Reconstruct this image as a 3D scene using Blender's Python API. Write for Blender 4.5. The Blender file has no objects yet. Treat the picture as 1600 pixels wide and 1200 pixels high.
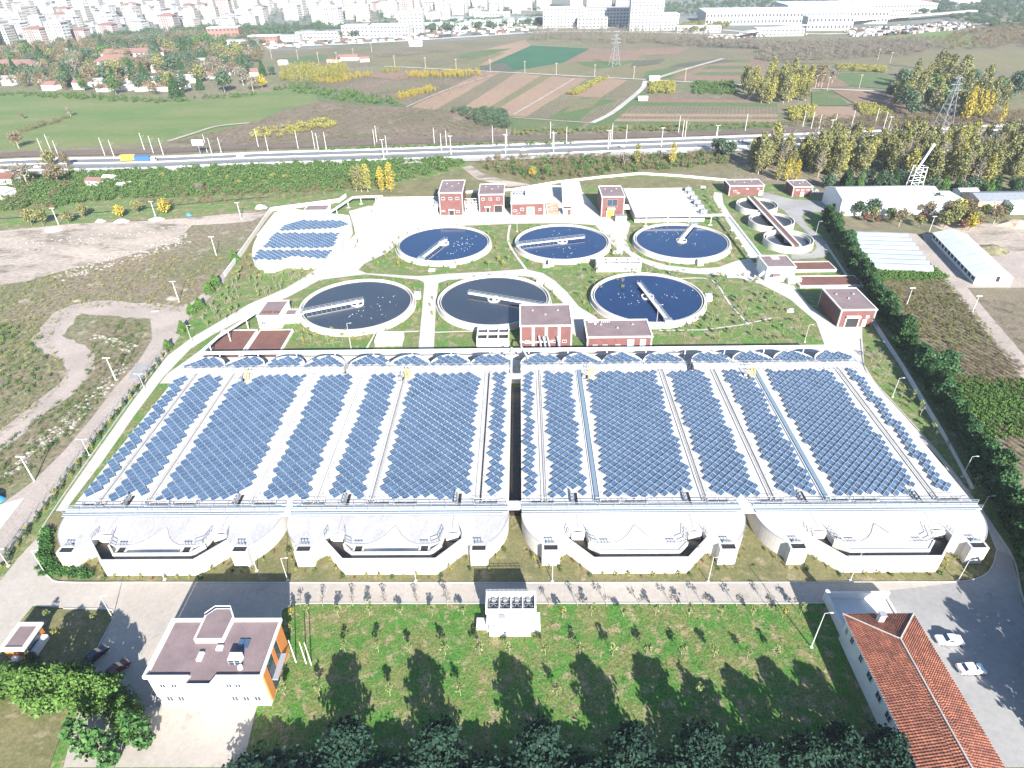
import bpy, math, random
import numpy as np
from mathutils import Vector, Matrix

random.seed(7)
rng = np.random.default_rng(7)
S = bpy.context.scene
COL = S.collection

# ------------------------------------------------------------------ camera
F, PITCH, ROLL, YAW, CH = 1004.91, math.radians(34.0567), math.radians(1.1899), math.radians(1.1495), 100.0
_cy, _sy, _cp, _sp, _cr, _sr = math.cos(YAW), math.sin(YAW), math.cos(PITCH), math.sin(PITCH), math.cos(ROLL), math.sin(ROLL)
_r0 = Vector((_cy, _sy, 0)); _f0 = Vector((-_sy*_cp, _cy*_cp, -_sp)); _u0 = Vector((-_sy*_sp, _cy*_sp, _cp))
_R = _cr*_r0 - _sr*_u0; _U = _sr*_r0 + _cr*_u0
cam_d = bpy.data.cameras.new('camera'); cam = bpy.data.objects.new('camera', cam_d); COL.objects.link(cam)
cam_d.sensor_width = 36.0; cam_d.lens = 36.0*F/1600.0; cam_d.clip_start = 0.5; cam_d.clip_end = 40000
cam.matrix_world = Matrix(((_R.x, _U.x, -_f0.x, 0), (_R.y, _U.y, -_f0.y, 0), (_R.z, _U.z, -_f0.z, CH), (0, 0, 0, 1)))
S.camera = cam

# ------------------------------------------------------------------ light
SUN = Vector((5.6, -18.0, 9.4)).normalized()
w = bpy.data.worlds.new("World"); S.world = w; w.use_nodes = True
nt = w.node_tree; bg = nt.nodes['Background']
sky = nt.nodes.new('ShaderNodeTexSky'); sky.sky_type = 'NISHITA'; sky.sun_disc = False
sky.sun_elevation = math.asin(SUN.z); sky.sun_rotation = math.atan2(SUN.x, SUN.y)
sky.air_density = 1.3; sky.dust_density = 0.6; sky.ozone_density = 5.0
nt.links.new(sky.outputs[0], bg.inputs[0]); bg.inputs[1].default_value = 0.07
sd = bpy.data.lights.new('sun', 'SUN'); sd.energy = 4.9; sd.angle = math.radians(0.55); sd.color = (1.0, 0.95, 0.87)
so = bpy.data.objects.new('sun', sd); COL.objects.link(so); so.location = (60, -200, 150)
so.rotation_euler = SUN.to_track_quat('Z', 'Y').to_euler()
vs = S.view_settings; vs.view_transform = 'Standard'; vs.look = 'None'; vs.exposure = 1.76; vs.gamma = 1.0; vs.use_curve_mapping = False

def g(px, py, z=0.0):
    """point of the plane at height z seen at this spot of the photograph"""
    u = (px-800)/F; v = (py-600)/F
    d = _R*u - _U*v + _f0
    t = (z-CH)/d.z
    return (d.x*t, d.y*t)
def G(pts, z=0.0): return [g(x, y, z) for x, y in pts]

# ------------------------------------------------------------------ naming helpers
def tag(o, label=None, cat=None, group=None, kind=None):
    if label: o['label'] = label
    if cat: o['category'] = cat
    if group: o['group'] = group
    if kind: o['kind'] = kind
    return o
def thing(name, label, cat, loc=(0, 0, 0), rz=0.0, group=None):
    o = bpy.data.objects.new(name, None); COL.objects.link(o); o.empty_display_size = 0.3
    o.location = loc; o.rotation_euler = (0, 0, rz)
    return tag(o, label, cat, group)
def dup(o, loc=None, rz=None, label=None, group=None, parent=None, scale=None):
    c = o.copy(); COL.objects.link(c); c.parent = parent
    if loc is not None: c.location = loc
    if rz is not None: c.rotation_euler = (0, 0, rz)
    if scale is not None: c.scale = scale if hasattr(scale, '__len__') else (scale,)*3
    if label: c['label'] = label
    if group: c['group'] = group
    for ch in KIDS.get(o.name, []):
        k = dup(ch, parent=c)
        KIDS.setdefault(c.name, []).append(k)
    return c
KIDS = {}
ONES = 'zero first second third fourth fifth sixth seventh eighth ninth tenth eleventh twelfth thirteenth fourteenth fifteenth sixteenth seventeenth eighteenth nineteenth'.split()
TENS = {2: 'twenty', 3: 'thirty', 4: 'forty', 5: 'fifty', 6: 'sixty', 7: 'seventy', 8: 'eighty', 9: 'ninety'}
def nth(n):
    if n < 20: return ONES[n]
    if n < 100:
        t, r = divmod(n, 10)
        return TENS[t] + '-' + ONES[r] if r else TENS[t][:-1] + 'ieth'
    h, r = divmod(n, 100)
    hw = ['', 'one', 'two', 'three', 'four'][h] + '-hundred'
    return hw + '-and-' + nth(r) if r else hw + 'th'

# ------------------------------------------------------------------ materials
def _rgb(c): return (c[0], c[1], c[2], 1)
def mat(name, c1, c2=None, scale=0.3, rough=0.8, c3=None, scale3=None, t3=0.58, fine=0.0, bump=0.0, metal=0.0, island=0.0, stretch=None, spec=0.4, wave=None, lo=0.38, hi=0.62, coat=0.0):
    m = bpy.data.materials.new(name); m.use_nodes = True
    n = m.node_tree.nodes; l = m.node_tree.links; b = n['Principled BSDF']
    b.inputs['Roughness'].default_value = rough; b.inputs['Metallic'].default_value = metal
    b.inputs['Specular IOR Level'].default_value = spec; b.inputs['Coat Weight'].default_value = coat
    geo = n.new('ShaderNodeNewGeometry'); pos = geo.outputs['Position']
    if stretch:
        mp = n.new('ShaderNodeMapping'); mp.inputs['Scale'].default_value = stretch[:3]
        if len(stretch) > 3: mp.inputs['Rotation'].default_value = (0, 0, stretch[3])
        l.new(pos, mp.inputs[0]); pos = mp.outputs[0]
    def noise(sc, det=5.0, ro=0.6):
        t = n.new('ShaderNodeTexNoise'); t.inputs['Scale'].default_value = sc; t.inputs['Detail'].default_value = det
        t.inputs['Roughness'].default_value = ro; l.new(pos, t.inputs['Vector']); return t.outputs[0]
    def ramp(fac, a, z):
        r = n.new('ShaderNodeMapRange'); r.inputs[1].default_value = a; r.inputs[2].default_value = z; l.new(fac, r.inputs[0]); return r.outputs[0]
    def mix(fac, a, c, mode='MIX'):
        x = n.new('ShaderNodeMix'); x.data_type = 'RGBA'; x.blend_type = mode
        if hasattr(fac, 'default_value') or hasattr(fac, 'links'): l.new(fac, x.inputs[0])
        else: x.inputs[0].default_value = fac
        for s, i in ((a, 6), (c, 7)):
            if isinstance(s, tuple): x.inputs[i].default_value = _rgb(s)
            else: l.new(s, x.inputs[i])
        return x.outputs[2]
    col = tuple(c1)
    if c2 is not None: col = mix(ramp(noise(scale), lo, hi), tuple(c1), tuple(c2))
    if c3 is not None: col = mix(ramp(noise(scale3 or scale*2.3, 7, 0.7), t3, t3+0.1), col, tuple(c3))
    if wave:   # (scale, angle, colour, strength): planted rows
        mp = n.new('ShaderNodeMapping'); mp.inputs['Rotation'].default_value = (0, 0, wave[1]); l.new(geo.outputs['Position'], mp.inputs[0])
        wv = n.new('ShaderNodeTexWave'); wv.inputs['Scale'].default_value = wave[0]; wv.inputs['Distortion'].default_value = 1.5; wv.inputs['Detail'].default_value = 2
        wv.inputs['Detail Scale'].default_value = 0.6
        l.new(mp.outputs[0], wv.inputs[0])
        mm = n.new('ShaderNodeMath'); mm.operation = 'MULTIPLY'; mm.inputs[1].default_value = wave[3]; l.new(wv.outputs[1], mm.inputs[0])
        col = mix(mm.outputs[0], col, tuple(wave[2]))
    def vary(src, amt, col):
        r = n.new('ShaderNodeMapRange'); r.inputs[3].default_value = 1-amt; r.inputs[4].default_value = 1+amt; l.new(src, r.inputs[0])
        cc = n.new('ShaderNodeCombineColor')
        for i in range(3): l.new(r.outputs[0], cc.inputs[i])
        return mix(1.0, col, cc.outputs[0], 'MULTIPLY')
    if fine: col = vary(ramp(noise(scale*17 if scale*17 < 9 else 9, 6, 0.75), 0.3, 0.7), fine, col)
    if island: col = vary(geo.outputs['Random Per Island'], island, col)
    if isinstance(col, tuple): b.inputs['Base Color'].default_value = _rgb(col)
    else: l.new(col, b.inputs['Base Color'])
    if bump:
        bp = n.new('ShaderNodeBump'); bp.inputs['Strength'].default_value = 0.6; bp.inputs['Distance'].default_value = bump
        l.new(noise(max(scale*9, 0.8)), bp.inputs['Height']); l.new(bp.outputs[0], b.inputs['Normal'])
    return m

M = {}
M['concrete'] = mat('concrete', (.50, .48, .45), (.42, .40, .375), .12, .85, c3=(.30, .27, .24), scale3=.5, t3=.64, fine=.10)
M['road'] = mat('road_concrete', (.345, .31, .275), (.30, .27, .24), .08, .9, c3=(.235, .21, .19), scale3=.25, t3=.60, fine=.12, stretch=(1, 1, 1))
M['lot'] = mat('lot_paving', (.27, .265, .26), (.22, .215, .215), .07, .9, c3=(.17, .165, .165), scale3=.2, t3=.6, fine=.12)
M['roofslab'] = mat('roof_concrete', (.52, .49, .465), (.45, .425, .405), .15, .85, c3=(.33, .30, .28), scale3=.6, t3=.62, fine=.14)
M['oldslab'] = mat('weathered_concrete', (.41, .40, .405), (.34, .33, .335), .2, .9, c3=(.26, .25, .245), scale3=.7, t3=.6, fine=.2, stretch=(1, .35, 1))
M['innerroad'] = mat('inner_concrete', (.44, .41, .38), (.38, .355, .33), .08, .9, c3=(.31, .285, .26), scale3=.25, t3=.6, fine=.12)
M['beamblue'] = mat('pale_grey_blue_paint', (.27, .32, .37), None, 1, .5)
M['kerb'] = mat('kerb', (.42, .41, .39), (.34, .33, .31), .4, .9)
M['white'] = mat('white_plaster', (.62, .61, .59), (.56, .55, .53), .3, .75, fine=.05)
M['whitemetal'] = mat('white_metal', (.60, .61, .62), None, .3, .45)
M['roofmetal'] = mat('metal_roofing', (.56, .58, .60), (.50, .51, .53), .15, .4, fine=.08)
M['steel'] = mat('galvanised_steel', (.23, .25, .28), (.19, .205, .23), .8, .5)
M['brick'] = mat('brick_red', (.145, .060, .054), (.115, .050, .046), .5, .85, fine=.12)
M['brickdark'] = mat('brick_brown', (.17, .05, .045), (.13, .04, .035), .5, .85)
M['membrane'] = mat('roof_membrane', (.19, .14, .145), (.155, .115, .12), .25, .9, c3=(.125, .095, .10), scale3=.5, t3=.6, fine=.2)
M['redbed'] = mat('sludge_bed', (.15, .065, .052), (.115, .055, .045), .3, .95, fine=.25)
M['greytrim'] = mat('grey_trim', (.25, .255, .27), None, .4, .6)
M['dark'] = mat('dark_opening', (.02, .021, .024), None, 1, .6)
M['glass'] = mat('window_glass', (.03, .045, .07), None, 1, .08, spec=.6)
M['water'] = mat('clarifier_water', (.006, .020, .07), (.008, .026, .08), .05, .10, spec=.5, fine=.12)
M['graywater'] = mat('settling_water', (.035, .042, .055), (.025, .032, .045), .05, .12, spec=.5)
M['sludge'] = mat('sludge', (.018, .015, .013), (.028, .022, .018), .3, .35)
M['foam'] = mat('foam', (.6, .62, .62), None, 1, .8)
M['panel'] = mat('solar_cell', (.038, .070, .125), (.055, .095, .16), .35, .25, spec=.6, island=.2, coat=.3)
M['frame'] = mat('panel_frame', (.55, .58, .62), None, 1, .35, metal=.3)
M['yellow'] = mat('yellow_paint', (.75, .48, .05), None, 1, .5)
M['blue'] = mat('blue_paint', (.03, .10, .42), None, 1, .5)
M['cyan'] = mat('pale_blue_paint', (.15, .21, .27), None, 1, .5)
M['orange'] = mat('orange_panel', (.46, .17, .045), None, 1, .6)
M['red'] = mat('red_paint', (.55, .03, .02), None, 1, .5)
M['tile'] = mat('roof_tile', (.235, .085, .05), (.165, .06, .04), .5, .85, fine=.35, island=.3)
M['cityroof'] = mat('city_tile_roof', (.20, .105, .09), (.17, .10, .085), .02, .9)
M['grayroof'] = mat('city_gray_roof', (.30, .30, .31), (.24, .24, .25), .02, .9)
M['lawn'] = mat('lawn', (.068, .150, .026), (.125, .135, .05), .11, .95, c3=(.22, .18, .115), scale3=.30, t3=.51, fine=.6, bump=.12)
M['lawnbright'] = mat('lawn_front', (.048, .138, .018), (.115, .135, .04), .20, .95, c3=(.21, .175, .095), scale3=.45, t3=.52, fine=.75, bump=.3, lo=.42, hi=.6)
M['drygrass'] = mat('dry_grass', (.145, .13, .06), (.10, .105, .042), .13, .95, c3=(.22, .18, .11), scale3=.3, t3=.55, fine=.4, bump=.12)
M['weeds'] = mat('weed_ground', (.17, .135, .095), (.12, .125, .06), .035, .97, c3=(.27, .23, .18), scale3=.11, t3=.56, fine=.65, bump=.3)
M['scrub'] = mat('scrub_ground', (.15, .11, .085), (.10, .09, .05), .02, .97, c3=(.20, .16, .12), scale3=.05, t3=.57, fine=.45, bump=.4)
M['rubble'] = mat('pale_dirt', (.37, .31, .265), (.27, .23, .195), .045, .95, c3=(.15, .13, .10), scale3=.07, t3=.52, fine=.4, bump=.15, stretch=(.6, 1.3, 1))
M['track'] = mat('dirt_track', (.33, .28, .25), (.27, .23, .205), .08, .95, c3=(.20, .175, .145), scale3=.2, t3=.62, fine=.22)
M['base'] = mat('base_ground', (.11, .115, .055), (.155, .13, .085), .012, .97, c3=(.06, .09, .03), scale3=.03, t3=.58, fine=.4)
M['meadow'] = mat('meadow', (.075, .13, .03), (.125, .145, .05), .012, .97, c3=(.15, .15, .07), scale3=.02, t3=.58, fine=.2, stretch=(1, 2.6, 1))
M['asphalt'] = mat('asphalt', (.15, .155, .17), (.13, .135, .15), .05, .9, fine=.12)
M['ballast'] = mat('rail_ballast', (.13, .095, .075), (.105, .08, .065), .05, .95, fine=.3)
M['rail'] = mat('rail_steel', (.20, .15, .12), None, 1, .5, metal=.5)
M['paint'] = mat('road_paint', (.7, .7, .68), None, 1, .7)
M['gravel'] = mat('white_gravel', (.40, .38, .36), (.31, .295, .275), .05, .95, fine=.2)
M['plough'] = mat('ploughed_soil', (.25, .17, .115), (.21, .145, .10), .01, .97, fine=.15, wave=(.18, 1.0, (.19, .13, .09), .6))
M['plough2'] = mat('ploughed_reddish_soil', (.185, .12, .085), (.15, .10, .07), .01, .97, fine=.2)
M['cropgreen'] = mat('crop_dark_green', (.014, .075, .035), (.02, .09, .04), .02, .97, fine=.25)
M['cropolive'] = mat('crop_olive', (.105, .11, .045), (.14, .125, .06), .02, .97, c3=(.06, .085, .03), scale3=.04, fine=.3, wave=(.14, .25, (.14, .115, .07), .6))
M['cropbrown'] = mat('crop_brown', (.165, .13, .085), (.12, .11, .065), .02, .97, fine=.35, wave=(.12, .3, (.075, .075, .04), .6))
M['fieldgreen'] = mat('field_green', (.055, .10, .03), (.08, .11, .04), .02, .97, c3=(.13, .11, .06), scale3=.03, t3=.56, fine=.25)
M['cropdark'] = mat('crop_dark_plot', (.07, .075, .055), (.09, .085, .055), .02, .97, fine=.4, wave=(.15, .4, (.05, .055, .04), .5))
M['soilrow'] = mat('nursery_soil', (.17, .135, .10), (.13, .115, .07), .1, .97, fine=.4)
M['citygnd'] = mat('city_ground', (.15, .15, .145), (.09, .11, .07), .006, .95, c3=(.24, .23, .22), scale3=.015, t3=.56, fine=.3)
M['bark'] = mat('bark', (.20, .165, .13), (.14, .11, .09), 1, .95)
M['barkpale'] = mat('pale_bark', (.36, .31, .25), (.27, .23, .18), 1, .9)
def leaf(name, c1, c2, sc=.5): return mat(name, c1, c2, sc, .85, island=.38, spec=.25)
M['lf_dark'] = leaf('leaf_conifer', (.020, .055, .018), (.035, .085, .025))
M['lf_evergreen'] = leaf('leaf_evergreen', (.028, .078, .03), (.042, .10, .034))
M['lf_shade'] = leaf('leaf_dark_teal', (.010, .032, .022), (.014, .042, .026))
M['lf_hedge'] = leaf('leaf_hedge', (.028, .085, .022), (.05, .12, .03))
M['lf_green'] = leaf('leaf_green', (.045, .10, .025), (.075, .12, .035))
M['lf_olive'] = leaf('leaf_olive', (.165, .165, .062), (.125, .13, .05))
M['lf_pale'] = leaf('leaf_pale_green', (.17, .20, .08), (.13, .165, .06))
M['lf_bright'] = leaf('leaf_bright_green', (.08, .155, .03), (.055, .115, .025))
M['lf_gold'] = leaf('leaf_gold', (.34, .26, .03), (.24, .21, .04))
M['lf_yel'] = leaf('leaf_yellowish', (.24, .22, .05), (.16, .165, .045))
M['lf_brown'] = leaf('leaf_brown', (.16, .12, .075), (.12, .105, .055))
M['lf_red'] = leaf('leaf_red', (.16, .055, .04), (.10, .06, .035))
M['lf_gray'] = leaf('leaf_grey', (.17, .15, .12), (.125, .115, .09))
M['lf_blue'] = leaf('leaf_bluish', (.045, .08, .05), (.06, .095, .05))
M['rock'] = mat('rock', (.27, .25, .225), (.20, .185, .165), .6, .95)
M['plastic'] = mat('greenhouse_film', (.25, .28, .31), (.21, .24, .27), .1, .35, spec=.4)
M['carwhite'] = mat('car_white', (.75, .76, .78), None, 1, .25, coat=.5)
M['cardark'] = mat('car_dark', (.015, .02, .035), None, 1, .2, coat=.6)
M['carred'] = mat('car_maroon', (.10, .012, .02), None, 1, .2, coat=.6)
M['tyre'] = mat('tyre', (.02, .02, .02), None, 1, .9)
M['skyblue'] = mat('blue_tarp', (.03, .2, .6), None, 1, .6)
M['rust'] = mat('rust', (.42, .20, .10), (.5, .42, .36), .4, .8)
for k_, c_ in {'cw1': (.42, .42, .41), 'cw2': (.40, .36, .32), 'cw3': (.36, .29, .27), 'cw4': (.35, .34, .30), 'cw5': (.24, .12, .09)}.items():
    M[k_] = mat('city_wall_' + {'cw1': 'white', 'cw2': 'cream', 'cw3': 'pink', 'cw4': 'ivory', 'cw5': 'terracotta'}[k_], c_, tuple(v*.85 for v in c_), .01, .85)
M['citywin'] = mat('far_window', (.05, .06, .08), None, 1, .3)

# ------------------------------------------------------------------ mesh builder
class MB:
    def __init__(s): s.v = []; s.f = []; s.m = []
    def add(s, vs, fs, mi=0):
        k = len(s.v); s.v += [tuple(p) for p in vs]
        for f in fs: s.f.append(tuple(i+k for i in f)); s.m.append(mi)
        return s
    def box(s, x0, x1, y0, y1, z0, z1, mi=0, top=None, bottom=True):
        fs = [(0, 1, 5, 4), (1, 2, 6, 5), (2, 3, 7, 6), (3, 0, 4, 7)]
        s.add([(x0, y0, z0), (x1, y0, z0), (x1, y1, z0), (x0, y1, z0), (x0, y0, z1), (x1, y0, z1), (x1, y1, z1), (x0, y1, z1)], fs + ([(3, 2, 1, 0)] if bottom else []), mi)
        s.f.append(tuple(len(s.v)-8+i for i in (4, 5, 6, 7))); s.m.append(mi if top is None else top)
        return s
    def obox(s, c, d, l, wd, h, z, mi=0):
        """box centred at c (x,y), along direction d, length l, width wd, from z up h"""
        dx, dy = d; n = math.hypot(dx, dy); dx /= n; dy /= n
        P = [(c[0]+a*dx*l/2-b*dy*wd/2, c[1]+a*dy*l/2+b*dx*wd/2) for a, b in ((-1, -1), (1, -1), (1, 1), (-1, 1))]
        return s.prism(P, z, z+h, mi)
    def prism(s, poly, z0, z1, mi=0, top=None, cap=True):
        a = sum(poly[i][0]*poly[(i+1) % len(poly)][1]-poly[(i+1) % len(poly)][0]*poly[i][1] for i in range(len(poly)))
        if a < 0: poly = poly[::-1]
        n = len(poly)
        s.add([(x, y, z0) for x, y in poly] + [(x, y, z1) for x, y in poly], [(i, (i+1) % n, (i+1) % n+n, i+n) for i in range(n)], mi)
        if cap: s.f.append(tuple(len(s.v)-n+i for i in range(n))); s.m.append(mi if top is None else top)
        return s
    def tube(s, p, q, r, n=5, mi=0, r2=None):
        p = Vector(p); q = Vector(q); d = (q-p)
        if d.length < 1e-6: return s
        d.normalize(); a = d.orthogonal().normalized(); b = d.cross(a); r2 = r if r2 is None else r2
        vs = [p+(a*math.cos(t)+b*math.sin(t))*r for t in [2*math.pi*i/n for i in range(n)]] + [q+(a*math.cos(t)+b*math.sin(t))*r2 for t in [2*math.pi*i/n for i in range(n)]]
        return s.add(vs, [(i, (i+1) % n, (i+1) % n+n, i+n) for i in range(n)] + [tuple(range(n))[::-1], tuple(range(n, 2*n))], mi)
    def path(s, pts, r, n=5, mi=0):
        for a, b in zip(pts, pts[1:]): s.tube(a, b, r, n, mi)
        return s
    def cyl(s, x, y, z0, z1, r0, r1=None, n=12, mi=0): return s.tube((x, y, z0), (x, y, z1), r0, n, mi, r1)
    def ring(s, cx, cy, r0, r1, z0, z1, n=64, mi=0, a0=0, a1=2*math.pi):
        k = n if a1-a0 >= 2*math.pi-1e-6 else n+1
        P = []
        for i in range(k):
            t = a0+(a1-a0)*i/n; c, q = math.cos(t), math.sin(t)
            P += [(cx+r0*c, cy+r0*q, z0), (cx+r1*c, cy+r1*q, z0), (cx+r1*c, cy+r1*q, z1), (cx+r0*c, cy+r0*q, z1)]
        fs = []
        for i in range(n):
            j = (i+1) % k
            for e in range(4): fs.append((4*i+e, 4*j+e, 4*j+(e+1) % 4, 4*i+(e+1) % 4)[::-1])
        return s.add(P, [f[::-1] for f in fs], mi)
    def disc(s, cx, cy, r, z, n=48, mi=0):
        return s.add([(cx+r*math.cos(2*math.pi*i/n), cy+r*math.sin(2*math.pi*i/n), z) for i in range(n)], [tuple(range(n))], mi)
    def rail(s, pts, h=1.0, r=0.035, step=2.5, mi=0):
        for a, b in zip(pts, pts[1:]):
            a = Vector(a); b = Vector(b); n = max(1, int((b-a).length/step))
            for zz in (h, h*.5): s.tube(a+Vector((0, 0, zz)), b+Vector((0, 0, zz)), r, 4, mi)
            for i in range(n+1):
                p = a.lerp(b, i/n); s.tube(p, p+Vector((0, 0, h)), r, 4, mi)
        return s
    def mesh(s, name, mats, off=(0, 0, 0), smooth=False):
        me = bpy.data.meshes.new(name)
        me.from_pydata([(x-off[0], y-off[1], z-off[2]) for x, y, z in s.v], [], s.f)
        for m in mats: me.materials.append(M[m] if isinstance(m, str) else m)
        if len(mats) > 1: me.polygons.foreach_set('material_index', s.m)
        if smooth: me.polygons.foreach_set('use_smooth', [True]*len(s.f))
        me.update(); return me
    def build(s, name, mats, parent=None, smooth=False, origin=None):
        if isinstance(mats, str): mats = [mats]
        if parent is None and origin is None:
            a = np.array(s.v); lo, hi = a.min(0), a.max(0); origin = ((lo[0]+hi[0])/2, (lo[1]+hi[1])/2, lo[2])
        if parent is not None and origin is None:
            p = parent; origin = Vector((0, 0, 0))
            while p is not None: origin = origin + p.location; p = p.parent
        o = bpy.data.objects.new(name, s.mesh(name, mats, origin, smooth)); COL.objects.link(o)
        if parent is None: o.location = origin
        else: o.parent = parent; KIDS.setdefault(parent.name, []).append(o)
        return o
    def local(s, name, mats, parent, smooth=False): return s.build(name, mats, parent, smooth, origin=(0, 0, 0))
def part(name, me, parent, loc=(0, 0, 0), rot=None):
    o = bpy.data.objects.new(name, me); COL.objects.link(o); o.parent = parent; o.location = loc
    if rot: o.rotation_euler = rot
    KIDS.setdefault(parent.name, []).append(o); return o

_z = [0.0]
def sheet(name, poly, material, px=True, z=None, kind='structure'):
    _z[0] += 0.006
    P = G(poly) if px else poly
    zz = _z[0] if z is None else z
    mb = MB(); mb.add([(x, y, zz) for x, y in P], [tuple(range(len(P)))])
    n_ = mb.build(name, [material], origin=(P[0][0], P[0][1], 0))
    me = n_.data
    if me.polygons[0].normal.z < 0: me.flip_normals()
    n_['kind'] = kind
    return n_
def smoothline(pts, k=4):
    out = []
    P = [pts[0]] + list(pts) + [pts[-1]]
    for i in range(1, len(P)-2):
        p0, p1, p2, p3 = [np.array(P[j], float) for j in (i-1, i, i+1, i+2)]
        for t in np.arange(k)/k:
            out.append(tuple(.5*((2*p1)+(-p0+p2)*t+(2*p0-5*p1+4*p2-p3)*t*t+(-p0+3*p1-3*p2+p3)*t**3)))
    out.append(tuple(pts[-1])); return out
def ribbon(name, pts, width, material, px=True, z=None, z0=None, smooth=True, kind='structure', jag=0.0):
    P = G(pts) if px else pts
    if smooth and len(P) > 2: P = smoothline(P)
    L, R = [], []
    for i, p in enumerate(P):
        a = np.array(P[max(i-1, 0)]); b = np.array(P[min(i+1, len(P)-1)]); d = b-a; d = d/np.hypot(*d); n = np.array([-d[1], d[0]])
        ww = width if not hasattr(width, '__len__') else width[0]+(width[1]-width[0])*i/(len(P)-1)
        ww *= 1+jag*(random.random()-.5)
        L.append(tuple(np.array(p)+n*ww/2)); R.append(tuple(np.array(p)-n*ww/2))
    _z[0] += 0.006
    zz = _z[0] if z is None else z
    mb = MB(); k = len(P)
    if z0 is None:
        mb.add([(x, y, zz) for x, y in L]+[(x, y, zz) for x, y in R], [(i, i+k, i+1+k, i+1) for i in range(k-1)])
    else:
        mb.prism(L+R[::-1], z0, zz)
    o = mb.build(name, [material]); 
    if kind: o['kind'] = kind
    return o
def inpoly(x, y, P):
    P = np.array(P); c = np.zeros(np.shape(x), bool); n = len(P)
    for i in range(n):
        x1, y1 = P[i]; x2, y2 = P[(i+1) % n]
        with np.errstate(all='ignore'):
            c ^= ((y1 > y) != (y2 > y)) & (x < (x2-x1)*(y-y1)/((y2-y1) if y2 != y1 else 1e-9)+x1)
    return c
def spots(poly, n, px=True, seed=None):
    r = np.random.default_rng(seed if seed is not None else rng.integers(1 << 30))
    P = np.array(G(poly) if px else poly); lo, hi = P.min(0), P.max(0); out = np.zeros((0, 2))
    while len(out) < n:
        q = r.uniform(lo, hi, (max(n*2, 64), 2)); out = np.concatenate([out, q[inpoly(q[:, 0], q[:, 1], P)]])
    return out[:n]
def bulk(name, verts, quads, material, kind='stuff', sides=4):
    """one mesh from numpy arrays of faces"""
    me = bpy.data.meshes.new(name); nv, nf = len(verts), len(quads)
    me.vertices.add(nv); me.vertices.foreach_set('co', verts.astype(np.float32).ravel())
    me.loops.add(nf*sides); me.loops.foreach_set('vertex_index', quads.astype(np.int32).ravel())
    me.polygons.add(nf); me.polygons.foreach_set('loop_start', np.arange(0, nf*sides, sides, dtype=np.int32))
    me.materials.append(M[material]); me.update(calc_edges=True)
    return me
def leaves(centers, size, seed=0, flat=0.0):
    """random quads (one small leaf clump each) at the centres"""
    r = np.random.default_rng(seed); n = len(centers)
    a = r.normal(size=(n, 3)); a /= np.linalg.norm(a, axis=1)[:, None]
    a[:, 2] *= (1-flat); a /= np.linalg.norm(a, axis=1)[:, None]+1e-9
    b = r.normal(size=(n, 3)); b = np.cross(a, b); b /= np.linalg.norm(b, axis=1)[:, None]+1e-9
    s = (size*(0.6+0.8*r.random(n)))[:, None]
    a = a*s*.5; b = b*s*.38
    V = np.stack([centers-a-b*.6, centers-b+a*.2, centers+a+b*.5, centers+b-a*.3], 1).reshape(-1, 3)
    return V, np.arange(4*n).reshape(n, 4)
def clump_pts(n, k, rx, rz, zc, cr, seed, taper=0.0, top=1.0):
    """points on k clumps spread in an ellipsoid-like crown"""
    r = np.random.default_rng(seed); C = []
    while len(C) < k:
        p = r.uniform(-1, 1, 3)
        if (p**2).sum() < 1: C.append(p)
    C = np.array(C); h = (C[:, 2]+1)/2; f = 1-taper*h
    C = np.stack([C[:, 0]*rx*f, C[:, 1]*rx*f, zc+C[:, 2]*rz], 1)
    i = r.integers(0, k, n); d = r.normal(size=(n, 3)); d /= np.linalg.norm(d, axis=1)[:, None]
    rad = cr*(.55+.5*r.random((n, 1)))*(1-taper*.6*h[i][:, None])
    return C[i]+d*rad

# ================================================================== GROUND
sheet('ground', [(-6000, -600), (6000, -600), (6000, 9000), (-6000, 9000)], 'base', px=False, z=0)
# far plain
sheet('city_ground', [(-900, -30), (2500, -30), (1700, 0), (1420, 45), (1180, 52), (1000, 50), (860, 52), (600, 72), (400, 80), (330, 70), (200, 100), (-300, 100)], 'citygnd')
sheet('meadow', [(-300, 128), (-60, 140), (0, 145), (100, 148), (200, 156), (250, 160), (330, 157), (400, 145), (480, 138), (502, 152), (497, 160), (470, 167), (430, 180), (400, 190), (330, 207), (262, 222), (150, 228), (0, 235), (-400, 240)], 'meadow')
sheet('scrub_mound', [(262, 224), (330, 208), (400, 191), (440, 172), (500, 158), (560, 164), (640, 168), (700, 172), (760, 190), (800, 212), (640, 218), (400, 228)], 'scrub')
sheet('field', [(490, 138), (560, 145), (640, 158), (700, 172), (640, 168), (560, 164), (497, 158)], 'fieldgreen')
sheet('field', [(480, 134), (540, 118), (640, 108), (800, 108), (750, 125), (640, 165), (560, 145)], 'scrub')
sheet('field', [(420, 80), (560, 72), (800, 60), (830, 60), (800, 82), (690, 105), (560, 102), (430, 98)], 'cropbrown')
sheet('field', [(690, 105), (740, 82), (820, 62), (830, 72), (810, 90), (790, 100)], 'plough')
sheet('field', [(560, 92), (690, 86), (790, 82), (735, 108), (600, 104)], 'cropolive')
sheet('field', [(760, 102), (830, 71), (922, 76), (905, 88), (880, 98), (800, 111)], 'cropgreen')
sheet('field', [(880, 98), (922, 76), (1010, 80), (990, 96), (940, 104)], 'plough2')
sheet('field', [(800, 112), (880, 99), (930, 106), (900, 122), (800, 116)], 'cropolive')
sheet('field', [(895, 97), (1000, 94), (990, 102), (930, 108)], 'fieldgreen')
sheet('field', [(930, 122), (960, 106), (1010, 92), (1140, 92), (1130, 100), (1080, 112), (1060, 124)], 'cropolive')
sheet('field', [(900, 60), (1180, 62), (1200, 92), (1010, 92), (1000, 80), (920, 74)], 'cropbrown')
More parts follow.
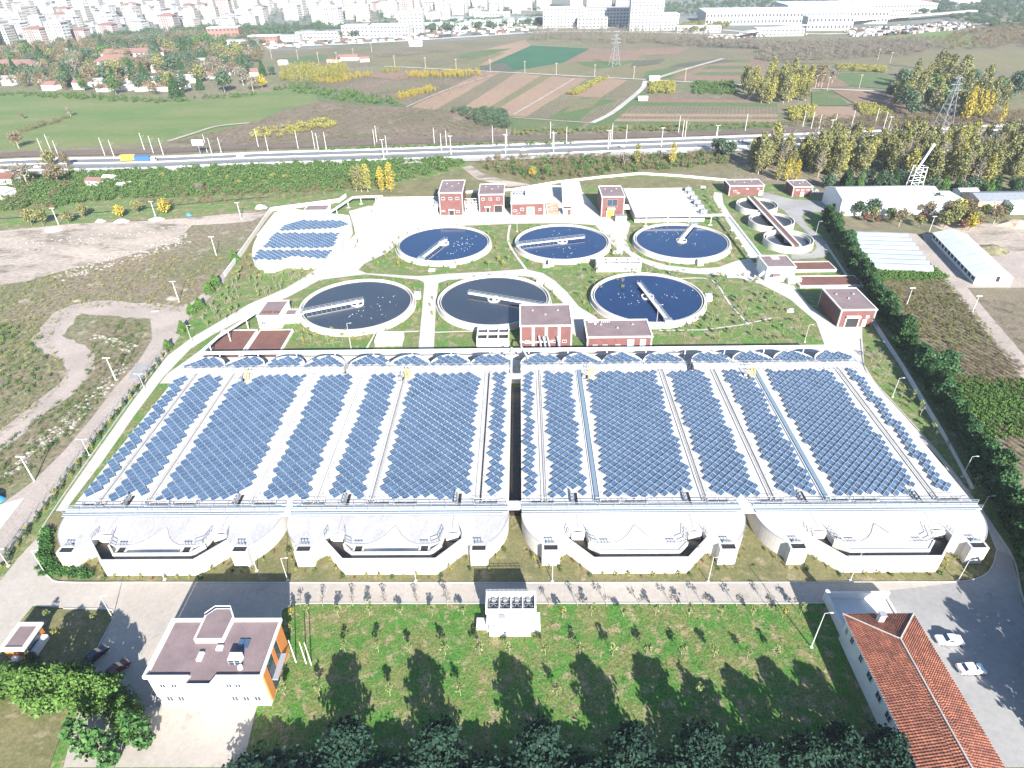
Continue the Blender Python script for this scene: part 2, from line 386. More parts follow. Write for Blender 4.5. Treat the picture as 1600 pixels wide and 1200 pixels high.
sheet('field', [(1050, 124), (1090, 108), (1130, 92), (1200, 92), (1190, 128)], 'plough2')
for a_, b_ in ((93, 98), (103, 108), (113, 118)):
    sheet('crop_strip', [(1085+(118-a_)*1.5, a_), (1175, a_), (1170, b_), (1080+(118-b_)*1.5, b_)], 'fieldgreen')
# allotment strips, centre
strips = [((640, 168), (755, 112), (782, 113), (680, 172), 'plough'), ((680, 172), (782, 113), (805, 115), (712, 176), 'cropbrown'), ((712, 176), (805, 115), (846, 118), (745, 180), 'plough'),
          ((745, 180), (846, 118), (862, 119), (760, 181), 'cropolive'), ((760, 181), (862, 119), (895, 122), (800, 181), 'plough'), ((800, 181), (895, 122), (918, 123), (822, 183), 'plough'),
          ((886, 150), (950, 122), (980, 126), (938, 153), 'plough'), ((938, 153), (980, 126), (1008, 128), (985, 153), 'cropbrown')]
for a_, b_, c_, d_, mm_ in strips: sheet('field', [a_, b_, c_, d_], mm_)
sheet('field', [(822, 183), (860, 158), (910, 152), (862, 185)], 'cropbrown')
sheet('field', [(855, 186), (910, 153), (965, 156), (925, 190)], 'fieldgreen')
sheet('field', [(905, 189), (930, 168), (975, 155), (990, 160), (935, 191)], 'cropbrown')
sheet('field', [(800, 184), (915, 192), (900, 207), (800, 203)], 'fieldgreen')
sheet('field', [(925, 192), (985, 158), (1010, 138), (1010, 150), (960, 200), (905, 207)], 'fieldgreen')
sheet('field', [(1010, 152), (1060, 147), (1200, 152), (1200, 163), (1000, 160)], 'plough2')
for i_, (a_, b_, mm_) in enumerate([(160, 166, 'fieldgreen'), (166, 178, 'cropbrown'), (178, 182, 'plough'), (182, 186, 'cropbrown'), (186, 190, 'plough'), (190, 204, 'fieldgreen')]):
    sheet('field', [(995-(a_-160)*1.2, a_), (1215, a_+1), (1215, b_+1), (995-(b_-160)*1.2, b_)], mm_)
for q_, m_ in (([(750, 104), (790, 98), (805, 112), (752, 113)], 'cropdark'), ([(1060, 100), (1120, 92), (1150, 96), (1040, 108)], 'cropdark'), ([(1010, 112), (1060, 104), (1050, 122), (1005, 122)], 'fieldgreen'), ([(990, 96), (1040, 92), (1030, 100), (985, 106)], 'cropdark'), ([(1000, 76), (1080, 74), (1060, 84), (990, 88)], 'plough2'),
                ([(1080, 64), (1180, 66), (1185, 76), (1090, 74)], 'cropdark'), ([(700, 88), (760, 78), (800, 76), (740, 92)], 'fieldgreen'), ([(580, 84), (660, 78), (700, 80), (600, 90)], 'scrub'), ([(430, 92), (520, 84), (560, 86), (470, 100)], 'fieldgreen'), ([(640, 96), (700, 90), (740, 92), (680, 104)], 'cropbrown'),
                ([(1060, 146), (1150, 150), (1160, 156), (1050, 154)], 'scrub'), ([(900, 156), (940, 154), (925, 168), (880, 178)], 'cropolive'), ([(560, 118), (640, 110), (700, 112), (620, 126)], 'plough2'), ([(600, 130), (680, 124), (660, 140), (590, 146)], 'cropbrown')):
    sheet('field', q_, m_)
# right-hand fields
sheet('field', [(1180, 62), (1330, 58), (1500, 40), (1700, 40), (1800, 140), (1600, 130), (1380, 100), (1250, 100), (1190, 95)], 'cropbrown')
sheet('field', [(1370, 60), (1400, 53), (1490, 49), (1515, 58), (1545, 74), (1480, 73)], 'meadow')
sheet('field', [(1390, 96), (1480, 82), (1800, 70), (1800, 130), (1600, 112), (1460, 112)], 'cropolive')
sheet('field', [(1305, 100), (1390, 96), (1385, 112), (1310, 113)], 'cropolive')
sheet('field', [(1302, 115), (1380, 114), (1410, 132), (1390, 140), (1305, 132)], 'fieldgreen')
sheet('field', [(1268, 120), (1300, 118), (1330, 136), (1268, 137)], 'plough2')
sheet('field', [(1268, 144), (1300, 142), (1328, 166), (1268, 165)], 'fieldgreen')
sheet('field', [(1300, 142), (1410, 142), (1420, 180), (1400, 182), (1345, 168)], 'plough2')
sheet('field', [(1275, 168), (1330, 168), (1352, 187), (1262, 185)], 'plough')
sheet('field', [(1335, 163), (1380, 168), (1405, 182), (1352, 186)], 'cropolive')
# rail corridor and motorway
rail_line = [(-260, 262), (0, 243), (200, 238), (400, 230), (600, 223), (800, 217), (1000, 212), (1200, 205), (1400, 197), (1600, 188), (1850, 176)]
ribbon('rail_bed', rail_line, 12.5, 'ballast')
for dx_ in (-3.1, -1.65, 1.65, 3.1):
    P_ = [(x, y+dx_) for x, y in G(rail_line)]
    ribbon('rail_track', P_, .16, 'rail', px=False)
hw_px = [(-260, 276), (0, 260), (120, 257.5), (250, 255), (400, 248.5), (600, 242.5), (800, 235.5), (1000, 228), (1200, 220.5), (1400, 212.5), (1600, 203), (1850, 190)]
HW = G(hw_px)
def off(P, d): return [(x, y+d) for x, y in P]
ribbon('gravel_verge', off(HW, -2.5), 37, 'gravel', px=False)
ribbon('motorway', off(HW, 6.2), 9.5, 'asphalt', px=False)
ribbon('motorway', off(HW, -6.0), 9.5, 'asphalt', px=False)
ribbon('median_verge', off(HW, .2), 2.4, 'drygrass', px=False)
for d_ in (1.6, 10.8, -1.4, -10.6): ribbon('road_marking', off(HW, d_), .3, 'paint', px=False)
for d_ in (6.2, -6.0):
    SL = smoothline(off(HW, d_), 10); mb = MB()
    for a_, b_ in zip(SL, SL[1:]):
        n_ = int(math.hypot(b_[0]-a_[0], b_[1]-a_[1])/12)
        for i_ in range(n_):
            t_ = i_/max(n_, 1); mb.obox((a_[0]+(b_[0]-a_[0])*t_, a_[1]+(b_[1]-a_[1])*t_), (b_[0]-a_[0], b_[1]-a_[1]), 4.5, .22, .004, .6)
    o_ = mb.build('lane_dashes', ['paint']); o_['kind'] = 'structure'
# dirt roads among the fields
ribbon('field_road', [(600, 104), (700, 109), (800, 114), (930, 121), (1010, 125), (1080, 129), (1250, 138), (1400, 144)], 4.0, 'gravel')
ribbon('field_road', [(1008, 127), (1004, 138), (985, 155), (955, 178), (925, 193)], 4.2, 'gravel')
ribbon('field_road', [(925, 193), (880, 190), (800, 184)], 1.6, 'track')
ribbon('field_road', [(802, 180), (850, 152), (898, 123)], 2.0, 'track')
ribbon('field_road', [(635, 168), (700, 140), (770, 118)], 2.0, 'track')
ribbon('field_road', [(1020, 125), (1060, 112), (1130, 92)], 5, 'track')
ribbon('field_road', [(262, 222), (300, 210), (340, 198), (390, 193)], 3.5, 'track')
ribbon('ring_road', [(-200, 96), (0, 84), (200, 80), (400, 75), (600, 66), (760, 56), (860, 50), (1020, 51), (1180, 55), (1230, 42), (1340, 34)], 16, 'gravel')
ribbon('ring_road', [(860, 50), (900, 44), (1100, 46), (1200, 52), (1400, 50), (1700, 20)], 12, 'gravel')

_z[0] = .002
# ---- belt between motorway and plant
sheet('green_belt', [(-400, 268), (0, 268), (200, 264), (420, 258), (640, 252), (730, 250), (740, 275), (640, 296), (520, 312), (430, 322), (340, 334), (120, 350), (0, 358), (-400, 372)], 'lawn')
sheet('scrub_belt', [(520, 312), (640, 284), (735, 262), (730, 250), (960, 243), (1130, 236), (1150, 262), (1000, 272), (830, 290), (700, 305), (560, 318)], 'drygrass')
sheet('woodland_floor', [(1130, 236), (1380, 226), (1600, 212), (1900, 200), (1900, 300), (1600, 300), (1480, 305), (1300, 290), (1150, 282)], 'weeds')
ribbon('ditch', [(-50, 345), (60, 338), (140, 333), (230, 325), (330, 315), (420, 308)], 1.2, 'dark')
sheet('dirt_path', [(722, 262), (735, 258), (752, 270), (790, 282), (830, 288), (800, 293), (745, 280)], 'rubble')
_z[0] = .0035
# ---- waste land at the left
sheet('waste_ground', [(-500, 375), (0, 358), (120, 350), (340, 334), (430, 322), (395, 375), (345, 450), (300, 495), (265, 545), (217, 602), (160, 670), (105, 745), (50, 815), (-8, 895), (-200, 1150), (-700, 1150)], 'weeds')
sheet('dirt_area', [(-300, 372), (0, 361), (110, 350), (240, 345), (350, 335), (425, 330), (395, 345), (330, 352), (300, 375), (250, 385), (180, 405), (110, 420), (40, 440), (-60, 452), (-400, 470)], 'rubble')
sheet('weed_patch', [(300, 352), (385, 348), (375, 372), (340, 395), (300, 390), (280, 372)], 'weeds')
sheet('dirt_track', [(425, 328), (408, 345), (388, 380), (360, 412), (330, 448), (300, 472), (270, 482), (235, 500), (238, 530), (215, 567), (180, 605), (142, 655), (100, 705), (52, 752), (0, 790), (-400, 960), (-500, 1200), (-260, 1200), (-60, 985), (-8, 895), (50, 815), (105, 745), (160, 670), (217, 602), (262, 550), (280, 528), (296, 497), (330, 463), (350, 445), (352, 425), (378, 400), (396, 372), (418, 340), (432, 325)], 'track')
ribbon('dirt_track', [(285, 492), (240, 486), (200, 484), (140, 480), (105, 490), (85, 515), (75, 530), (100, 545), (120, 555), (125, 580), (100, 610), (60, 640), (0, 690), (-100, 760)], (11, 6), 'track', jag=.25)
ribbon('dirt_track', [(-100, 420), (0, 405), (40, 388), (60, 378)], 3, 'track')
sheet('patched_asphalt', [(212, 567), (238, 567), (222, 590), (200, 592)], 'lot')
sheet('concrete_pad', [(-40, 800), (38, 778), (-2, 830), (-80, 880)], 'concrete')

_z[0] = .072
# ---- inside the plant: lawn first, then roads laid over it
sheet('plant_lawn', [(265, 548), (300, 497), (345, 450), (395, 375), (430, 325), (530, 315), (740, 300), (830, 290), (1000, 273), (1135, 284), (1270, 290), (1290, 330), (1300, 375), (1335, 440), (1400, 520), (1470, 640), (1540, 760), (1600, 860), (1700, 1000), (1800, 1150), (1300, 1250), (-100, 1250), (-60, 985), (-8, 895), (50, 815), (105, 745), (160, 670), (217, 602)], 'lawn')
sheet('dry_lawn', [(395, 375), (430, 328), (520, 316), (470, 340), (425, 355), (397, 425), (380, 440), (365, 430)], 'drygrass')
sheet('dry_lawn', [(590, 318), (640, 300), (830, 290), (1000, 275), (1130, 286), (1100, 296), (980, 293), (900, 290), (870, 300), (700, 318)], 'drygrass')
sheet('apron', [(545, 330), (575, 322), (700, 322), (798, 325), (798, 300), (850, 288), (880, 290), (910, 300), (935, 330), (972, 338), (985, 350), (972, 400), (930, 352), (880, 349), (800, 350), (700, 354), (640, 368), (590, 400), (560, 412), (548, 400), (560, 378)], 'innerroad')
sheet('site_road', G([(555, 385), (540, 410), (505, 435), (455, 462), (415, 480), (330, 525), (298, 545), (255, 590), (210, 650), (160, 722), (108, 790), (90, 835)]) + G([(62, 838), (103, 775), (155, 701), (207, 628), (262, 556), (300, 528), (390, 475), (448, 450), (520, 405), (560, 360)]) , 'innerroad', px=False)
sheet('site_road', [(500, 440), (520, 405), (600, 365), (645, 362), (604, 396), (570, 412), (560, 422), (572, 427), (652, 432), (700, 428), (770, 424.5), (822, 420.5), (822, 432), (780, 433), (700, 438), (684, 443), (664, 441), (652, 437), (570, 429), (505, 437)], 'innerroad')
sheet('site_road', [(658, 434), (690, 433), (685, 444), (681, 480), (678, 546), (654, 546), (660, 480), (663, 444)], 'innerroad')
sheet('site_road', [(820, 420.5), (848, 427), (868, 440), (886, 457), (905, 480), (935, 498), (916, 540), (893, 520), (880, 474), (866, 460), (850, 446), (832, 434), (820, 432)], 'innerroad')
sheet('site_road', [(930, 352), (972, 346), (975, 372), (986, 392), (1005, 404), (1042, 415), (1090, 420), (1122, 418), (1150, 408), (1172, 404), (1200, 440), (1194, 446), (1160, 436), (1120, 430), (1080, 428), (1030, 421), (992, 406), (967, 386), (950, 367)], 'innerroad')
sheet('site_road', [(1194, 436), (1240, 447), (1262, 475), (1303, 508), (1347, 508), (1347, 531), (1345, 585), (1290, 545), (1275, 503), (1234, 468), (1190, 445)], 'innerroad')
sheet('site_road', [(1347, 525), (1350, 570), (1366, 596), (1412, 646), (1522, 780), (1555, 827), (1584, 874), (1570, 880), (1556, 860), (1540, 820), (1470, 720), (1345, 585), (1300, 545)], 'innerroad')
sheet('site_road', [(1172, 404), (1195, 405), (1180, 390), (1150, 350), (1130, 318), (1128, 302), (1116, 300), (1114, 310), (1125, 330), (1158, 380)], 'innerroad')
sheet('site_road', [(1190, 300), (1240, 312), (1290, 315), (1288, 332), (1262, 332), (1252, 338), (1260, 352), (1290, 378), (1296, 392), (1286, 403), (1236, 406), (1236, 399), (1268, 396), (1276, 388), (1270, 372), (1240, 345), (1225, 330), (1190, 308)], 'lot')
ribbon('footpath', [(797, 352), (794, 370), (797, 385), (808, 402), (822, 421)], .9, 'concrete')
ribbon('footpath', [(1060, 436), (1112, 438), (1140, 475), (1170, 508)], .6, 'concrete')
ribbon('footpath', [(1030, 517), (1100, 516), (1160, 508), (1205, 498)], .5, 'concrete', smooth=False)
ribbon('footpath', [(1290, 382), (1310, 412), (1335, 450), (1358, 494), (1380, 530), (1410, 575), (1445, 635), (1480, 690), (1520, 765)], 1.0, 'concrete')
ribbon('footpath', [(573, 545), (586, 522), (655, 518)], .6, 'concrete', smooth=False)
ribbon('footpath', [(678, 520), (742, 518)], .6, 'concrete')
sheet('basin_apron', [(262, 585), (312, 549), (1290, 541), (1345, 585), (1350, 600), (250, 600)], 'innerroad')
sheet('basin_verge', [(80, 800), (66, 838), (64, 866), (70, 888), (82, 900), (98, 908), (300, 909), (800, 909.5), (1480, 908.5), (1515, 906), (1538, 897), (1550, 880), (1554, 860), (1530, 800), (1200, 800), (600, 800)], 'drygrass')
sheet('front_lawn', [(440, 955), (450, 949), (470, 944), (1292, 944), (1312, 1000), (1345, 1100), (1400, 1300), (380, 1300), (405, 1090), (440, 975)], 'lawnbright')
sheet('front_road', [(62, 838), (60, 868), (66, 890), (78, 903), (97, 910.5), (300, 911), (800, 911.5), (1500, 910), (1530, 903), (1548, 890), (1556, 860), (1580, 870), (1596, 930), (1480, 936), (1292, 943.5), (800, 943.5), (470, 943.5), (450, 948.5), (440, 954.5), (440, 975), (405, 1090), (380, 1200), (100, 1200), (135, 1056), (160, 1005), (180, 967), (178, 957), (168, 952), (100, 951), (52, 948), (30, 975), (-10, 1040), (-60, 1200), (-400, 1200), (-60, 985), (0, 910), (30, 872)], 'road')
sheet('parking_lot', [(1380, 925), (1500, 911), (1540, 900), (1575, 880), (1592, 930), (1620, 1010), (1700, 1200), (1440, 1200), (1400, 1100), (1385, 1000), (1386, 940)], 'lot')
sheet('gate_lawn', [(52, 950), (100, 953), (168, 954), (176, 958), (178, 967), (158, 1005), (133, 1056), (110, 1110), (60, 1250), (-100, 1250), (0, 1045), (34, 975)], 'drygrass')
def kerb(pts, w=.22, closed=False): return ribbon('kerb', pts, w, 'kerb', z0=0, z=.30, smooth=True)
kerb([(62, 838), (60, 868), (66, 890), (78, 903), (97, 910.5), (200, 911)]); kerb([(200, 911), (800, 911.5), (1480, 910.5)]); kerb([(1480, 910.5), (1515, 908), (1540, 898), (1552, 880), (1556, 862)])
kerb([(440, 975), (440, 956), (450, 949), (470, 944), (560, 943.7)]); kerb([(560, 943.7), (900, 943.7), (1292, 943.5)])
kerb([(100, 952), (168, 953), (177, 958), (178, 967), (158, 1005), (133, 1056)])
kerb([(1345, 530), (1350, 572), (1366, 598), (1412, 648), (1468, 712), (1522, 782), (1555, 829), (1584, 876), (1596, 930), (1625, 1020)])
kerb([(62, 832), (103, 770), (155, 696), (207, 623), (262, 551)])
for i_ in range(16):   # expansion joints of the concrete roadway
    x_ = -60 + i_*7.5
    if x_ > 60: break
    mb = MB(); mb.box(x_, x_+.09, 75.8, 80.0, _z[0]-.01, _z[0]+.006); o_ = mb.build('road_joint', ['oldslab']); o_['kind'] = 'structure'
_z[0] = .0115
_z[0] += .01   # worn wheel tracks and patches on the pavements
M['worn'] = mat('tyre_worn_concrete', (.24, .215, .19), (.19, .17, .15), .3, .9, fine=.2); M['lotworn'] = mat('tyre_worn_lot', (.20, .195, .195), (.165, .16, .16), .3, .9, fine=.2)
for d_ in (1.2, 2.7):
    ribbon('wheel_track', [(x, y-d_) for x, y in G([(110, 912), (300, 913), (800, 913), (1300, 913), (1480, 913)])], .38, 'worn', px=False, jag=.5)
for r_, c_ in ((9, (215, 955)), (6.5, (215, 955)), (5.2, (235, 930)), (3.8, (262, 930))):
    cx0, cy0 = g(*c_); ribbon('wheel_track', [(cx0-3+r_*math.cos(a), cy0-4+r_*.62*math.sin(a)) for a in [(.2+.25*i) for i in range(10)]], .2, 'worn', px=False, jag=.6)
for o_ in (0, 1.6, 5.5, 7.2):
    P_ = G([(1592, 1000), (1585, 940), (1560, 915), (1500, 925), (1420, 935)]); ribbon('wheel_track', [(x-o_*.4, y-o_) for x, y in P_], .3, 'lotworn', px=False, jag=.6)
for a_, b_ in (((1465, 935), (1545, 985)), ((1392, 938), (1545, 925)), ((1440, 985), (1600, 1040)), ((1500, 930), (1600, 1010))): ribbon('lot_joint', [a_, b_], .09, 'oldslab')
for a_, b_ in ((1535, 929), (1556, 954)): x, y = g(a_, b_); o_ = MB().box(x-.35, x+.35, y-.35, y+.35, _z[0]-.02, _z[0]+.02).build('drain_cover', ['dark']); tag(o_, ('first' if a_ == 1535 else 'second') + ' square drain cover on the grey car park', 'drain')
# ---- fields and yards right of the hedge
sheet('nursery_soil', [(1322, 420), (1450, 420), (1520, 470), (1600, 560), (1750, 720), (1750, 900), (1600, 800), (1500, 650), (1420, 540), (1360, 460)], 'soilrow')
sheet('nursery_soil', [(1500, 450), (1600, 440), (1800, 480), (1800, 700), (1600, 570)], 'soilrow')
ribbon('yard_road', [(1420, 365), (1450, 395), (1490, 440), (1530, 490), (1580, 550), (1650, 640)], 5.5, 'track')
sheet('yard', [(1440, 365), (1560, 372), (1700, 372), (1800, 470), (1600, 450), (1500, 450), (1450, 400)], 'track')
sheet('yard', [(1455, 352), (1700, 345), (1700, 385), (1560, 395), (1480, 365)], 'rubble')

# ================================================================== CLARIFIER TANKS
def clarifier(i, cx, cy, ang, label, R=18.35, style='half', wat='water'):
    t = thing('clarifier_tank', label, 'tank', (cx, cy, 0), 0, 'six large round settling tanks')
    MB().ring(cx, cy, R+.25, R+.75, 0, 2.0, 96).build('tank_wall', ['concrete'], t)
    MB().ring(cx, cy, R+.95, R+1.25, -.1, .55, 72).build('base_ledge', ['concrete'], t)
    MB().ring(cx, cy, R-.45, R-.2, 1.0, 1.75, 96).build('weir_channel', ['concrete'], t)
    MB().ring(cx, cy, R-.2, R+.25, 1.0, 1.3, 96).build('launder', ['sludge'], t)
    MB().disc(cx, cy, R-.4, 1.45, 96).build('water_surface', [wat], t)
    MB().ring(cx, cy, 1.9, 2.15, 1.0, 1.95, 32).cyl(cx, cy, 0, 2.3, .55, n=14).build('centre_well', ['white'], t)
    c, s = math.cos(ang), math.sin(ang)
    L0 = -2.2 if style == 'half' else -9.5
    n = (-s, c)
    mb = MB(); mb.obox((cx+c*(L0+R+.6)/2, cy+s*(L0+R+.6)/2), (c, s), R+.6-L0, 1.25, .25, 2.3)
    b = mb.build('bridge', ['white'], t)
    r = MB()
    for q in (-.58, .58):
        r.rail([(cx+c*L0+n[0]*q, cy+s*L0+n[1]*q, 2.5), (cx+c*(R+.5)+n[0]*q, cy+s*(R+.5)+n[1]*q, 2.5)], 1.0, .045, 2.0)
    r.build('railing', ['steel'], b)
    sc = MB()
    for k in range(10):
        d = 2.5+k*1.6; sc.tube((cx+c*d+n[0]*.7, cy+s*d+n[1]*.7, 2.35), (cx+c*d+n[0]*2.0, cy+s*d+n[1]*2.0, 1.45), .05, 4)
    sc.tube((cx+c*2+n[0]*2.0, cy+s*2+n[1]*2.0, 1.5), (cx+c*17+n[0]*2.0, cy+s*17+n[1]*2.0, 1.5), .09, 4)
    sc.build('scum_skimmer', ['steel'], t)
    d = MB(); d.obox((cx+c*(R+.3), cy+s*(R+.3)), (c, s), 1.6, 2.6, .9, 2.05); d.build('drive_carriage', ['steel'], t)
    return t
def outbox(x, y, label):
    t = thing('valve_chamber', label, 'chamber', (x, y, 0), 0, 'valve chambers beside the round tanks')
    MB().box(x-1.1, x+1.1, y-1.0, y+1.0, 0, 2.1).build('chamber_wall', ['white'], t)
    MB().rail([(x-1, y-.9, 2.1), (x+1, y-.9, 2.1), (x+1, y+.9, 2.1)], 1.0, .05, 1).build('railing', ['steel'], t)
TK = [(-.5557, 1.948, 'w', 'round tank with grey water beside the two square red drying beds', math.radians(204), 'half', 'graywater'),
      (-.0949, 1.969, 'w', 'round tank partly hidden behind the tallest brick block at the solar decks', math.radians(-22), 'cross', 'graywater'),
      (.4260, 1.975, 'w', 'round tank with dark blue water behind the low brick building and beside the open lawn', math.radians(-80), 'cross', 'water'),
      (-.3150, 2.480, 'w', 'round tank nearest the twin brick towers, its bridge ending at the near rim', math.radians(248), 'half', 'water'),
      (.1653, 2.481, 'w', 'round tank behind the open-topped white distribution box, bridge pointing to the towers', math.radians(195), 'cross', 'water'),
      (.6443, 2.474, 'w', 'round tank under the bend of the elevated white pipe, bridge reaching the far rim', math.radians(62), 'half', 'water')]
tanks = [clarifier(i, a*100, b*100, ang, lb, style=st, wat=wt) for i, (a, b, _, lb, ang, st, wt) in enumerate(TK)]
def around(t, deg, R=20.6): return (t.location.x+math.cos(math.radians(deg))*R, t.location.y+math.sin(math.radians(deg))*R)
for k, dg, lb in ((0, 20, 'white valve chamber on the rim of the tank next to the drying beds'), (1, 40, 'white valve chamber at the road side of the half-hidden tank'), (2, 0, 'white valve chamber between the blue tank and the open lawn'),
                  (3, -75, 'white valve chamber below the tank nearest the twin towers'), (4, -105, 'white valve chamber in front of the tank behind the distribution box'), (5, -82, 'white valve chamber in front of the tank under the pipe bend')):
    outbox(*around(tanks[k], dg), lb)
# gulls and foam flecks on the water
for k, t in enumerate(tanks):
    if k == 1: continue
    r = np.random.default_rng(k+3); n = (24, 0, 34, 44, 26, 36)[k]; mb = MB(); cl = [(r.uniform(-1.6, .7) if k in (0, 3) else r.uniform(0, 6.28), r.uniform(5, 16)) for _ in range(6)]
    for _ in range(n):
        c_ = cl[int(r.integers(6))]; a = c_[0]+r.normal()*.32; d = min(17, max(3, c_[1]+r.normal()*2.4))
        x, y = t.location.x+d*math.cos(a), t.location.y+d*math.sin(a); q = r.uniform(.06, .2)
        mb.add([(x-q, y, 1.46), (x, y-q*.8, 1.46), (x+q, y, 1.46), (x, y+q*.7, 1.46), (x, y, 1.46+q*.8)], [(0, 1, 4), (1, 2, 4), (2, 3, 4), (3, 0, 4)])
    o = mb.build('foam_flecks', ['foam']); tag(o, kind='stuff', label='white foam flecks and birds on the ' + nth(k+1) + ' round tank', cat='foam')

# three small thickener tanks with a shared bridge
for k, (x, y, R, lb) in enumerate([(106.6, 287.0, 9.0, 'small round tank nearest the flat brick buildings, brown water'), (106.6, 266.9, 9.3, 'small round tank at the middle of the three under one long bridge'), (106.4, 245.5, 9.5, 'small round tank with low dark water nearest the white control house')]):
    t = thing('thickener_tank', lb, 'tank', (x, y, 0), 0, 'three small tanks under one bridge')
    MB().ring(x, y, R-.35, R, 0, 2.9, 72).build('tank_wall', ['concrete'], t)
    MB().ring(x, y, R-1.3, R-1.1, 1.2, 2.5, 64).build('weir_ring', ['concrete'], t)
    MB().disc(x, y, R-.3, 2.1 if k < 2 else 1.3, 64).build('water_surface', ['sludge' if k < 2 else 'graywater'], t)
    MB().ring(x, y, 1.3, 1.5, 1, 2.7, 24).build('centre_well', ['steel'], t)
t = thing('access_bridge', 'long brown-decked bridge crossing the three small tanks', 'bridge', (106.5, 266, 0))
MB().box(105.5, 107.6, 237, 296, 2.95, 3.2).build('deck', ['redbed'], t)
MB().box(104.8, 105.5, 237, 296, 2.9, 3.3).box(107.6, 108.3, 237, 296, 2.9, 3.3).build('side_beam', ['white'], t)
MB().rail([(105.0, 237, 3.3), (105.0, 296, 3.3)]).rail([(108.1, 237, 3.3), (108.1, 296, 3.3)]).build('railing', ['steel'], t)

# ================================================================== AERATION BASINS WITH SOLAR DECKS
BASX = [-72.2, -25.75, 22.1, 69.4]; HW_ = 22.6; ZR = 4.5
adj = ['beside the young shrub strip', 'left of the dark channel', 'right of the dark channel', 'by the conifer hedge']
def arc(cx, cy, r, a0, a1, n): return [(cx+r*math.cos(math.radians(a0+(a1-a0)*i/n)), cy+r*math.sin(math.radians(a0+(a1-a0)*i/n))) for i in range(n+1)]
for bi, c in enumerate(BASX):
    t = thing('aeration_basin', 'long white concrete basin with lobed ends ' + adj[bi], 'basin', (c, 84, 0), 0, 'four roofed basins side by side')
    def X(P): return [(c+u, y) for u, y in P]
    rm = 'roofslab'; IN_ = [(-7.9, 86.05), (-4.6, 86.05), (-3.0, 86.9), (-1.7, 88.2), (-.7, 89.8), (0, 90.8)]
    MB().box(c-HW_, c+HW_, 95.6, 148.2, 0, ZR, 0, 1).build('roof_deck', ['concrete', rm], t)
    # front lobes with notch
    Lh = arc(-11.2, 94.6, 11.4, 180, 226, 12) + [(-18.6, 85.7), (-15.4, 85.7), (-13.5, 87.4), (-13.1, 89.1), (-11.5, 89.6), (-9.9, 89.1), (-9.5, 86.7)] + IN_ + [(0, 95.6), (-22.6, 95.6)]
    fr = 'oldslab' if bi < 2 else 'roofslab'
    MB().prism(X(Lh), 0, ZR, 0, 1).build('front_lobe', ['concrete', fr], t)
    MB().prism(X([(-u, y) for u, y in Lh]), 0, ZR, 0, 1).build('front_lobe', ['concrete', fr], t)
    MB().prism(X([(-9.2, 86.2), (-7.4, 84.3), (7.4, 84.3), (9.2, 86.2), (5, 88), (0.0, 90.5), (-5, 88)]), 0, ZR-(.9 if bi < 2 else .25), 0).build('middle_slab', ['concrete' if bi < 2 else 'roofslab'], t)
    # channel in front: floor, outer wall, inner wall
    MB().prism(X([(-13.2, 88.9), (-13.3, 87.2), (-8.9, 82.5), (8.9, 82.5), (13.3, 87.2), (13.2, 88.9), (9.9, 88.9), (9.3, 86.2), (7.4, 84.1), (-7.4, 84.1), (-9.3, 86.2), (-9.9, 88.9)]), 0, 2.85).build('channel_water', ['sludge'], t)
    wl = MB()
    def wallseg(mb, a, b, w, z0, z1): mb.obox(((a[0]+b[0])/2+c, (a[1]+b[1])/2), (b[0]-a[0], b[1]-a[1]), math.hypot(b[0]-a[0], b[1]-a[1])+w*.6, w, z1-z0, z0)
    ow = [(-13.5, 87.2), (-8.95, 82.4), (8.95, 82.4), (13.5, 87.2)]
    for i, (a, b) in enumerate(zip(ow, ow[1:])): wallseg(wl, a, b, .38, 0, ZR+.003*i)
    wl.build('channel_wall', ['concrete'], t)
    iw = [(-11.2, 88.2), (-9.5, 86.3), (-7.5, 84.15), (7.5, 84.15), (9.5, 86.3), (11.2, 88.2)]; wl = MB()
    for i, (a, b) in enumerate(zip(iw[1:], iw[2:-1])): wallseg(wl, a, b, .34, 0, ZR-.12+.003*i)
    wl.build('inner_wall', ['concrete'], t)
    for u in (-17, -6.4, 6.4, 17):   # gate boxes
        outer = abs(u) > 10; y0, y1 = (84.2, 85.68) if outer else (84.05, 85.9)
        hw = 1.7 if outer else 1.1; zt = ZR+.06 if outer else ZR-.3
        x = c+u; b = MB()
        b.box(x-hw, x+hw, y0, y0+.18, 0, zt).box(x-hw, x-hw+.4, y0+.18, y1, 0, zt-.004).box(x+hw-.4, x+hw, y0+.18, y1, 0, zt-.004)
        bx = b.build('gate_box', ['concrete'], t)
        MB().box(x-hw+.4, x+hw-.4, y0+.18, y1-.02, 0, zt-.15).build('shaft', ['dark'], bx)
        gm = MB(); gm.box(x-.9, x+.9, y1+.05, y1+.35, zt-.05, zt+.35)
        for q in (-.6, 0, .6): gm.tube((x+q, y1+.2, zt), (x+q, y1+.2, zt+.9), .07, 5)
        gm.tube((x-.8, y1+.2, zt+.8), (x+.8, y1+.2, zt+.8), .06, 4)
        gm.build('gate_gear', ['steel'], bx)
    for s in (-1, 1):   # octagon ends railings
        MB().rail([(c+s*13.6, 87.7, ZR), (c+s*13.2, 89.3, ZR)], 1.0, .05, .8).rail([(c+s*9.8, 89.3, ZR), (c+s*9.2, 86.6, ZR), (c+s*7.8, 85.9, ZR)], 1.0, .05, .8).build('railing', ['steel'], t)
        MB().prism(X([(s*12.7, 88.3), (s*10.3, 88.3), (s*10.1, 88.95), (s*12.9, 88.95)]), 0, ZR-.1).build('flow_divider', ['white'], t)
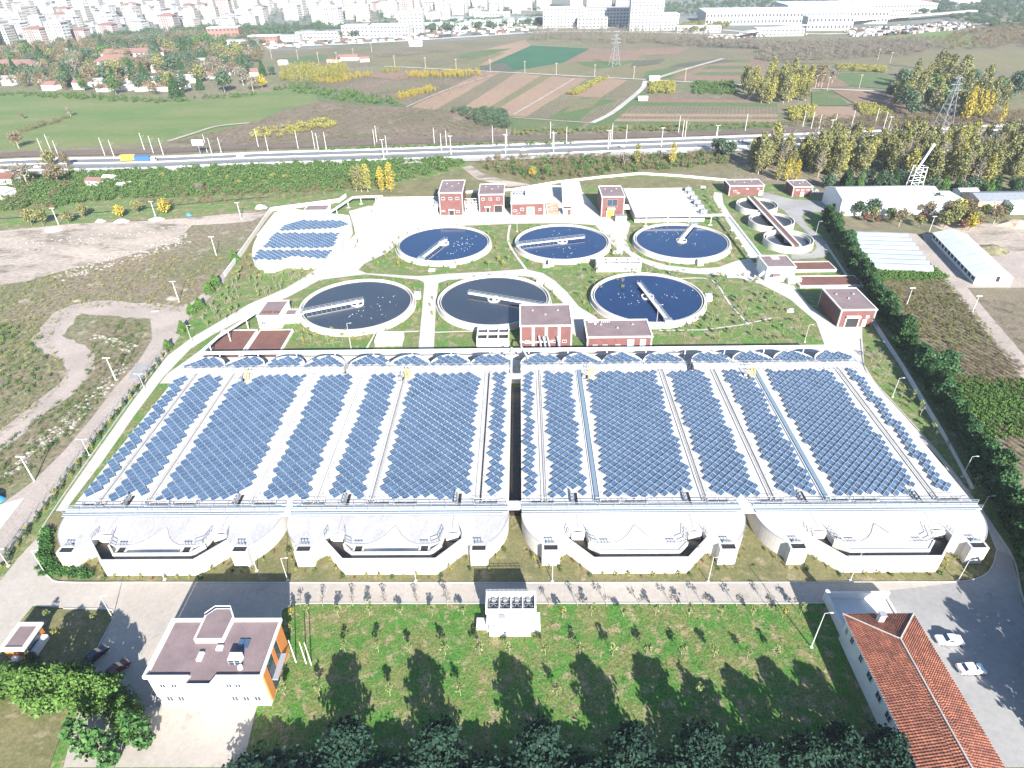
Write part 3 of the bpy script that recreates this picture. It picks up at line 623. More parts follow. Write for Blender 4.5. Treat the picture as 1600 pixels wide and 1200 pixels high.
    # dark drip edges of the front slabs
    for sg in (-1, 1):
        e_ = MB(); P_ = X([(sg*u, y) for u, y in arc(-11.2, 94.6, 11.42, 180, 226, 12)])
        for a, b in zip(P_, P_[1:]): e_.tube((a[0], a[1], ZR-.02), (b[0], b[1], ZR-.02), .09, 4)
        P_ = X([(sg*u, y) for u, y in [(-9.5, 86.7)] + IN_])
        for a, b in zip(P_, P_[1:]): e_.tube((a[0], a[1], ZR+.02), (b[0], b[1], ZR+.02), .07, 4)
        e_.build('roof_edge', ['greytrim'], t)
    # joints on the front slabs
    j = MB()
    for u in (-11.4, 11.4): j.box(c+u-.06, c+u+.06, 89.8, 95.4, ZR, ZR+.03)
    j.box(c-22.3, c+22.3, 93.4, 93.5, ZR, ZR+.02)
    j.build('slab_joint', ['greytrim'], t)
    # back lobes
    for k in range(4):
        u = c-17.0+k*11.33
        MB().prism([(u-5.5, 149.8), (u-5.5, 150.6)]+arc(u, 150.6, 5.5, 180, 0, 18)+[(u+5.5, 149.8)], 0, ZR).build('back_lobe', ['concrete'], t)
        MB().ring(u, 150.6, 5.45, 5.75, 0, ZR+.28, 18, 0, 0.02, math.pi-.02).build('lobe_parapet', ['white'], t)
    MB().box(c-HW_, c+HW_, 148.2, 149.8, 0, ZR+.35).build('cross_beam', ['white'], t)
    MB().rail([(c-HW_, 149.6, ZR+.35), (c+HW_, 149.6, ZR+.35)], 1, .045, 3).rail([(c-HW_, 148.3, ZR+.35), (c+HW_, 148.3, ZR+.35)], 1, .045, 3).build('railing', ['steel'], t)
    for u0, u1 in ((-21, -10.8), (10.8, 21)) if bi % 2 == 0 else ((-10.6, 0), (11, 21)):
        g_ = MB(); g_.box(c+u0, c+u1, 146.6, 148.05, ZR, ZR+.06)
        for k in range(9): g_.box(c+u0+k*(u1-u0)/8.1, c+u0+k*(u1-u0)/8.1+.15, 146.6, 148.05, ZR+.05, ZR+.14)
        g_.build('cover_slab', ['oldslab'], t)
    # front slots, gates
    for u0 in (-20.5, -7, -1.2, 15.6):
        s_ = MB(); s_.box(c+u0, c+u0+4.6, 96.55, 97.6, ZR, ZR+.02)
        sl = s_.build('grating_slot', ['dark'], t)
        r_ = MB(); r_.rail([(c+u0-.2, 96.3, ZR), (c+u0+4.8, 96.3, ZR), (c+u0+4.8, 97.4, ZR)], 1.0, .03, 2.3).rail([(c+u0-.2, 96.3, ZR), (c+u0-.2, 97.4, ZR), (c+u0+4.8, 97.4, ZR)], 1.0, .03, 2.3); r_.build('railing', ['whitemetal'], sl)
    for u in (-11.5, 12.0):
        s_ = MB(); s_.box(c+u, c+u+.65, 96.3, 99.9, ZR, ZR+.05); sl = s_.build('gate_slot', ['dark'], t)
        r_ = MB(); r_.box(c+u-.35, c+u-.1, 96.4, 99.5, ZR, ZR+.5)
        for k in range(4): r_.tube((c+u-.6, 96.6+k*.95, ZR), (c+u-.6, 96.6+k*.95, ZR+1.1), .06, 4).box(c+u-.8, c+u-.4, 96.4+k*.95, 96.8+k*.95, ZR+.6, ZR+.9)
        r_.build('gate_gear', ['steel'], sl)
    # yellow hoist over a pump pit
    u = (-3.4, -6.5, -5.0, -9.3)[bi]
    pit = thing('hoist_frame', 'yellow hoist over the pump pit, basin ' + adj[bi], 'hoist', (c+u, 145.6, ZR), 0, 'yellow hoists on the basin roofs')
    MB().box(c+u-1.2, c+u+.4, 143.4, 145.2, ZR, ZR+.04).build('pit_opening', ['dark'], pit)
    hm = MB()
    for q in (0, .9): hm.path([(c+u+.8+q, 143.6, ZR), (c+u+.8+q, 144.3, ZR+2.4), (c+u+.8+q, 145.9, ZR+2.4), (c+u+.8+q, 146.6, ZR)], .09, 5)
    for zz in (.6, 1.2, 1.8, 2.4): hm.tube((c+u+.8, 143.6+zz*.29, ZR+zz), (c+u+1.7, 143.6+zz*.29, ZR+zz), .05, 4)
    hm.build('frame', ['yellow'], pit)
    MB().box(c+u-1.1, c+u-.3, 143.7, 144.6, ZR+.04, ZR+.9).tube((c+u-.7, 144.1, ZR), (c+u-.7, 146.2, ZR+1.2), .15, 6).build('pump_motor', ['steel'], pit)
# decks bridging the gaps between basins
o = MB().box(-49.6, -48.35, 96.9, 147.2, 0, ZR-.004).build('gap_slab', ['concrete']); tag(o, 'narrow concrete infill between the two basins nearest the young shrubs', 'slab')
o = MB().box(44.7, 46.8, 96.9, 147.2, 0, ZR-.004).build('gap_slab', ['concrete']); tag(o, 'narrow concrete infill between the two basins nearest the conifer hedge', 'slab')
o = MB().box(-2.9, -.75, 97.6, 144.6, 0, 1.2).build('channel_water', ['sludge']); tag(o, 'dark open channel between the middle two basins', 'channel')
for y0, y1, lb in ((95.6, 97.6, 'near'), (144.6, 146.2, 'far')):
    o = MB().box(-3.15, -.5, y0, y1, 3.9, ZR+.06).build('crossing_slab', ['white']); tag(o, 'white slab bridging the ' + lb + ' end of the dark channel', 'slab')
for x0, x1, lb in ((-50.6, -47.4, 'beside the yellow-framed gap at the first two basins'), (44.0, 47.4, 'over the gap of the last two basins')):
    o = MB().box(x0, x1, 93.6, 97.4, ZR+.01, ZR+.12).build('crossing_slab', ['white']); tag(o, 'broad white slab ' + lb, 'slab')
# front walkway along all basins
t = thing('basin_walkway', 'long railed walkway along the near edge of the solar decks', 'walkway', (-1, 95, ZR))
for x0, x1 in ((-95.3, -49.3), (-47.9, -3.2), (-.4, 44.4), (46.9, 92.4)):
    MB().box(x0, x1, 94.4, 95.6, ZR+.01, ZR+.16).build('deck', ['white'], t)
    MB().box(x0, x1, 94.15, 94.35, ZR, ZR+.42).box(x0, x1, 95.65, 95.85, ZR+.01, ZR+.42).build('edge_beam', ['beamblue'], t)
    MB().rail([(x0, 94.25, ZR+.42), (x1, 94.25, ZR+.42)], .9, .045, 3).rail([(x0, 95.75, ZR+.42), (x1, 95.75, ZR+.42)], .9, .06, 3).build('railing', ['steel'], t)
    MB().tube((x0, 93.75, ZR+.3), (x1-1, 93.75, ZR+.3), .14, 6).build('pipe', ['steel'], t)
# raised joints, pipes and cable ducts running lengthwise between the solar fields
LONG = [(-89.75, 'steel', 'pipe'), (-79.3, 'steel', 'pipe'), (-57.2, 'kerb', 'kerb'), (-43.6, 'kerb', 'kerb'), (-32.0, 'steel', 'pipe'), (-9.6, 'dark', 'slot'), (4.3, 'kerb', 'kerb'), (15.25, 'cyan', 'duct'), (37.6, 'kerb', 'kerb'), (51.6, 'kerb', 'kerb'), (62.7, 'cyan', 'duct'), (85.0, 'kerb', 'kerb')]
where = ['nearest the young shrub strip', 'second from the young shrub strip', 'third from the young shrub strip', 'fourth from the young shrub strip', 'fifth from the young shrub strip', 'just before the dark channel', 'just past the dark channel', 'blue one in the basin after the dark channel', 'second after the dark channel', 'third after the dark channel', 'blue one in the basin by the hedge', 'nearest the conifer hedge']
for (x, mm, kd), wh in zip(LONG, where):
    t = thing('service_strip', 'long service strip between solar fields, ' + wh, 'duct', (x, 97, ZR), 0, 'lengthwise service strips on the solar decks')
    if kd == 'duct':
        MB().box(x-.4, x+.4, 97.2, 147.5, ZR, ZR+.4).build('duct_cover', [mm], t)
        MB().box(x-.75, x-.6, 97.2, 147.5, ZR, ZR+.25).box(x+.6, x+.75, 97.2, 147.5, ZR, ZR+.25).build('edge_beam', ['white'], t)
    elif kd == 'slot':
        MB().box(x+.3, x+.62, 98, 147, ZR, ZR+.03).build('slot', ['dark'], t)
        MB().box(x-.6, x+.25, 97, 147.5, ZR, ZR+.2).box(x+.7, x+.9, 97, 147.5, ZR, ZR+.25).build('slab_edge', ['oldslab'], t)
    else:
        MB().box(x-.65, x-.45, 97, 147.5, ZR, ZR+.22).box(x+.45, x+.65, 97, 147.5, ZR, ZR+.22).build('edge_beam', ['kerb'], t)
        MB().tube((x+.1, 97, ZR+.28), (x+.1, 147.5, ZR+.28), .16 if mm == 'steel' else .07, 6).build('pipe', ['steel'], t)
    b = MB()
    for k in range(10): b.tube((x+.6, 100+k*5, ZR+.1), (x+1.1, 100+k*5, ZR+.1), .05, 4).tube((x+1.1, 100+k*5, ZR), (x+1.1, 100+k*5, ZR+.45), .05, 4)
    b.build('branch_pipe', ['steel'], t)

# ================================================================== SOLAR PANELS
TILT = math.radians(19)
def panel_mesh():
    mb = MB(); w_, d_ = .80, .49
    T = Matrix.Rotation(math.radians(45), 4, 'Z') @ Matrix.Rotation(TILT, 4, 'X')
    def q(P): return [tuple(T @ Vector(p)) for p in P]
    x0, x1, y0, y1 = -w_, w_, -d_, d_
    mb.add(q([(x0, y0, 0), (x1, y0, 0), (x1, y1, 0), (x0, y1, 0), (x0, y0, .04), (x1, y0, .04), (x1, y1, .04), (x0, y1, .04)]), [(0, 1, 5, 4), (1, 2, 6, 5), (2, 3, 7, 6), (3, 0, 4, 7), (4, 5, 6, 7), (3, 2, 1, 0)], 0)
    e = .035
    mb.add(q([(x0+e, y0+e, .045), (x1-e, y0+e, .045), (x1-e, y1-e, .045), (x0+e, y1-e, .045)]), [(0, 1, 2, 3)], 1)
    for x in (x0*.6, x1*.6):
        mb.add(q([(x, y1-.06, 0)]) + [tuple(Vector(q([(x, y1-.06, 0)])[0]) + Vector((.03, 0, 0)))] + [(q([(x, y1-.06, 0)])[0][0]+.03, q([(x, y1-.06, 0)])[0][1], -.42), (q([(x, y1-.06, 0)])[0][0], q([(x, y1-.06, 0)])[0][1], -.42)], [(0, 1, 2, 3)], 0)
    return mb
PMB = panel_mesh(); PM = PMB.mesh('solar_panel', ['frame', 'panel'])
PV = np.array(PMB.v)
U45 = np.array([math.cos(math.radians(45)), math.sin(math.radians(45))]); N45 = np.array([-U45[1], U45[0]])
def solar_array(label, inside, bounds, z, group, cap=300):
    x0, x1, y0, y1 = bounds; c0 = np.array([(x0+x1)/2, (y0+y1)/2])
    t = thing('solar_array', label, 'solar array', (c0[0], y0, z), 0, group)
    P = []
    for r in range(-140, 280):
        base = N45*(r*1.365)
        for k in range(-60, 260):
            p = base + U45*(k*1.685 + (r % 2)*.0)
            if x0-.2 < p[0] < x1+.2 and y0 < p[1] < y1 and inside(p[0], p[1]): P.append(p)
    P.sort(key=lambda p: math.hypot(p[0], p[1]))
    for p in P[:cap]: part('solar_panel', PM, t, (p[0]-c0[0], p[1]-y0, .42+random.uniform(-.012, .012)), (random.gauss(0, .012), random.gauss(0, .012), random.gauss(0, .006)))
    if len(P) > cap:
        mb = MB()
        for p in P[cap:]:
            k = len(mb.v); mb.v += [(v[0]+p[0]-c0[0], v[1]+p[1]-y0, v[2]+.42) for v in PMB.v]
            mb.f += [tuple(i+k for i in f) for f in PMB.f]; mb.m += PMB.m
        o = mb.local('solar_panels', ['frame', 'panel'], t); o['kind'] = 'stuff'
    mb = MB()
    mb.box(-.05, .05, .3, y1-y0-.3, .02, .06); mb.local('cable_tray', ['frame'], t)
    return len(P)
FLD = [(-94.6, -90.4), (-88.7, -80.6), (-78.0, -58.8), (-55.5, -45.3), (-41.6, -33.6), (-30.6, -11.1), (-8.1, -4.0), (-.1, 3.1), (5.5, 13.6), (16.9, 36.4), (38.9, 49.6), (53.6, 61.8), (64.8, 83.4), (86.7, 90.2)]
fw = ['narrowest field beside the young shrub strip', 'medium field second from the young shrub strip', 'broad field in the basin by the shrub strip', 'medium field over the joint of the first two basins', 'medium field before the broad one at the dark channel', 'broad field just before the dark channel', 'narrow field along the near side of the dark channel',
      'narrow field along the far side of the dark channel', 'medium field between the dark channel and the blue duct', 'broad field just past the first blue duct', 'medium field over the joint of the last two basins', 'medium field before the blue duct near the hedge', 'broad field in the basin by the conifer hedge', 'narrowest field beside the conifer hedge road']
npan = 0
for (a, b), lb in zip(FLD, fw):
    m_ = (b-a)/2 > 3; pits = []
    for c in BASX:
        for u in (-11.5, 12.0): pits.append((c+u-1.3, c+u+1.4, 95, 100.4))
    for c, u in zip(BASX, (-3.4, -6.5, -5.0, -9.3)): pits.append((c+u-2.0, c+u+2.6, 142.6, 148))
    def ins(x, y, a=a, b=b, pits=pits):
        if not (a+.55 < x < b-.55): return False
        if y < 98.4+ (0.8 if b-a < 5 else 0): return False
        for p in pits:
            if p[0] < x < p[1] and p[2] < y < p[3]: return False
        return True
    npan += solar_array('blue solar panels in slanting rows, ' + lb, ins, (a, b, 97.4, 145.8), ZR, 'solar fields on the basin roofs')
for bi, c in enumerate(BASX):
    for k in range(4):
        u = c-17.0+k*11.33
        def ins(x, y, u=u): return (x-u)**2+(y-150.6)**2 < 4.9**2 or (abs(x-u) < 4.8 and 150.3 < y < 151)
        npan += solar_array('fan of solar panels, ' + ONES[k+1] + ' lobe of the basin ' + adj[bi], lambda x, y, f=ins: y > 150.4 and f(x, y), (u-5.2, u+5.2, 150.1, 156.2), ZR, 'solar fans on the rounded far lobes')
print('panels', npan)

# ================================================================== BUILDINGS OF THE PLANT
def window(t, x, z, w, h, y, name='window', mats=('white', 'glass'), bars=1, side='S', depth=.08):
    """frame ring with a pane set back, on a south (S) / west (W) / east (E) face"""
    mb = MB(); f = .09
    def B(a0, a1, b0, b1, d0, d1, mi):
        if side == 'S': mb.box(a0, a1, y-d1, y-d0, b0, b1, mi)
        elif side == 'E': mb.box(y+d0, y+d1, a0, a1, b0, b1, mi)
        else: mb.box(y-d1, y-d0, a0, a1, b0, b1, mi)
    B(x, x+w, z, z+f, .0, depth, 0); B(x, x+w, z+h-f, z+h, .0, depth, 0); B(x, x+f, z+f, z+h-f, 0, depth, 0); B(x+w-f, x+w, z+f, z+h-f, 0, depth, 0)
    for i in range(bars): B(x+w*(i+1)/(bars+1)-.03, x+w*(i+1)/(bars+1)+.03, z+f, z+h-f, .03, depth, 0)
    B(x+f, x+w-f, z+f, z+h-f, 0.005, .03, 1)
    return mb.build(name, list(mats), t)
def bld(name, label, cat, x0, x1, y0, y1, h, wallm='brick', roofm='membrane', trim='white', wins=(), doors=(), pil=0, z=0.0, group=None, corner='greytrim', par=.35, over=.18):
    t = thing(name, label, cat, ((x0+x1)/2, (y0+y1)/2, z), 0, group)
    zz = z
    MB().box(x0, x1, y0, y1, zz, zz+h-.4).build('wall', [wallm], t)
    MB().box(x0+.1, x1-.1, y0+.1, y1-.1, zz+h-.4, zz+h-.22).build('roof', [roofm], t)
    p = MB(); e = over
    p.box(x0-e, x1+e, y0-e, y0+.22, zz+h-.4, zz+h).box(x0-e, x1+e, y1-.22, y1+e, zz+h-.4, zz+h).box(x0-e, x0+.22, y0+.22, y1-.22, zz+h-.4, zz+h).box(x1-.22, x1+e, y0+.22, y1-.22, zz+h-.4, zz+h)
    p.build('parapet', [trim], t)
    if corner:
        for xx in (x0-.05, x1-.45): MB().box(xx, xx+.5, y0-.06, y0+.4, zz, zz+h-.41).build('corner_trim', [corner], t)
        MB().box(x0-.04, x0+.45, y1-.5, y1+.05, zz, zz+h-.41).build('corner_trim', [corner], t)
        for k in range(pil): q = x0+(x1-x0)*(k+1)/(pil+1); MB().box(q-.45, q+.45, y0-.08, y0-.003, zz, zz+h-.41).build('pilaster', [corner], t)
    if wallm == 'brick' and x1-x0 > 8:
        for k in range(3):
            vx, vy = x0+(x1-x0)*(.25+.25*k), y0+(y1-y0)*(.72-.2*(k % 2)); MB().box(vx-.3, vx+.3, vy-.3, vy+.3, zz+h-.22, zz+h+.12).build('roof_vent', ['greytrim'], t)
    for wn in wins: window(t, x0+wn[0], zz+wn[1], wn[2], wn[3], y0, bars=wn[4] if len(wn) > 4 else 1)
    for d in doors:
        o = MB(); o.box(x0+d[0], x0+d[0]+d[2], y0-.09, y0-.005, zz+.02, zz+d[1]); dd = o.build('door', [d[3]], t)
        o = MB(); o.box(x0+d[0]-.12, x0+d[0], y0-.12, y0-.004, zz, zz+d[1]+.12).box(x0+d[0]+d[2], x0+d[0]+d[2]+.12, y0-.12, y0-.004, zz, zz+d[1]+.12).box(x0+d[0], x0+d[0]+d[2], y0-.12, y0-.004, zz+d[1], zz+d[1]+.12)
        o.build('door_frame', ['white'], dd)
    return t
BG = 'flat-roofed brick plant buildings'
t = bld('brick_building', 'taller of the twin brick towers, grey-pink flat roof, beside the long open grit channels', 'building', -36.9, -26.2, 286, 304.5, 10.4, 'brick', group=BG,
    wins=[(1.2, 7.0, 1.5, 1.2), (4.4, 7.0, 1.5, 1.2), (7.6, 7.0, 1.5, 1.2), (.8, 1.6, 1.6, .6), (7.4, 1.2, 1.6, .9)], doors=[(4.2, 2.4, 2.2, 'dark')])
MB().box(-32.9, -30.0, 284.4, 285.9, 2.6, 2.8).build('canopy', ['white'], t)
t = bld('brick_building', 'lower of the twin brick towers, next to a scaffold of white pipes', 'building', -19.2, -7.6, 289, 304.5, 8.4, 'brick', group=BG,
    wins=[(1.3, 5.6, 1.4, 1.1), (4.6, 5.6, 1.4, 1.1), (8.0, 5.6, 1.4, 1.1)], doors=[(3.2, 2.4, 1.6, 'dark'), (7.0, 3.2, 3.6, 'dark')])
MB().box(-16.8, -13.8, 287.5, 288.9, 2.6, 2.8).build('canopy', ['white'], t)
t = thing('pipe_scaffold', 'white pipe frame standing between the twin brick towers', 'pipework', (-22.7, 291, 0))
mb = MB()
for k in range(4): mb.rail([(-25.5+k*1.6, 289, 1.2+k*.9), (-25.5+k*1.6, 296, 1.2+k*.9)], .9, .08, 2)
for k in range(5):
    mb.tube((-25.6+k*1.3, 289.5, 0), (-25.6+k*1.3, 289.5, 5.5-.3*k), .16, 6); mb.tube((-25.8, 289.5+k, 1+k), (-20, 289.5+k, 1+k), .12, 6)
mb.build('pipes', ['white'], t)
MB().box(-25.5, -20.2, 293, 300, 0, 2.5).build('plinth', ['concrete'], t)
t = bld('brick_building', 'low brick building with a pale blue door and cluttered white roof', 'building', -4.5, 10.6, 284.6, 300, 5.6, 'brick', 'concrete', group=BG,
    wins=[(1.0, 1.6, 1.7, 1.0), (4.2, 2.2, 1.5, 1.1), (12.4, 2.0, 1.2, 1.0)], doors=[(7.2, 3.6, 3.2, 'cyan')])
MB().box(2.2, 6.2, 294, 298.5, 5.4, 8.0).build('roof_room', ['white'], t)
mb = MB()
for k in range(4): mb.box(-3+k*1.4, -2.2+k*1.4, 296+k*.4, 298+k*.3, 5.4, 6.6)
mb.tube((-3, 297, 6.2), (2, 298, 6.2), .3, 8); mb.build('roof_ducts', ['steel'], t)
t = bld('brick_kiosk', 'tiny brick kiosk on a white slab in front of the white shed', 'kiosk', 18.9, 22.8, 284, 287.5, 3.0, 'brick', 'redbed', doors=[(.6, 2.1, 1.3, 'white')])
t = thing('paved_plot', 'reddish paved plot with white kerb next to the tiny brick kiosk', 'paving', (15, 288, .1))
MB().box(12.0, 17.4, 284, 300, 0, .32).build('paving', ['rust'], t); MB().box(11.7, 12.0, 284, 300, 0, .5).box(17.4, 17.7, 284, 300, 0, .5).build('kerb_edge', ['white'], t)
t = bld('white_shed', 'white sheet-metal shed between the low brick building and the lone tower', 'shed', 19.6, 28.2, 299, 313, 6.2, 'whitemetal', 'roofmetal', corner=None, doors=[(2.5, 3.8, 3.4, 'roofmetal')])
for k in range(6): MB().box(19.7, 28.1, 301+k*2, 301.08+k*2, 6, 6.06).build('roof_seam', ['steel'], t)
t = bld('brick_building', 'lone brick tower with a yellow door and large upper opening', 'building', 35.6, 45.7, 280.3, 295.6, 9.4, 'brick', group=BG, doors=[(2.6, 4.0, 3.0, 'yellow')])
window(t, 38.0, 5.0, 4.6, 3.0, 280.3, 'window', ('greytrim', 'glass'), 1)
MB().box(38.2, 41.6, 278.4, 280.2, 4.1, 4.4).build('canopy', ['white'], t)
MB().box(46.1, 49.5, 284, 290, 2.2, 2.5).box(46.1, 46.3, 284, 284.2, 0, 2.2).box(49.3, 49.5, 284, 284.2, 0, 2.2).build('side_platform', ['white'], t)
mb = MB().box(41.2, 46.2, 274, 276.6, .1, 2.6); t = thing('skip_container', 'grey metal container in front of the lone tower', 'container', (43.7, 275, .1))
mb.build('body', ['steel'], t)
for k in range(8): MB().box(41.4+k*.6, 41.55+k*.6, 273.9, 274, .1, 2.6).build('rib', ['greytrim'], t)
bld('brick_building', 'long low brick building behind the three small tanks', 'building', 99.6, 116.0, 307.6, 317.5, 4.9, 'brick', group=BG, wins=[(2.2, 1.8, 1.6, .9), (8.0, 3.0, 1.2, .5), (13.2, 3.0, 1.2, .5), (4, .9, 1.2, .8)], doors=[(14.5, 2.2, 1.2, 'white')])
bld('brick_building', 'smallest brick block, square, beside the woodland and two parked cars', 'building', 128.9, 137.9, 304.8, 315, 4.9, 'brick', group=BG, wins=[(1.4, 2.8, 1.5, .7), (3.8, 2.8, 1.5, .7), (6.2, 2.8, 1.5, .7)], doors=[(3.9, 2.2, 1.4, 'greytrim')])
t = bld('brick_building', 'square brick hall with an open gateway beside the conifer hedge', 'building', 98.6, 109.5, 178.0, 193.2, 6.2, 'brick', group=BG, doors=[(7.6, 2.6, 1.0, 'white')])
mb = MB().box(100.9, 104.7, 177.84, 177.99, .1, 3.5); mb.build('gateway', ['dark'], t)
MB().box(100.6, 105.0, 177.2, 177.98, 3.5, 4.0).box(100.6, 100.9, 177.7, 177.98, .1, 3.5).box(104.7, 105.0, 177.7, 177.98, .1, 3.5).build('gate_frame', ['white'], t)
MB().box(106.7, 107.7, 177.85, 177.98, 3.2, 4.0).build('air_unit', ['white'], t)
t = bld('brick_building', 'tallest brick block at the far edge of the solar decks, four panelled bays', 'building', -.6, 14.9, 167.6, 181.2, 7.6, 'brick', pil=3, group=BG,
    wins=[(1.5, 1.6, 1.3, .9), (5.2, 1.6, 1.3, .9), (9.4, 1.6, 1.3, .9), (12.6, 1.6, 1.3, .9)])
t = bld('brick_building', 'low wide brick building with two white doors at the solar decks', 'building', 19.3, 38.7, 166.4, 177.0, 4.2, 'brick', pil=0, group=BG,
    wins=[(1.8, .9, 1.4, .5), (4.8, .9, 1.4, .5), (8.6, .9, 1.4, .5)], doors=[(12.2, 3.0, 1.7, 'white'), (16.0, 3.0, 1.4, 'white')])
mb = MB()
for k in range(5): mb.box(20.4+k*.7, 20.8+k*.7, 175.6, 176, 4.0, 4.3).box(24.4+k*.6, 24.7+k*.6, 175.6, 176, 4.0, 4.3)
mb.box(22.2, 22.8, 174.4, 174.9, 4, 4.4); mb.build('roof_vents', ['white'], t)
# white houses
t = bld('control_house', 'white control house with pink flat roof beside the tank with grey water', 'building', -84.6, -77.4, 181.3, 192, 4.7, 'white', 'membrane', corner=None, wins=[(1, 1.5, 1.2, 1)])
MB().box(-77.4, -72.6, 184.5, 189, 0, 3.0).build('annex', ['white'], t); MB().box(-76.9, -73.8, 185, 188, 3.0, 3.06).build('annex_roof', ['membrane'], t)
MB().box(-83.6, -80.6, 183, 184.6, 4.5, 4.6).box(-79.9, -78.0, 183, 184.6, 4.5, 4.6).build('roof_hatch', ['redbed'], t)
t = bld('control_house', 'small white control house behind the left solar-roofed tank', 'building', -97.5, -87.3, 281.9, 289.4, 4.6, 'white', 'membrane', corner=None, wins=[(2.2, 1.6, .7, .9, 0), (3.4, 1.6, .7, .9, 0), (7.6, 1.9, 1.9, 1.2)])
t = bld('control_house', 'white control house at the road fork, next to two brown drying beds', 'building', 86.8, 96.8, 211.8, 222.2, 5.6, 'white', 'membrane', corner=None, wins=[(1.3, 1.4, .5, 1.0, 0), (2.2, 1.4, .5, 1.0, 0)])
MB().box(94.4, 98.8, 209.4, 211.6, 0, 2.0).build('annex', ['white'], t)
MB().box(90.8, 93.6, 219, 221.5, 5.35, 5.45).build('roof_hatch', ['roofmetal'], t)
MB().box(88.6, 91.4, 209.9, 211.7, 2.6, 3.1).build('porch', ['membrane'], t)
# red-brown drying beds
def beds(label, rects, rim=.3, h=1.0, group='sludge drying beds'):
    x0 = min(r[0] for r in rects); x1 = max(r[1] for r in rects); y0 = min(r[2] for r in rects); y1 = max(r[3] for r in rects)
    t = thing('drying_bed', label, 'drying bed', ((x0+x1)/2, (y0+y1)/2, 0), 0, group)
    m = MB()
    for r in rects:
        m.box(r[0]-rim, r[1]+rim, r[2]-rim, r[2], 0, h).box(r[0]-rim, r[1]+rim, r[3], r[3]+rim, 0, h+.003).box(r[0]-rim, r[0], r[2], r[3], 0, h).box(r[1], r[1]+rim, r[2], r[3], 0, h+.003)
        MB().box(r[0], r[1], r[2], r[3], 0, h*.82).build('bed_surface', ['redbed'], t)
    m.build('rim_wall', ['white'], t)
def W(px, py, z=1): return g(px, py, z)
a = W(340, 552); b = W(385, 517); c_ = W(460, 517)
beds('pair of square red-brown drying beds in front of the white house with pink roof', [(-95.3, -84.6, 161.5, 178.6), (-83.2, -73.2, 161.5, 178.6)])
beds('two long brown drying beds beside the white control house at the road fork', [(97.6, 115.0, 219.5, 226.5), (97.6, 119.0, 206.3, 213.8)])
beds('two narrow red drying beds behind the left solar-roofed tank', [(-113, -97.8, 272.5, 280), (-113, -103, 263.5, 268.6)], h=.6)

# solar-roofed holding tank at the left
t = thing('holding_tank', 'white walled tank with three blue solar fields on its roof, beside the boundary wall', 'tank', (-90, 240, 0))
tp = G([(399, 404), (398, 416), (404, 421), (422, 424), (436, 424), (448, 419), (462, 419), (475, 421), (490, 421), (512, 413), (535, 395), (552, 365), (548, 352), (500, 347), (452, 340), (432, 348), (412, 375), (402, 394)], 0)
MB().prism(tp, 0, 4.6, 0, 1).build('tank_body', ['concrete', 'roofslab'], t)
for q in ((424, 0), (504, 0)): x, y = g(q[0], 424 if q[0] < 450 else 417, 0); MB().box(x-2, x+2, y-1.5, y+1.2, 0, 4.2).build('buttress', ['concrete'], t)
x, y = g(428, 405, 4.6); MB().box(x-3, x+3, y-.5, y+.5, 4.6, 4.64).build('roof_opening', ['dark'], t)
for lb, q in (('nearest', [(396, 406), (403, 391), (520, 391), (505, 404), (475, 402), (462, 400), (430, 405)]), ('middle', [(410, 387), (430, 364), (530, 364), (520, 387)]), ('farthest', [(434, 360), (450, 350), (470, 344), (530, 345), (545, 349), (530, 355), (500, 358)])):
    P = G(q, 5.0); xs = [p[0] for p in P]; ys = [p[1] for p in P]
    P = [(max(-103, p[0]), p[1]) if False else p for p in P]
    solar_array(lb + ' of the three solar fields on the white-walled holding tank', lambda x, y, P=P: bool(inpoly(np.array([x]), np.array([y]), P)[0]), (min(xs), max(xs), min(ys), max(ys)), 4.6, 'solar fields on the holding tank', cap=300)

# rectangular grit channels
def channels(label, x0, x1, y0, y1, n, h=3.2, sluice='E'):
    t = thing('grit_chamber', label, 'basin', ((x0+x1)/2, (y0+y1)/2, 0), 0, 'long rectangular grit chambers')
    m = MB(); m.box(x0, x1, y0, y0+.4, 0, h).box(x0, x1, y1-.4, y1, 0, h).box(x0, x0+.4, y0+.4, y1-.4, 0, h).box(x1-.4, x1, y0+.4, y1-.4, 0, h)
    for k in range(1, n):
        yy = y0+(y1-y0)*k/n; m.box(x0+.4, x1-.4, yy-1.1 if k % 2 else yy-.2, yy+1.1 if k % 2 else yy+.2, 0, h-.004*k)
    m.build('channel_walls', ['concrete'], t)
    for k in range(n):
        a, b = y0+(y1-y0)*k/n+1.15, y0+(y1-y0)*(k+1)/n-1.15
        MB().box(x0+.42, x1-.42, a, b, 0, h-.9).build('channel_floor', ['roofslab' if k % 2 == 0 else 'concrete'], t)
        MB().rail([(x0+1, a-.6, h), (x1-1, a-.6, h)], 1, .05, 4).build('railing', ['steel'], t)
    xs = x1 if sluice == 'E' else x0
    for k in range(6):
        yy = y0+(y1-y0)*(k+.5)/6; MB().box(xs-1.4, xs+1.4, yy-.5, yy+.5, h-.5, h+1.2).tube((xs, yy, h+1.2), (xs, yy, h+2), .2, 6).build('sluice_gate', ['steel'], t)
    return t
channels('long open white grit chamber next to the taller twin tower', -68.3, -38.2, 288, 303.5, 3)
channels('white double grit chamber with a row of sluice gates beside the lone tower', 49.5, 80.0, 273, 311, 4)

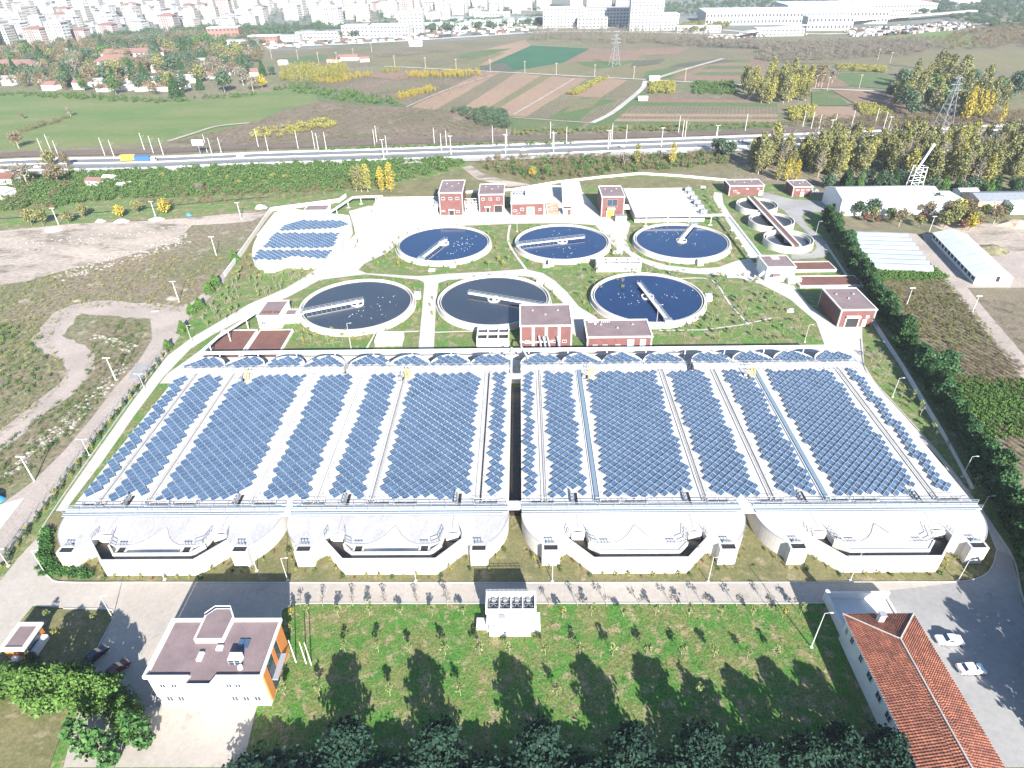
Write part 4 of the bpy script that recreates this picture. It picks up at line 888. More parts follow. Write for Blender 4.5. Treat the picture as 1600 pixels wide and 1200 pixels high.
# white boxes
def whitebox(name, label, x0, x1, y0, y1, h, slots=0, cat='chamber', group=None):
    t = thing(name, label, cat, ((x0+x1)/2, (y0+y1)/2, 0), 0, group)
    m = MB(); e = .3
    m.box(x0, x1, y0, y0+e, 0, h).box(x0, x1, y1-e, y1, 0, h).box(x0, x0+e, y0+e, y1-e, 0, h).box(x1-e, x1, y0+e, y1-e, 0, h)
    for k in range(1, slots): q = x0+(x1-x0)*k/slots; m.box(q-.2, q+.2, y0+e, y1-e, 0, h-.01)
    m.build('wall', ['white'], t)
    MB().box(x0+e, x1-e, y0+e, y1-e, 0, h-.9 if slots else h-.02).build('inside_floor' if slots else 'cover', ['dark' if slots else 'white'], t)
    if slots: MB().box(x0+e, x1-e, (y0+y1)/2-.5, (y0+y1)/2+.5, h-.5, h-.1).build('cover_beam', ['white'], t)
    return t
whitebox('distribution_box', 'open-topped white concrete box on the grass between two round blue tanks', 27.8, 44.2, 221.6, 227.2, 3.4, 4)
whitebox('distribution_box', 'open-topped white box against the brick block with four bays', -13.8, -4.0, 167.5, 175, 3.2, 3)
whitebox('concrete_cube', 'closed white concrete box on dry grass near the tank with grey water', -45, -36.8, 169.2, 174.5, 2.2, 0)
for px_, py_, lb in ((675, 423, 'small white hatch by the road fork of the twin-tower tank'), (853, 417, 'small white hatch below the tank behind the distribution box'), (962, 395, 'pale manhole slab on the lawn of the road bend'), (1146, 432, 'broken white slab at the roadside of the open lawn'), (1234, 486, 'small manhole on the open lawn'), (1098, 293, 'white boulder-like heap on the grass by the long brick building')):
    x, y = g(px_, py_); w_ = 2.6 if px_ == 1146 else 1.2; o = MB().box(x-w_, x+w_, y-1, y+.8, 0, .6).build('manhole_cover', ['white']); tag(o, lb, 'manhole')

# elevated pipes
def pipeline(label, pts, r, legs, name='overhead_pipe'):
    t = thing(name, label, 'pipe', (pts[0][0], pts[0][1], 0))
    MB().path(pts, r, 10).build('pipe', ['whitemetal'], t)
    for a, b in zip(pts, pts[1:]):
        a = Vector(a); b = Vector(b); n = int((b-a).length/legs)
        for k in range(1, n+1):
            p = a.lerp(b, (k-.5)/n)
            MB().tube((p.x, p.y, 0), (p.x, p.y, p.z-r), .16, 6).obox((p.x, p.y), (1, 0), 1.6, .8, .25, 0).build('pipe_support', ['white'], t)
    return t
pipeline('long white pipe on posts along the far edge of the solar decks', [(-93.5, 158.6, 4.6), (86, 158.6, 4.6)], .55, 11)
pipeline('white pipe climbing past the square drying beds to the control house', [(-93.5, 158.9, 4.6), (-91.8, 168, 4.6), (-83.4, 191.5, 4.0)], .42, 7)
pipeline('white pipe dropping along the dark channel from the long overhead pipe', [(-3.1, 158.6, 5.3), (-3.1, 148.5, 5.1), (-3.1, 145.6, 5.0)], .3, 9)
pipeline('thin bent pipe from the four-bay brick block to the solar deck', [(9, 166.9, 2.4), (1.0, 166.4, 2.4), (-.6, 164.6, 4.0), (-.3, 159.5, 5.2), (1.6, 153, 5.1)], .25, 9)
pipeline('grey-white elevated pipe that bends round the far right round tank to the control house', [(49, 268.5, 4.5), (86, 268.5, 4.5), (88.5, 266, 4.5), (88.5, 214, 4.3), (84.5, 212, 2)], .5, 8)
pipeline('white pipe frame behind the left solar-roofed tank', [(-86, 283, 3.2), (-80, 303, 3.4), (-66, 304, 3.4)], .5, 7)
for x, lb in ((.7, 'first'), (6, 'second'), (9.4, 'third'), (12.6, 'fourth')):
    pass
t = thing('blower_pipes', 'slanting pipes leaning on the wall of the four-bay brick block', 'pipework', (7, 166, 0))
mb = MB()
for k, x in enumerate((4.9, 6.2, 7.4, 10.4)): mb.tube((x, 167, 4.4-.3*(k % 2)), (x+1.0, 164.6, .6), .3, 8)
mb.build('pipes', ['steel'], t)
# retaining strip and railing behind the basins
o = MB().box(-94, 87, 160.6, 161.0, 0, 1.6).build('retaining_wall', ['concrete']); tag(o, 'low pale wall between the lawns and the far lobes of the solar basins', 'wall')
o = MB().box(-94, 87, 156.6, 160.5, .2, .35).build('service_trench', ['oldslab']); tag(o, 'shaded service strip under the long overhead pipe', 'paving')

# boundary walls
def wallrun(name, label, pts, h, w=.3, material='white', px=True, cat='wall'):
    P = G(pts) if px else pts; t = thing(name, label, cat, (P[0][0], P[0][1], 0))
    for k, (a, b) in enumerate(zip(P, P[1:])):
        L = math.hypot(b[0]-a[0], b[1]-a[1]); m = MB(); m.obox(((a[0]+b[0])/2, (a[1]+b[1])/2), (b[0]-a[0], b[1]-a[1]), L-.02, w, h, 0); m.build('wall_section', [material], t)
    return t
wallrun('boundary_wall', 'white boundary wall between the waste ground and the solar-roofed tank', [(352, 432), (372, 405), (400, 365), (424, 330), (470, 324), (530, 316), (541, 308)], 1.8)
wallrun('boundary_wall', 'thin white boundary wall curving behind the lone tower and grit chamber', [(690, 304), (800, 298), (870, 286), (940, 278), (1000, 272.5), (1060, 276), (1136, 283)], 1.1)
wallrun('boundary_wall', 'low pale wall along the lane behind the square brick hall', [(1330, 440), (1362, 498), (1412, 575), (1470, 672), (1520, 765)], .7, .25, 'concrete')

# ================================================================== FRONT ROW
# office building
Z = 8.6
t = thing('office_building', 'two-storey office block with brown flat roof and raised roof bay, in the front row', 'building', (-49.5, 58, 0))
ox0, ox1, oy0, oy1 = -58.3, -40.9, 56.3, 66.2
body = [(ox0, 56.3), (-50.7, 56.3), (-50.3, 55.0), (-46.6, 55.0), (-46.1, 56.3), (ox1, 56.3), (ox1, 66.0), (ox0, 66.0)]
MB().prism([(ox0, 56.2), (-51.6, 56.2), (-51.6, 54.9), (-47.9, 54.9), (-47.4, 56.2), (ox1+.2, 56.2), (ox1+.2, 66.0), (ox0, 66.0)], 0, Z-.45).build('wall', ['white'], t)
MB().prism([(ox0+.2, 56.5), (-51.4, 56.5), (-51.4, 55.2), (-48.1, 55.2), (-47.6, 56.5), (ox1, 56.5), (ox1, 65.8), (ox0+.2, 65.8)], Z-.45, Z-.3).build('roof', ['membrane'], t)
p = MB()
run = [(ox0-.25, 56.1), (-51.7, 56.1), (-51.7, 54.7), (-47.8, 54.7), (-47.3, 56.1), (ox1+.4, 56.1), (ox1+.4, 66.2), (ox0-.25, 66.2), (ox0-.25, 56.1)]
for k, (a, b) in enumerate(zip(run, run[1:])): p.obox(((a[0]+b[0])/2, (a[1]+b[1])/2), (b[0]-a[0], b[1]-a[1]), math.hypot(b[0]-a[0], b[1]-a[1])+.3, .34, .6, Z-.5+.003*k)
p.build('parapet', ['white'], t)
bay = [(-54.2, 61.5), (-49.1, 61.5), (-48.6, 65.9), (-50.4, 67.6), (-52.9, 67.6), (-54.2, 66.4)]
bay = [(-53.1, 62.0), (-48.5, 62.0), (-48.3, 66.4), (-49.3, 68.0), (-51.9, 68.0), (-53.1, 66.6)]
rb = MB().prism(bay, Z-.3, Z+.5).build('raised_bay', ['white'], t)
MB().prism([(-52.9, 62.3), (-48.7, 62.3), (-48.5, 66.3), (-49.4, 67.7), (-51.8, 67.7), (-52.9, 66.5)], Z+.5, Z+.56).build('bay_roof', ['membrane'], rb)
MB().path([(-53.1, 66.6, Z+1.1), (-51.9, 68.0, Z+1.1), (-49.3, 68.0, Z+1.1), (-48.3, 66.4, Z+1.1)], .07, 5).path([(-53.1, 62, Z+.7), (-53.1, 66.6, Z+.7)], .05, 4).build('bay_rim', ['whitemetal'], rb)
for x0, x1, y0, y1 in ((-51.6, -50.8, 58.8, 60.2), (-49.2, -48.2, 60.6, 61.4)): MB().box(x0, x1, y0, y1, Z-.3, Z+.12, 0).build('skylight', ['roofmetal'], t)
for k in range(2): MB().box(-46.0+k*.9, -45.2+k*.9, 61.0, 62.6, Z-.3, Z-.1).build('roof_panel', ['panel'], t)
ac = MB(); ac.box(-46.2, -44.3, 58.2, 59.5, Z-.3, Z+1.0); acb = ac.build('air_conditioner', ['whitemetal'], t)
for k in range(2):
    for q in range(2): MB().box(-46.1+k*.95, -45.3+k*.95, 58.12, 58.2, Z-.2+q*.6, Z+.25+q*.6).build('fan_grille', ['glass'], acb)
MB().cyl(-44.2, 57.6, Z-.3, Z+.2, .4, n=10).build('satellite_dish', ['white'], t)
for x in (-57, -55.2, -46.6, -45.2, -43.9, -42.9): window(t, x, 5.4, 1.0 if x < -45 else .6, 1.1, 56.2)
for x in (-57, -55.2, -46.6, -44.8, -43.0): window(t, x, 1.6, 1.1, 1.4, 56.2)
MB().box(ox0+.05, -51.7, 56.1, 56.19, 7.6, 8.0).box(-47.2, ox1, 56.1, 56.19, 7.6, 8.0).build('orange_band', ['orange'], t)
# east side of the office block: orange panels, glass
for y0, y1, mm in ((56.6, 58.2, 'orange'), (58.5, 60.4, 'glass'), (60.6, 61.6, 'orange'), (63.0, 65.6, 'orange'), (61.8, 62.8, 'glass')):
    MB().box(ox1+.22, ox1+.5, y0, y1, 1.0, 7.8).build('facade_panel', [mm], t)
MB().box(ox1+.22, ox1+1.4, 58.3, 62.9, 3.9, 4.1).build('balcony', ['greytrim'], t)
# gatehouse
t = bld('gatehouse', 'small gatehouse with orange walls and brown flat roof beside the entrance road', 'building', -88.9, -85.3, 64.6, 69.3, 3.2, 'orange', 'membrane', corner=None, over=.4)
MB().box(-85.28, -84.3, 65.0, 68.6, 0, 1.2).build('counter', ['white'], t); MB().box(-85.28, -85.2, 65.2, 68.2, 1.3, 2.5).build('window_band', ['glass'], t)
MB().tube((-87.4, 64.0, 1.2), (-86.2, 63.9, 1.2), .5, 12).build('water_drum', ['white'], t)
# ventilation block with four fans
t = thing('fan_station', 'white fan station with four square ventilators and an outside stair on the front lawn', 'building', (-2.3, 72, 0), 0)
MB().box(-6.7, 1.9, 69.5, 74.2, 0, 3.1).build('wall', ['white'], t)
MB().box(-6.9, 2.0, 73.9, 74.4, 3.1, 5.0).box(-6.9, -6.6, 71.3, 73.9, 3.1, 5.0).box(1.7, 2.0, 71.3, 73.9, 3.1, 5.0).box(-6.9, 2.0, 71.0, 71.3, 3.1, 4.3).build('fan_housing', ['white'], t)
for k in range(4):
    x = -6.4+k*2.05; f_ = MB().box(x, x+1.8, 71.5, 73.6, 3.1, 4.0).build('ventilator', ['steel'], t)
    MB().cyl(x+.9, 72.5, 4.0, 4.12, .78, n=16).build('fan_mouth', ['dark'], f_)
    mb = MB()
    for a in range(6): mb.tube((x+.9, 72.5, 4.16), (x+.9+.7*math.cos(a*1.047), 72.5+.7*math.sin(a*1.047), 4.16), .06, 4)
    mb.box(x+.55, x+1.25, 72.9, 73.5, 4.12, 4.5); mb.build('fan_blades', ['steel'], f_)
    if k: MB().box(x-.22, x-.06, 71.3, 73.9, 3.1, 4.6).build('divider', ['white'], t)
MB().rail([(-6.9, 74.3, 5.0), (2.0, 74.3, 5.0)], .7, .05, .8).build('railing', ['steel'], t)
st = MB()
for k in range(9): st.box(-6.2+k*.8, -5.4+k*.8, 68.6, 69.48, 0, 2.7-k*.28)
st.build('stair', ['white'], t); MB().rail([(-6.2, 68.65, 2.7), (1.0, 68.65, .45)], .9, .04, .9).build('stair_rail', ['steel'], t)
MB().box(-8.6, -6.72, 69.9, 71.8, 0, 1.1).build('side_step', ['white'], t); MB().box(1.92, 2.7, 69.4, 72.6, 0, 1.5).build('side_step', ['white'], t)
MB().box(-4.4, -3.4, 70.0, 70.6, 3.1, 3.45).build('hatch', ['greytrim'], t)
# house with tiled hip roof
t = thing('tiled_house', 'white house with orange-brown hipped tile roof beside the car park', 'house', (59.6, 57, 0))
hx0, hx1, hy1, hy0, he, hr = 53.6, 65.4, 68.6, 40.0, 6.2, 8.3
MB().box(hx0+.6, hx1-.6, hy0+.6, hy1-.6, 0, he-.05).build('wall', ['white'], t)
cx_ = (hx0+hx1)/2; ry = 62.4
def tiles(P0, P1, Q1, Q0, nx, ny, nm, lift=.05):
    """tile courses on a roof plane: eave P0-P1, top Q0-Q1"""
    P0, P1, Q0, Q1 = map(Vector, (P0, P1, Q0, Q1)); nrm = (P1-P0).cross(Q0-P0).normalized()
    if nrm.z < 0: nrm = -nrm
    mb = MB()
    for j in range(ny):
        for s in (0,):
            a = P0.lerp(Q0, j/ny); b = P1.lerp(Q1, j/ny); c2 = P0.lerp(Q0, (j+1.12)/ny); d2 = P1.lerp(Q1, (j+1.12)/ny)
            L = (b-a).length; n = max(1, int(round(L/.42)))
            for i in range(n):
                u0, u1 = (i+.04)/n, (i+.96)/n
                p0, p1, q0, q1 = a.lerp(b, u0), a.lerp(b, u1), c2.lerp(d2, u0), c2.lerp(d2, u1)
                mid0 = p0.lerp(p1, .5)+nrm*.13; mid1 = q0.lerp(q1, .5)+nrm*.07
                mb.add([p0+nrm*lift, mid0, p1+nrm*lift, q1, mid1, q0], [(0, 1, 4, 5), (1, 2, 3, 4)])
    o = mb.build(nm, ['tile'], t); o['kind'] = 'stuff'; return o
rf = MB(); ap = (cx_, ry, hr); rb_ = (cx_, hy0, hr)
rf.add([(hx0, hy0, he), (hx0, hy1, he), ap, rb_], [(0, 3, 2, 1)]).add([(hx1, hy0, he), (hx1, hy1, he), ap, rb_], [(0, 1, 2, 3)]).add([(hx0, hy1, he), (hx1, hy1, he), ap], [(0, 2, 1)]).add([(hx0, hy0, he), (hx0, hy1, he), (hx1, hy1, he), (hx1, hy0, he)], [(0, 1, 2, 3)])
rf.build('roof', ['tile'], t)
tiles((hx0, hy0, he), (hx0, hy1, he), ap, rb_, 0, 14, 'roof_tiles'); tiles((hx1, hy0, he), (hx1, hy1, he), ap, rb_, 0, 14, 'roof_tiles'); tiles((hx1, hy1, he), (hx0, hy1, he), ap, ap, 0, 14, 'roof_tiles')
MB().tube((hx0, hy1, he+.1), (cx_, ry, hr+.1), .12, 6).tube((hx1, hy1, he+.1), (cx_, ry, hr+.1), .12, 6).tube((cx_, ry, hr+.1), (cx_, hy0, hr+.1), .13, 6).build('ridge_tiles', ['kerb'], t)
MB().box(hx0-.08, hx0, hy0, hy1, he-.14, he+.02).box(hx0, hx1, hy1, hy1+.08, he-.14, he+.02).box(hx1, hx1+.08, hy0, hy1, he-.14, he+.02).build('gutter', ['white'], t)
ch = MB().box(58.3, 59.2, 66.4, 67.2, 6.2, 8.5).build('chimney', ['white'], t); MB().box(58.2, 59.3, 66.3, 67.3, 8.5, 8.68).build('chimney_cap', ['greytrim'], ch)
MB().obox((61.6, 64.6), (1, 0), .7, .5, .12, 7.2).build('roof_window', ['white'], t)
for y in (51.5, 54.6, 57.8, 61.2, 64.4): window(t, y, 3.4 if y > 56 else 3.2, 1.5 if y < 60 else 1.0, 1.5, hx0+.6, side='W', bars=1)
MB().box(hx0+.54, hx0+.6, 66.6, 67.2, 3.2, 4.4).build('door', ['greytrim'], t)
t = thing('walled_ramp', 'white-walled sunken yard behind the tiled house, in deep shade', 'yard', (60, 72, 0))
wm = MB(); wm.obox((60.6, 76.3), (1, 0), 11.6, .35, 1.9, .1)
for a, b, z_ in (((54.9, 76.3), (54.9, 66.8), 2.2), ((66.3, 76.3), (66.3, 69.0), .6)): wm.obox(((a[0]+b[0])/2, (a[1]+b[1])/2), (b[0]-a[0], b[1]-a[1]), math.hypot(b[0]-a[0], b[1]-a[1]), .35, z_-.1, .1)
wm.build('wall', ['white'], t); MB().box(55.1, 66.1, 68.9, 76.1, .1, .26).build('floor', ['white'], t)
MB().cyl(55.0, 76.0, 0, 2.6, .45, n=10).build('post', ['white'], t)

# ================================================================== CARS
def car(label, x, y, ang, paint, name='parked_car', s=1.0, parts=True, cat='car', group='cars parked at the plant'):
    t = thing(name, label, cat, (x, y, 0), 0, group)
    L, Wd = 2.15, .86
    prof = [(-2.12, .38), (-2.16, .72), (-2.05, .90), (-1.45, .97), (-1.0, 1.36), (-.4, 1.44), (.35, 1.42), (.98, 1.0), (1.85, .84), (2.13, .62), (2.12, .36)]
    mb = MB(); n = len(prof); rows = [(-.86, .93, 0), (-.80, 1, .0), (.80, 1, 0), (.86, .93, 0)]
    V = []
    for yy, k, _ in rows:
        for px_, pz in prof:
            w_ = yy if pz < 1.0 else yy*.80
            V.append((px_*(.985 if abs(yy) > .83 else 1), w_, pz if k == 1 else .38+(pz-.38)*k))
    fs = []
    for r in range(3):
        for i in range(n-1): fs.append((r*n+i, r*n+i+1, (r+1)*n+i+1, (r+1)*n+i))
    fs += [tuple(range(n))[::-1], tuple(range(3*n, 4*n)), (0, n, 2*n, 3*n)[::-1], (n-1, 2*n-1, 3*n-1, 4*n-1)]
    mb.add(V, fs); mb.local('body', [paint], t)
    gl = MB(); gl.add([(-1.42, -.66, 1.0), (-1.42, .66, 1.0), (-1.04, .6, 1.35), (-1.04, -.6, 1.35)], [(0, 1, 2, 3)]).add([(.94, -.66, 1.045), (.94, .66, 1.045), (.42, .6, 1.42), (.42, -.6, 1.42)], [(0, 3, 2, 1)])
    for yy in (-1, 1): gl.add([(-1.2, yy*.745, 1.02), (.8, yy*.745, 1.02), (.3, yy*.675, 1.36), (-.95, yy*.675, 1.36)], [(0, 1, 2, 3) if yy < 0 else (3, 2, 1, 0)])
    gm = gl.mesh('windows', ['glass'])
    for v in gm.vertices: v.co = v.co*1.012
    part('windows', gm, t)
    for wx in (-1.35, 1.32):
        for yy in (-1, 1):
            wh = MB().tube((wx, yy*.66, .32), (wx, yy*.89, .32), .32, 14).local('wheel', ['tyre'], t)
            MB().tube((wx, yy*.88, .32), (wx, yy*.9, .32), .19, 10).local('rim', ['steel'], wh)
    for yy in (-.6, .6):
        MB().box(2.05, 2.13, yy-.17, yy+.17, .62, .76).local('headlight', ['white'], t); MB().box(-2.17, -2.1, yy-.15, yy+.15, .68, .86).local('tail_light', ['red'], t)
    t.rotation_euler = (0, 0, ang); t.scale = (s, s, s)
    return t
x, y = g(1481, 1004); a_ = car('white saloon car standing alone on the grey car park, further from the camera', x, y, math.radians(178), 'carwhite'); a_.location.z = .16
x, y = g(1515, 1049); a_ = car('white saloon car on the grey car park, nearer the tiled house gable', x, y, math.radians(2), 'carwhite'); a_.location.z = .16
x, y = g(151, 1028); a_ = car('dark blue saloon car parked at the kerb of the gatehouse lawn', x, y, math.radians(62), 'cardark'); a_.location.z = .16
x, y = g(184, 1050); a_ = car('maroon car parked in the tree shade opposite the office block', x, y, math.radians(58), 'carred'); a_.location.z = .16
for px_, lb in ((1267, 'pale car nearest the smallest brick block'), (1275, 'second pale car by the smallest brick block')):
    x, y = g(px_, 301); car(lb, x, y, math.radians(80), 'carwhite')

# ================================================================== LAMP POSTS, FLAG POLES
M['lamppole'] = mat('lamp_pole_paint', (.45, .45, .44), None, 1, .6)
def lamp(px_, py_, h, label, head=1, group='street lamps of the plant', dirx=0.0):
    x, y = g(px_, py_); t = thing('street_lamp', label, 'lamp', (x, y, 0), 0, group)
    MB().cyl(0, 0, 0, h, .085 if h < 9 else .12, .05, 7).box(-.25, .25, -.25, .25, 0, .35).local('pole', ['lamppole'], t)
    a = MB(); c, s = math.cos(dirx), math.sin(dirx)
    for k in ((1,) if head == 1 else (1, -1)): a.tube((0, 0, h-.05), (k*c*.9, k*s*.9, h+.12), .04, 5)
    a.local('arm', ['lamppole'], t)
    for k in ((1,) if head == 1 else (1, -1)): MB().obox((k*c*1.1, k*s*1.1), (c, s), .55, .2, .12, h+.06).local('lamp_head', ['lamppole'], t)
    return t
LP = [(1267, 1012, 9.4, 'tall lamp post on the front lawn beside the walled ramp', 1, 1.6), (177, 967, 6.5, 'lamp post at the corner of the gatehouse lawn', 1, 1.6), (71, 896, 6.5, 'lamp post in the inner curve of the front road', 1, 1.6), (258, 907, 5.5, 'lamp post in front of the first basin channel', 1, 1.6),
      (402, 893, 6, 'lamp post at the shaded verge of the first two basins', 1, 1.6), (450, 908, 6.5, 'lamp post beside the shadow edge of the office block', 1, 1.6), (650, 909, 5, 'lamp post in front of the second basin channel', 1, 1.6), (863, 910, 6, 'lamp post in front of the third basin, near its gate box', 1, 1.6), (1106, 910, 7, 'lamp post at the joint of the third and fourth basins', 1, 1.6),
      (1328, 908, 8, 'lamp post in front of the fourth basin channel', 1, 1.6), (1496, 909, 6, 'lamp post at the last bend of the front road', 1, 1.6), (1394, 621, 6.1, 'lamp post beside the curved lane below the square brick hall', 1, 3.1), (1503, 746, 6.1, 'lamp post half-way down the hedge lane', 1, 3.1), (1533, 797, 4, 'short lamp post at the corner of the solar deck by the hedge', 1, 3.1),
      (1257, 535, 6, 'lamp post on the open lawn behind the solar fans', 1, 1.6), (549, 546, 9, 'lamp post near the square drying beds', 1, 1.6), (808, 362, 8, 'lamp post on the road of the low brick building', 1, 1.6), (558, 382, 7, 'lamp post beside the solar-roofed holding tank', 1, 1.6), (1025, 512, 8, 'lamp post at the rim of the blue tank behind the low brick building', 1, 1.6), (1273, 372, 7, 'lamp post at the bend around the last small tank', 1, 3.1),
      (226, 608, 5, 'double lamp on the shrub strip, far one', 2, .2), (140, 712, 5, 'double lamp on the shrub strip, near one', 2, .2), (14, 885, 5, 'lamp post at the near end of the shrub strip', 2, .2), (1045, 427, 6, 'lamp post on the lawn by the road bend', 1, 1.6), (300, 535, 6, 'lamp post on the corner by the last bushy conifer', 1, 1.6)]
for a in LP: lamp(*a)
for px_, py_, h, lb in ((181, 594, 7.6, 'pale mast in the waste ground above the patched asphalt'), (54, 752, 7.6, 'pale mast at the near edge of the waste ground'), (280, 472, 8, 'pale mast beside the white stones of the dirt track'), (338, 399, 8, 'pale mast at the yellow bushes of the waste ground'), (377, 343, 8, 'pale mast at the corner of the boundary wall'),
                     (244, 341, 8, 'pale mast behind the dirt area, right one'), (92, 352, 8, 'pale mast behind the dirt area by the white debris heap')):
    x, y = g(px_, py_); t = thing('power_mast', lb, 'mast', (x, y, 0), 0, 'concrete masts on the waste ground')
    MB().cyl(0, 0, 0, h, .18, .11, 7).local('pole', ['white'], t); MB().box(-1.1, 1.1, -.07, .07, h-.25, h-.08).local('crossarm', ['white'], t)
for px_, py_, lb in ((463, 1036, 'white flag pole nearest the office block'), (479, 1038, 'middle flag pole with a red tip'), (487, 1040, 'white flag pole furthest from the office block')):
    x, y = g(px_, py_); t = thing('flag_pole', lb, 'pole', (x, y, 0), 0, 'three flag poles'); MB().cyl(0, 0, 0, 6.2, .11, .07, 7).local('pole', ['white'], t); MB().cyl(0, 0, 6.2, 6.5, .1, .02, 6).local('finial', ['red' if 'red' in lb else 'white'], t)

# ================================================================== VEGETATION MESHES
def quadmesh(name, V, Q, material): return bulk(name, V, Q, material)
def trunk_mesh(h, r, lean=.03, limbs=5, seed=0, pale=False, spread=.35, h0=.4):
    rr = random.Random(seed); mb = MB(); p = Vector((0, 0, 0)); n = 4
    pts = [(p+Vector((rr.uniform(-lean, lean)*h*k/n, rr.uniform(-lean, lean)*h*k/n, h*k/n))) for k in range(n+1)]
    for k in range(n): mb.tube(pts[k], pts[k+1], r*(1-k/n*.75), 6, 0, r*(1-(k+1)/n*.75))
    for i in range(limbs):
        f = h0+(1-h0)*rr.random()*.9; b = pts[0].lerp(pts[-1], f); a = rr.uniform(0, 6.28); L = h*spread*(1.1-f)*rr.uniform(.7, 1.3)
        mb.tube(b, b+Vector((math.cos(a)*L, math.sin(a)*L, L*rr.uniform(.7, 1.5))), r*.35, 4, 0, r*.08)
    return mb.mesh('trunk', ['barkpale' if pale else 'bark'])
def round_crown(name, lf, h, r, n, k, size, seed, zc=.62, rz=.36, cr=.30, taper=.1):
    V, Q = leaves(clump_pts(n, k, r*.72, h*rz*.75, h*zc, r*cr*1.4, seed, taper), size, seed); return quadmesh('crown', V, Q, lf)
def cone_crown(lf, h, r, n, size, seed, base=.02, power=.9, rough=.25):
    q = np.random.default_rng(seed); u = q.random(n)**.75; z = base*h+(1-base)*h*u; R_ = r*(1-u)**power+.12
    a = q.uniform(0, 2*np.pi, n); lob = 1+rough*np.sin(a*3+u*9+seed)*.6+rough*np.sin(a*7-u*17)*.4; rad = R_*lob*np.sqrt(q.uniform(.35, 1, n))
    V, Q = leaves(np.stack([rad*np.cos(a), rad*np.sin(a), z], 1), size, seed, .2); return quadmesh('crown', V, Q, lf)
def column_crown(lf, h, r, n, size, seed, base=.15, gap=.0):
    q = np.random.default_rng(seed); u = q.random(n); z = base*h+(1-base)*h*u
    prof = np.sin(np.clip(u*.93+.07, 0, 1)*np.pi)**.55; a = q.uniform(0, 2*np.pi, n)
    lob = 1+.3*np.sin(a*2+u*14+seed)+.2*np.sin(a*5-u*31); rad = r*prof*lob*np.sqrt(q.uniform(.15, 1, n))
    V, Q = leaves(np.stack([rad*np.cos(a), rad*np.sin(a), z], 1), size, seed); return quadmesh('crown', V, Q, lf)
KIND = {}
def kind(k, *variants): KIND[k] = variants
kind('poplar_olive', *[(trunk_mesh(13, .22, .03, 9, s, True, .3, .25), column_crown('lf_olive', 14, 2.4, 760, .75, s, .12)) for s in (1, 2, 3)])
kind('poplar_yellow', *[(trunk_mesh(13, .22, .03, 7, s, True, .25, .25), column_crown('lf_yel', 14, 2.3, 760, .75, s, .12)) for s in (4, 5)])
kind('poplar_gold', *[(trunk_mesh(12, .2, .02, 5, s, True, .2, .2), column_crown('lf_gold', 13, 2.0, 620, .7, s, .06)) for s in (6, 7)])
kind('poplar_bare', *[(trunk_mesh(13, .18, .03, 26, s, True, .3, .2), column_crown('lf_gray', 13, 1.9, 260, .5, s, .2)) for s in (8, 9)])
kind('tree_green', *[(trunk_mesh(5, .25, .03, 6, s), round_crown('crown', 'lf_green', 8, 3.8, 800, 26, .75, s)) for s in (11, 12, 13)])
kind('tree_dark', *[(trunk_mesh(5, .25, .03, 6, s), round_crown('crown', 'lf_blue', 8, 3.8, 800, 26, .75, s)) for s in (14, 15)])
kind('tree_brown', *[(trunk_mesh(6, .22, .04, 18, s, True, .5), round_crown('crown', 'lf_brown', 8, 3.8, 560, 30, .6, s)) for s in (16, 17)])
kind('tree_gray', *[(trunk_mesh(7, .22, .04, 26, s, True, .5), round_crown('crown', 'lf_gray', 8, 3.8, 380, 30, .55, s)) for s in (18, 19)])
kind('tree_gold', *[(trunk_mesh(5, .2, .03, 6, s), round_crown('crown', 'lf_gold', 7.5, 3.2, 700, 22, .7, s)) for s in (20,)])
kind('tree_olive', *[(trunk_mesh(5, .2, .03, 8, s), round_crown('crown', 'lf_olive', 8, 3.6, 700, 26, .7, s)) for s in (21, 22)])
kind('tree_red', *[(trunk_mesh(5, .2, .03, 8, s), round_crown('crown', 'lf_red', 6, 2.6, 500, 20, .6, s)) for s in (23,)])
kind('conifer', *[(trunk_mesh(7.5, .2, .01, 0, s), cone_crown('lf_dark', 9, 2.9, 2300, .62, s)) for s in (31, 32, 33)])
kind('conifer_light', *[(trunk_mesh(6, .18, .01, 0, s), cone_crown('lf_bright', 7.5, 2.7, 2000, .5, s)) for s in (34, 35)])
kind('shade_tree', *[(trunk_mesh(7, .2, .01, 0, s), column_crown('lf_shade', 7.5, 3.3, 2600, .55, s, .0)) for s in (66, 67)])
kind('crop_bush', *[(None, round_crown('crown', 'lf_bright', 1.1, .7, 60, 6, .3, s, .5, .5, .4)) for s in (68,)])
kind('hedge_tree', *[(trunk_mesh(7, .2, .01, 0, s), column_crown(m_, 9, 2.9, 2500, .6, s, .0)) for s, m_ in ((63, 'lf_evergreen'), (64, 'lf_dark'), (65, 'lf_evergreen'))])
kind('conifer_round', *[(trunk_mesh(7, .2, .01, 0, s), column_crown('lf_bright', 8, 3.1, 2600, .5, s, .02)) for s in (61, 62)])
kind('cypress', *[(trunk_mesh(3, .08, .01, 0, s), column_crown('lf_hedge', 4.2, 1.0, 380, .38, s, .02)) for s in (36, 37)])
kind('sapling', *[(trunk_mesh(2.0, .045, .02, 5, s, True, .4, .5), round_crown('crown', 'lf_pale', 2.7, .8, 120, 8, .26, s, .78, .22)) for s in (41, 42, 43)])
kind('sapling_gold', *[(trunk_mesh(1.8, .045, .02, 3, s, True, .35, .5), round_crown('crown', 'lf_yel', 2.4, .7, 110, 8, .27, s, .7, .28)) for s in (44, 45)])
kind('sapling_bare', *[(trunk_mesh(2.6, .05, .03, 12, s, True, .35, .35), round_crown('crown', 'lf_gray', 3.0, .9, 60, 8, .22, s, .75, .25)) for s in (46,)])
kind('shrub_green', *[(None, round_crown('crown', 'lf_green', 1.3, .8, 150, 8, .3, s, .5, .5, .4)) for s in (51, 52)])
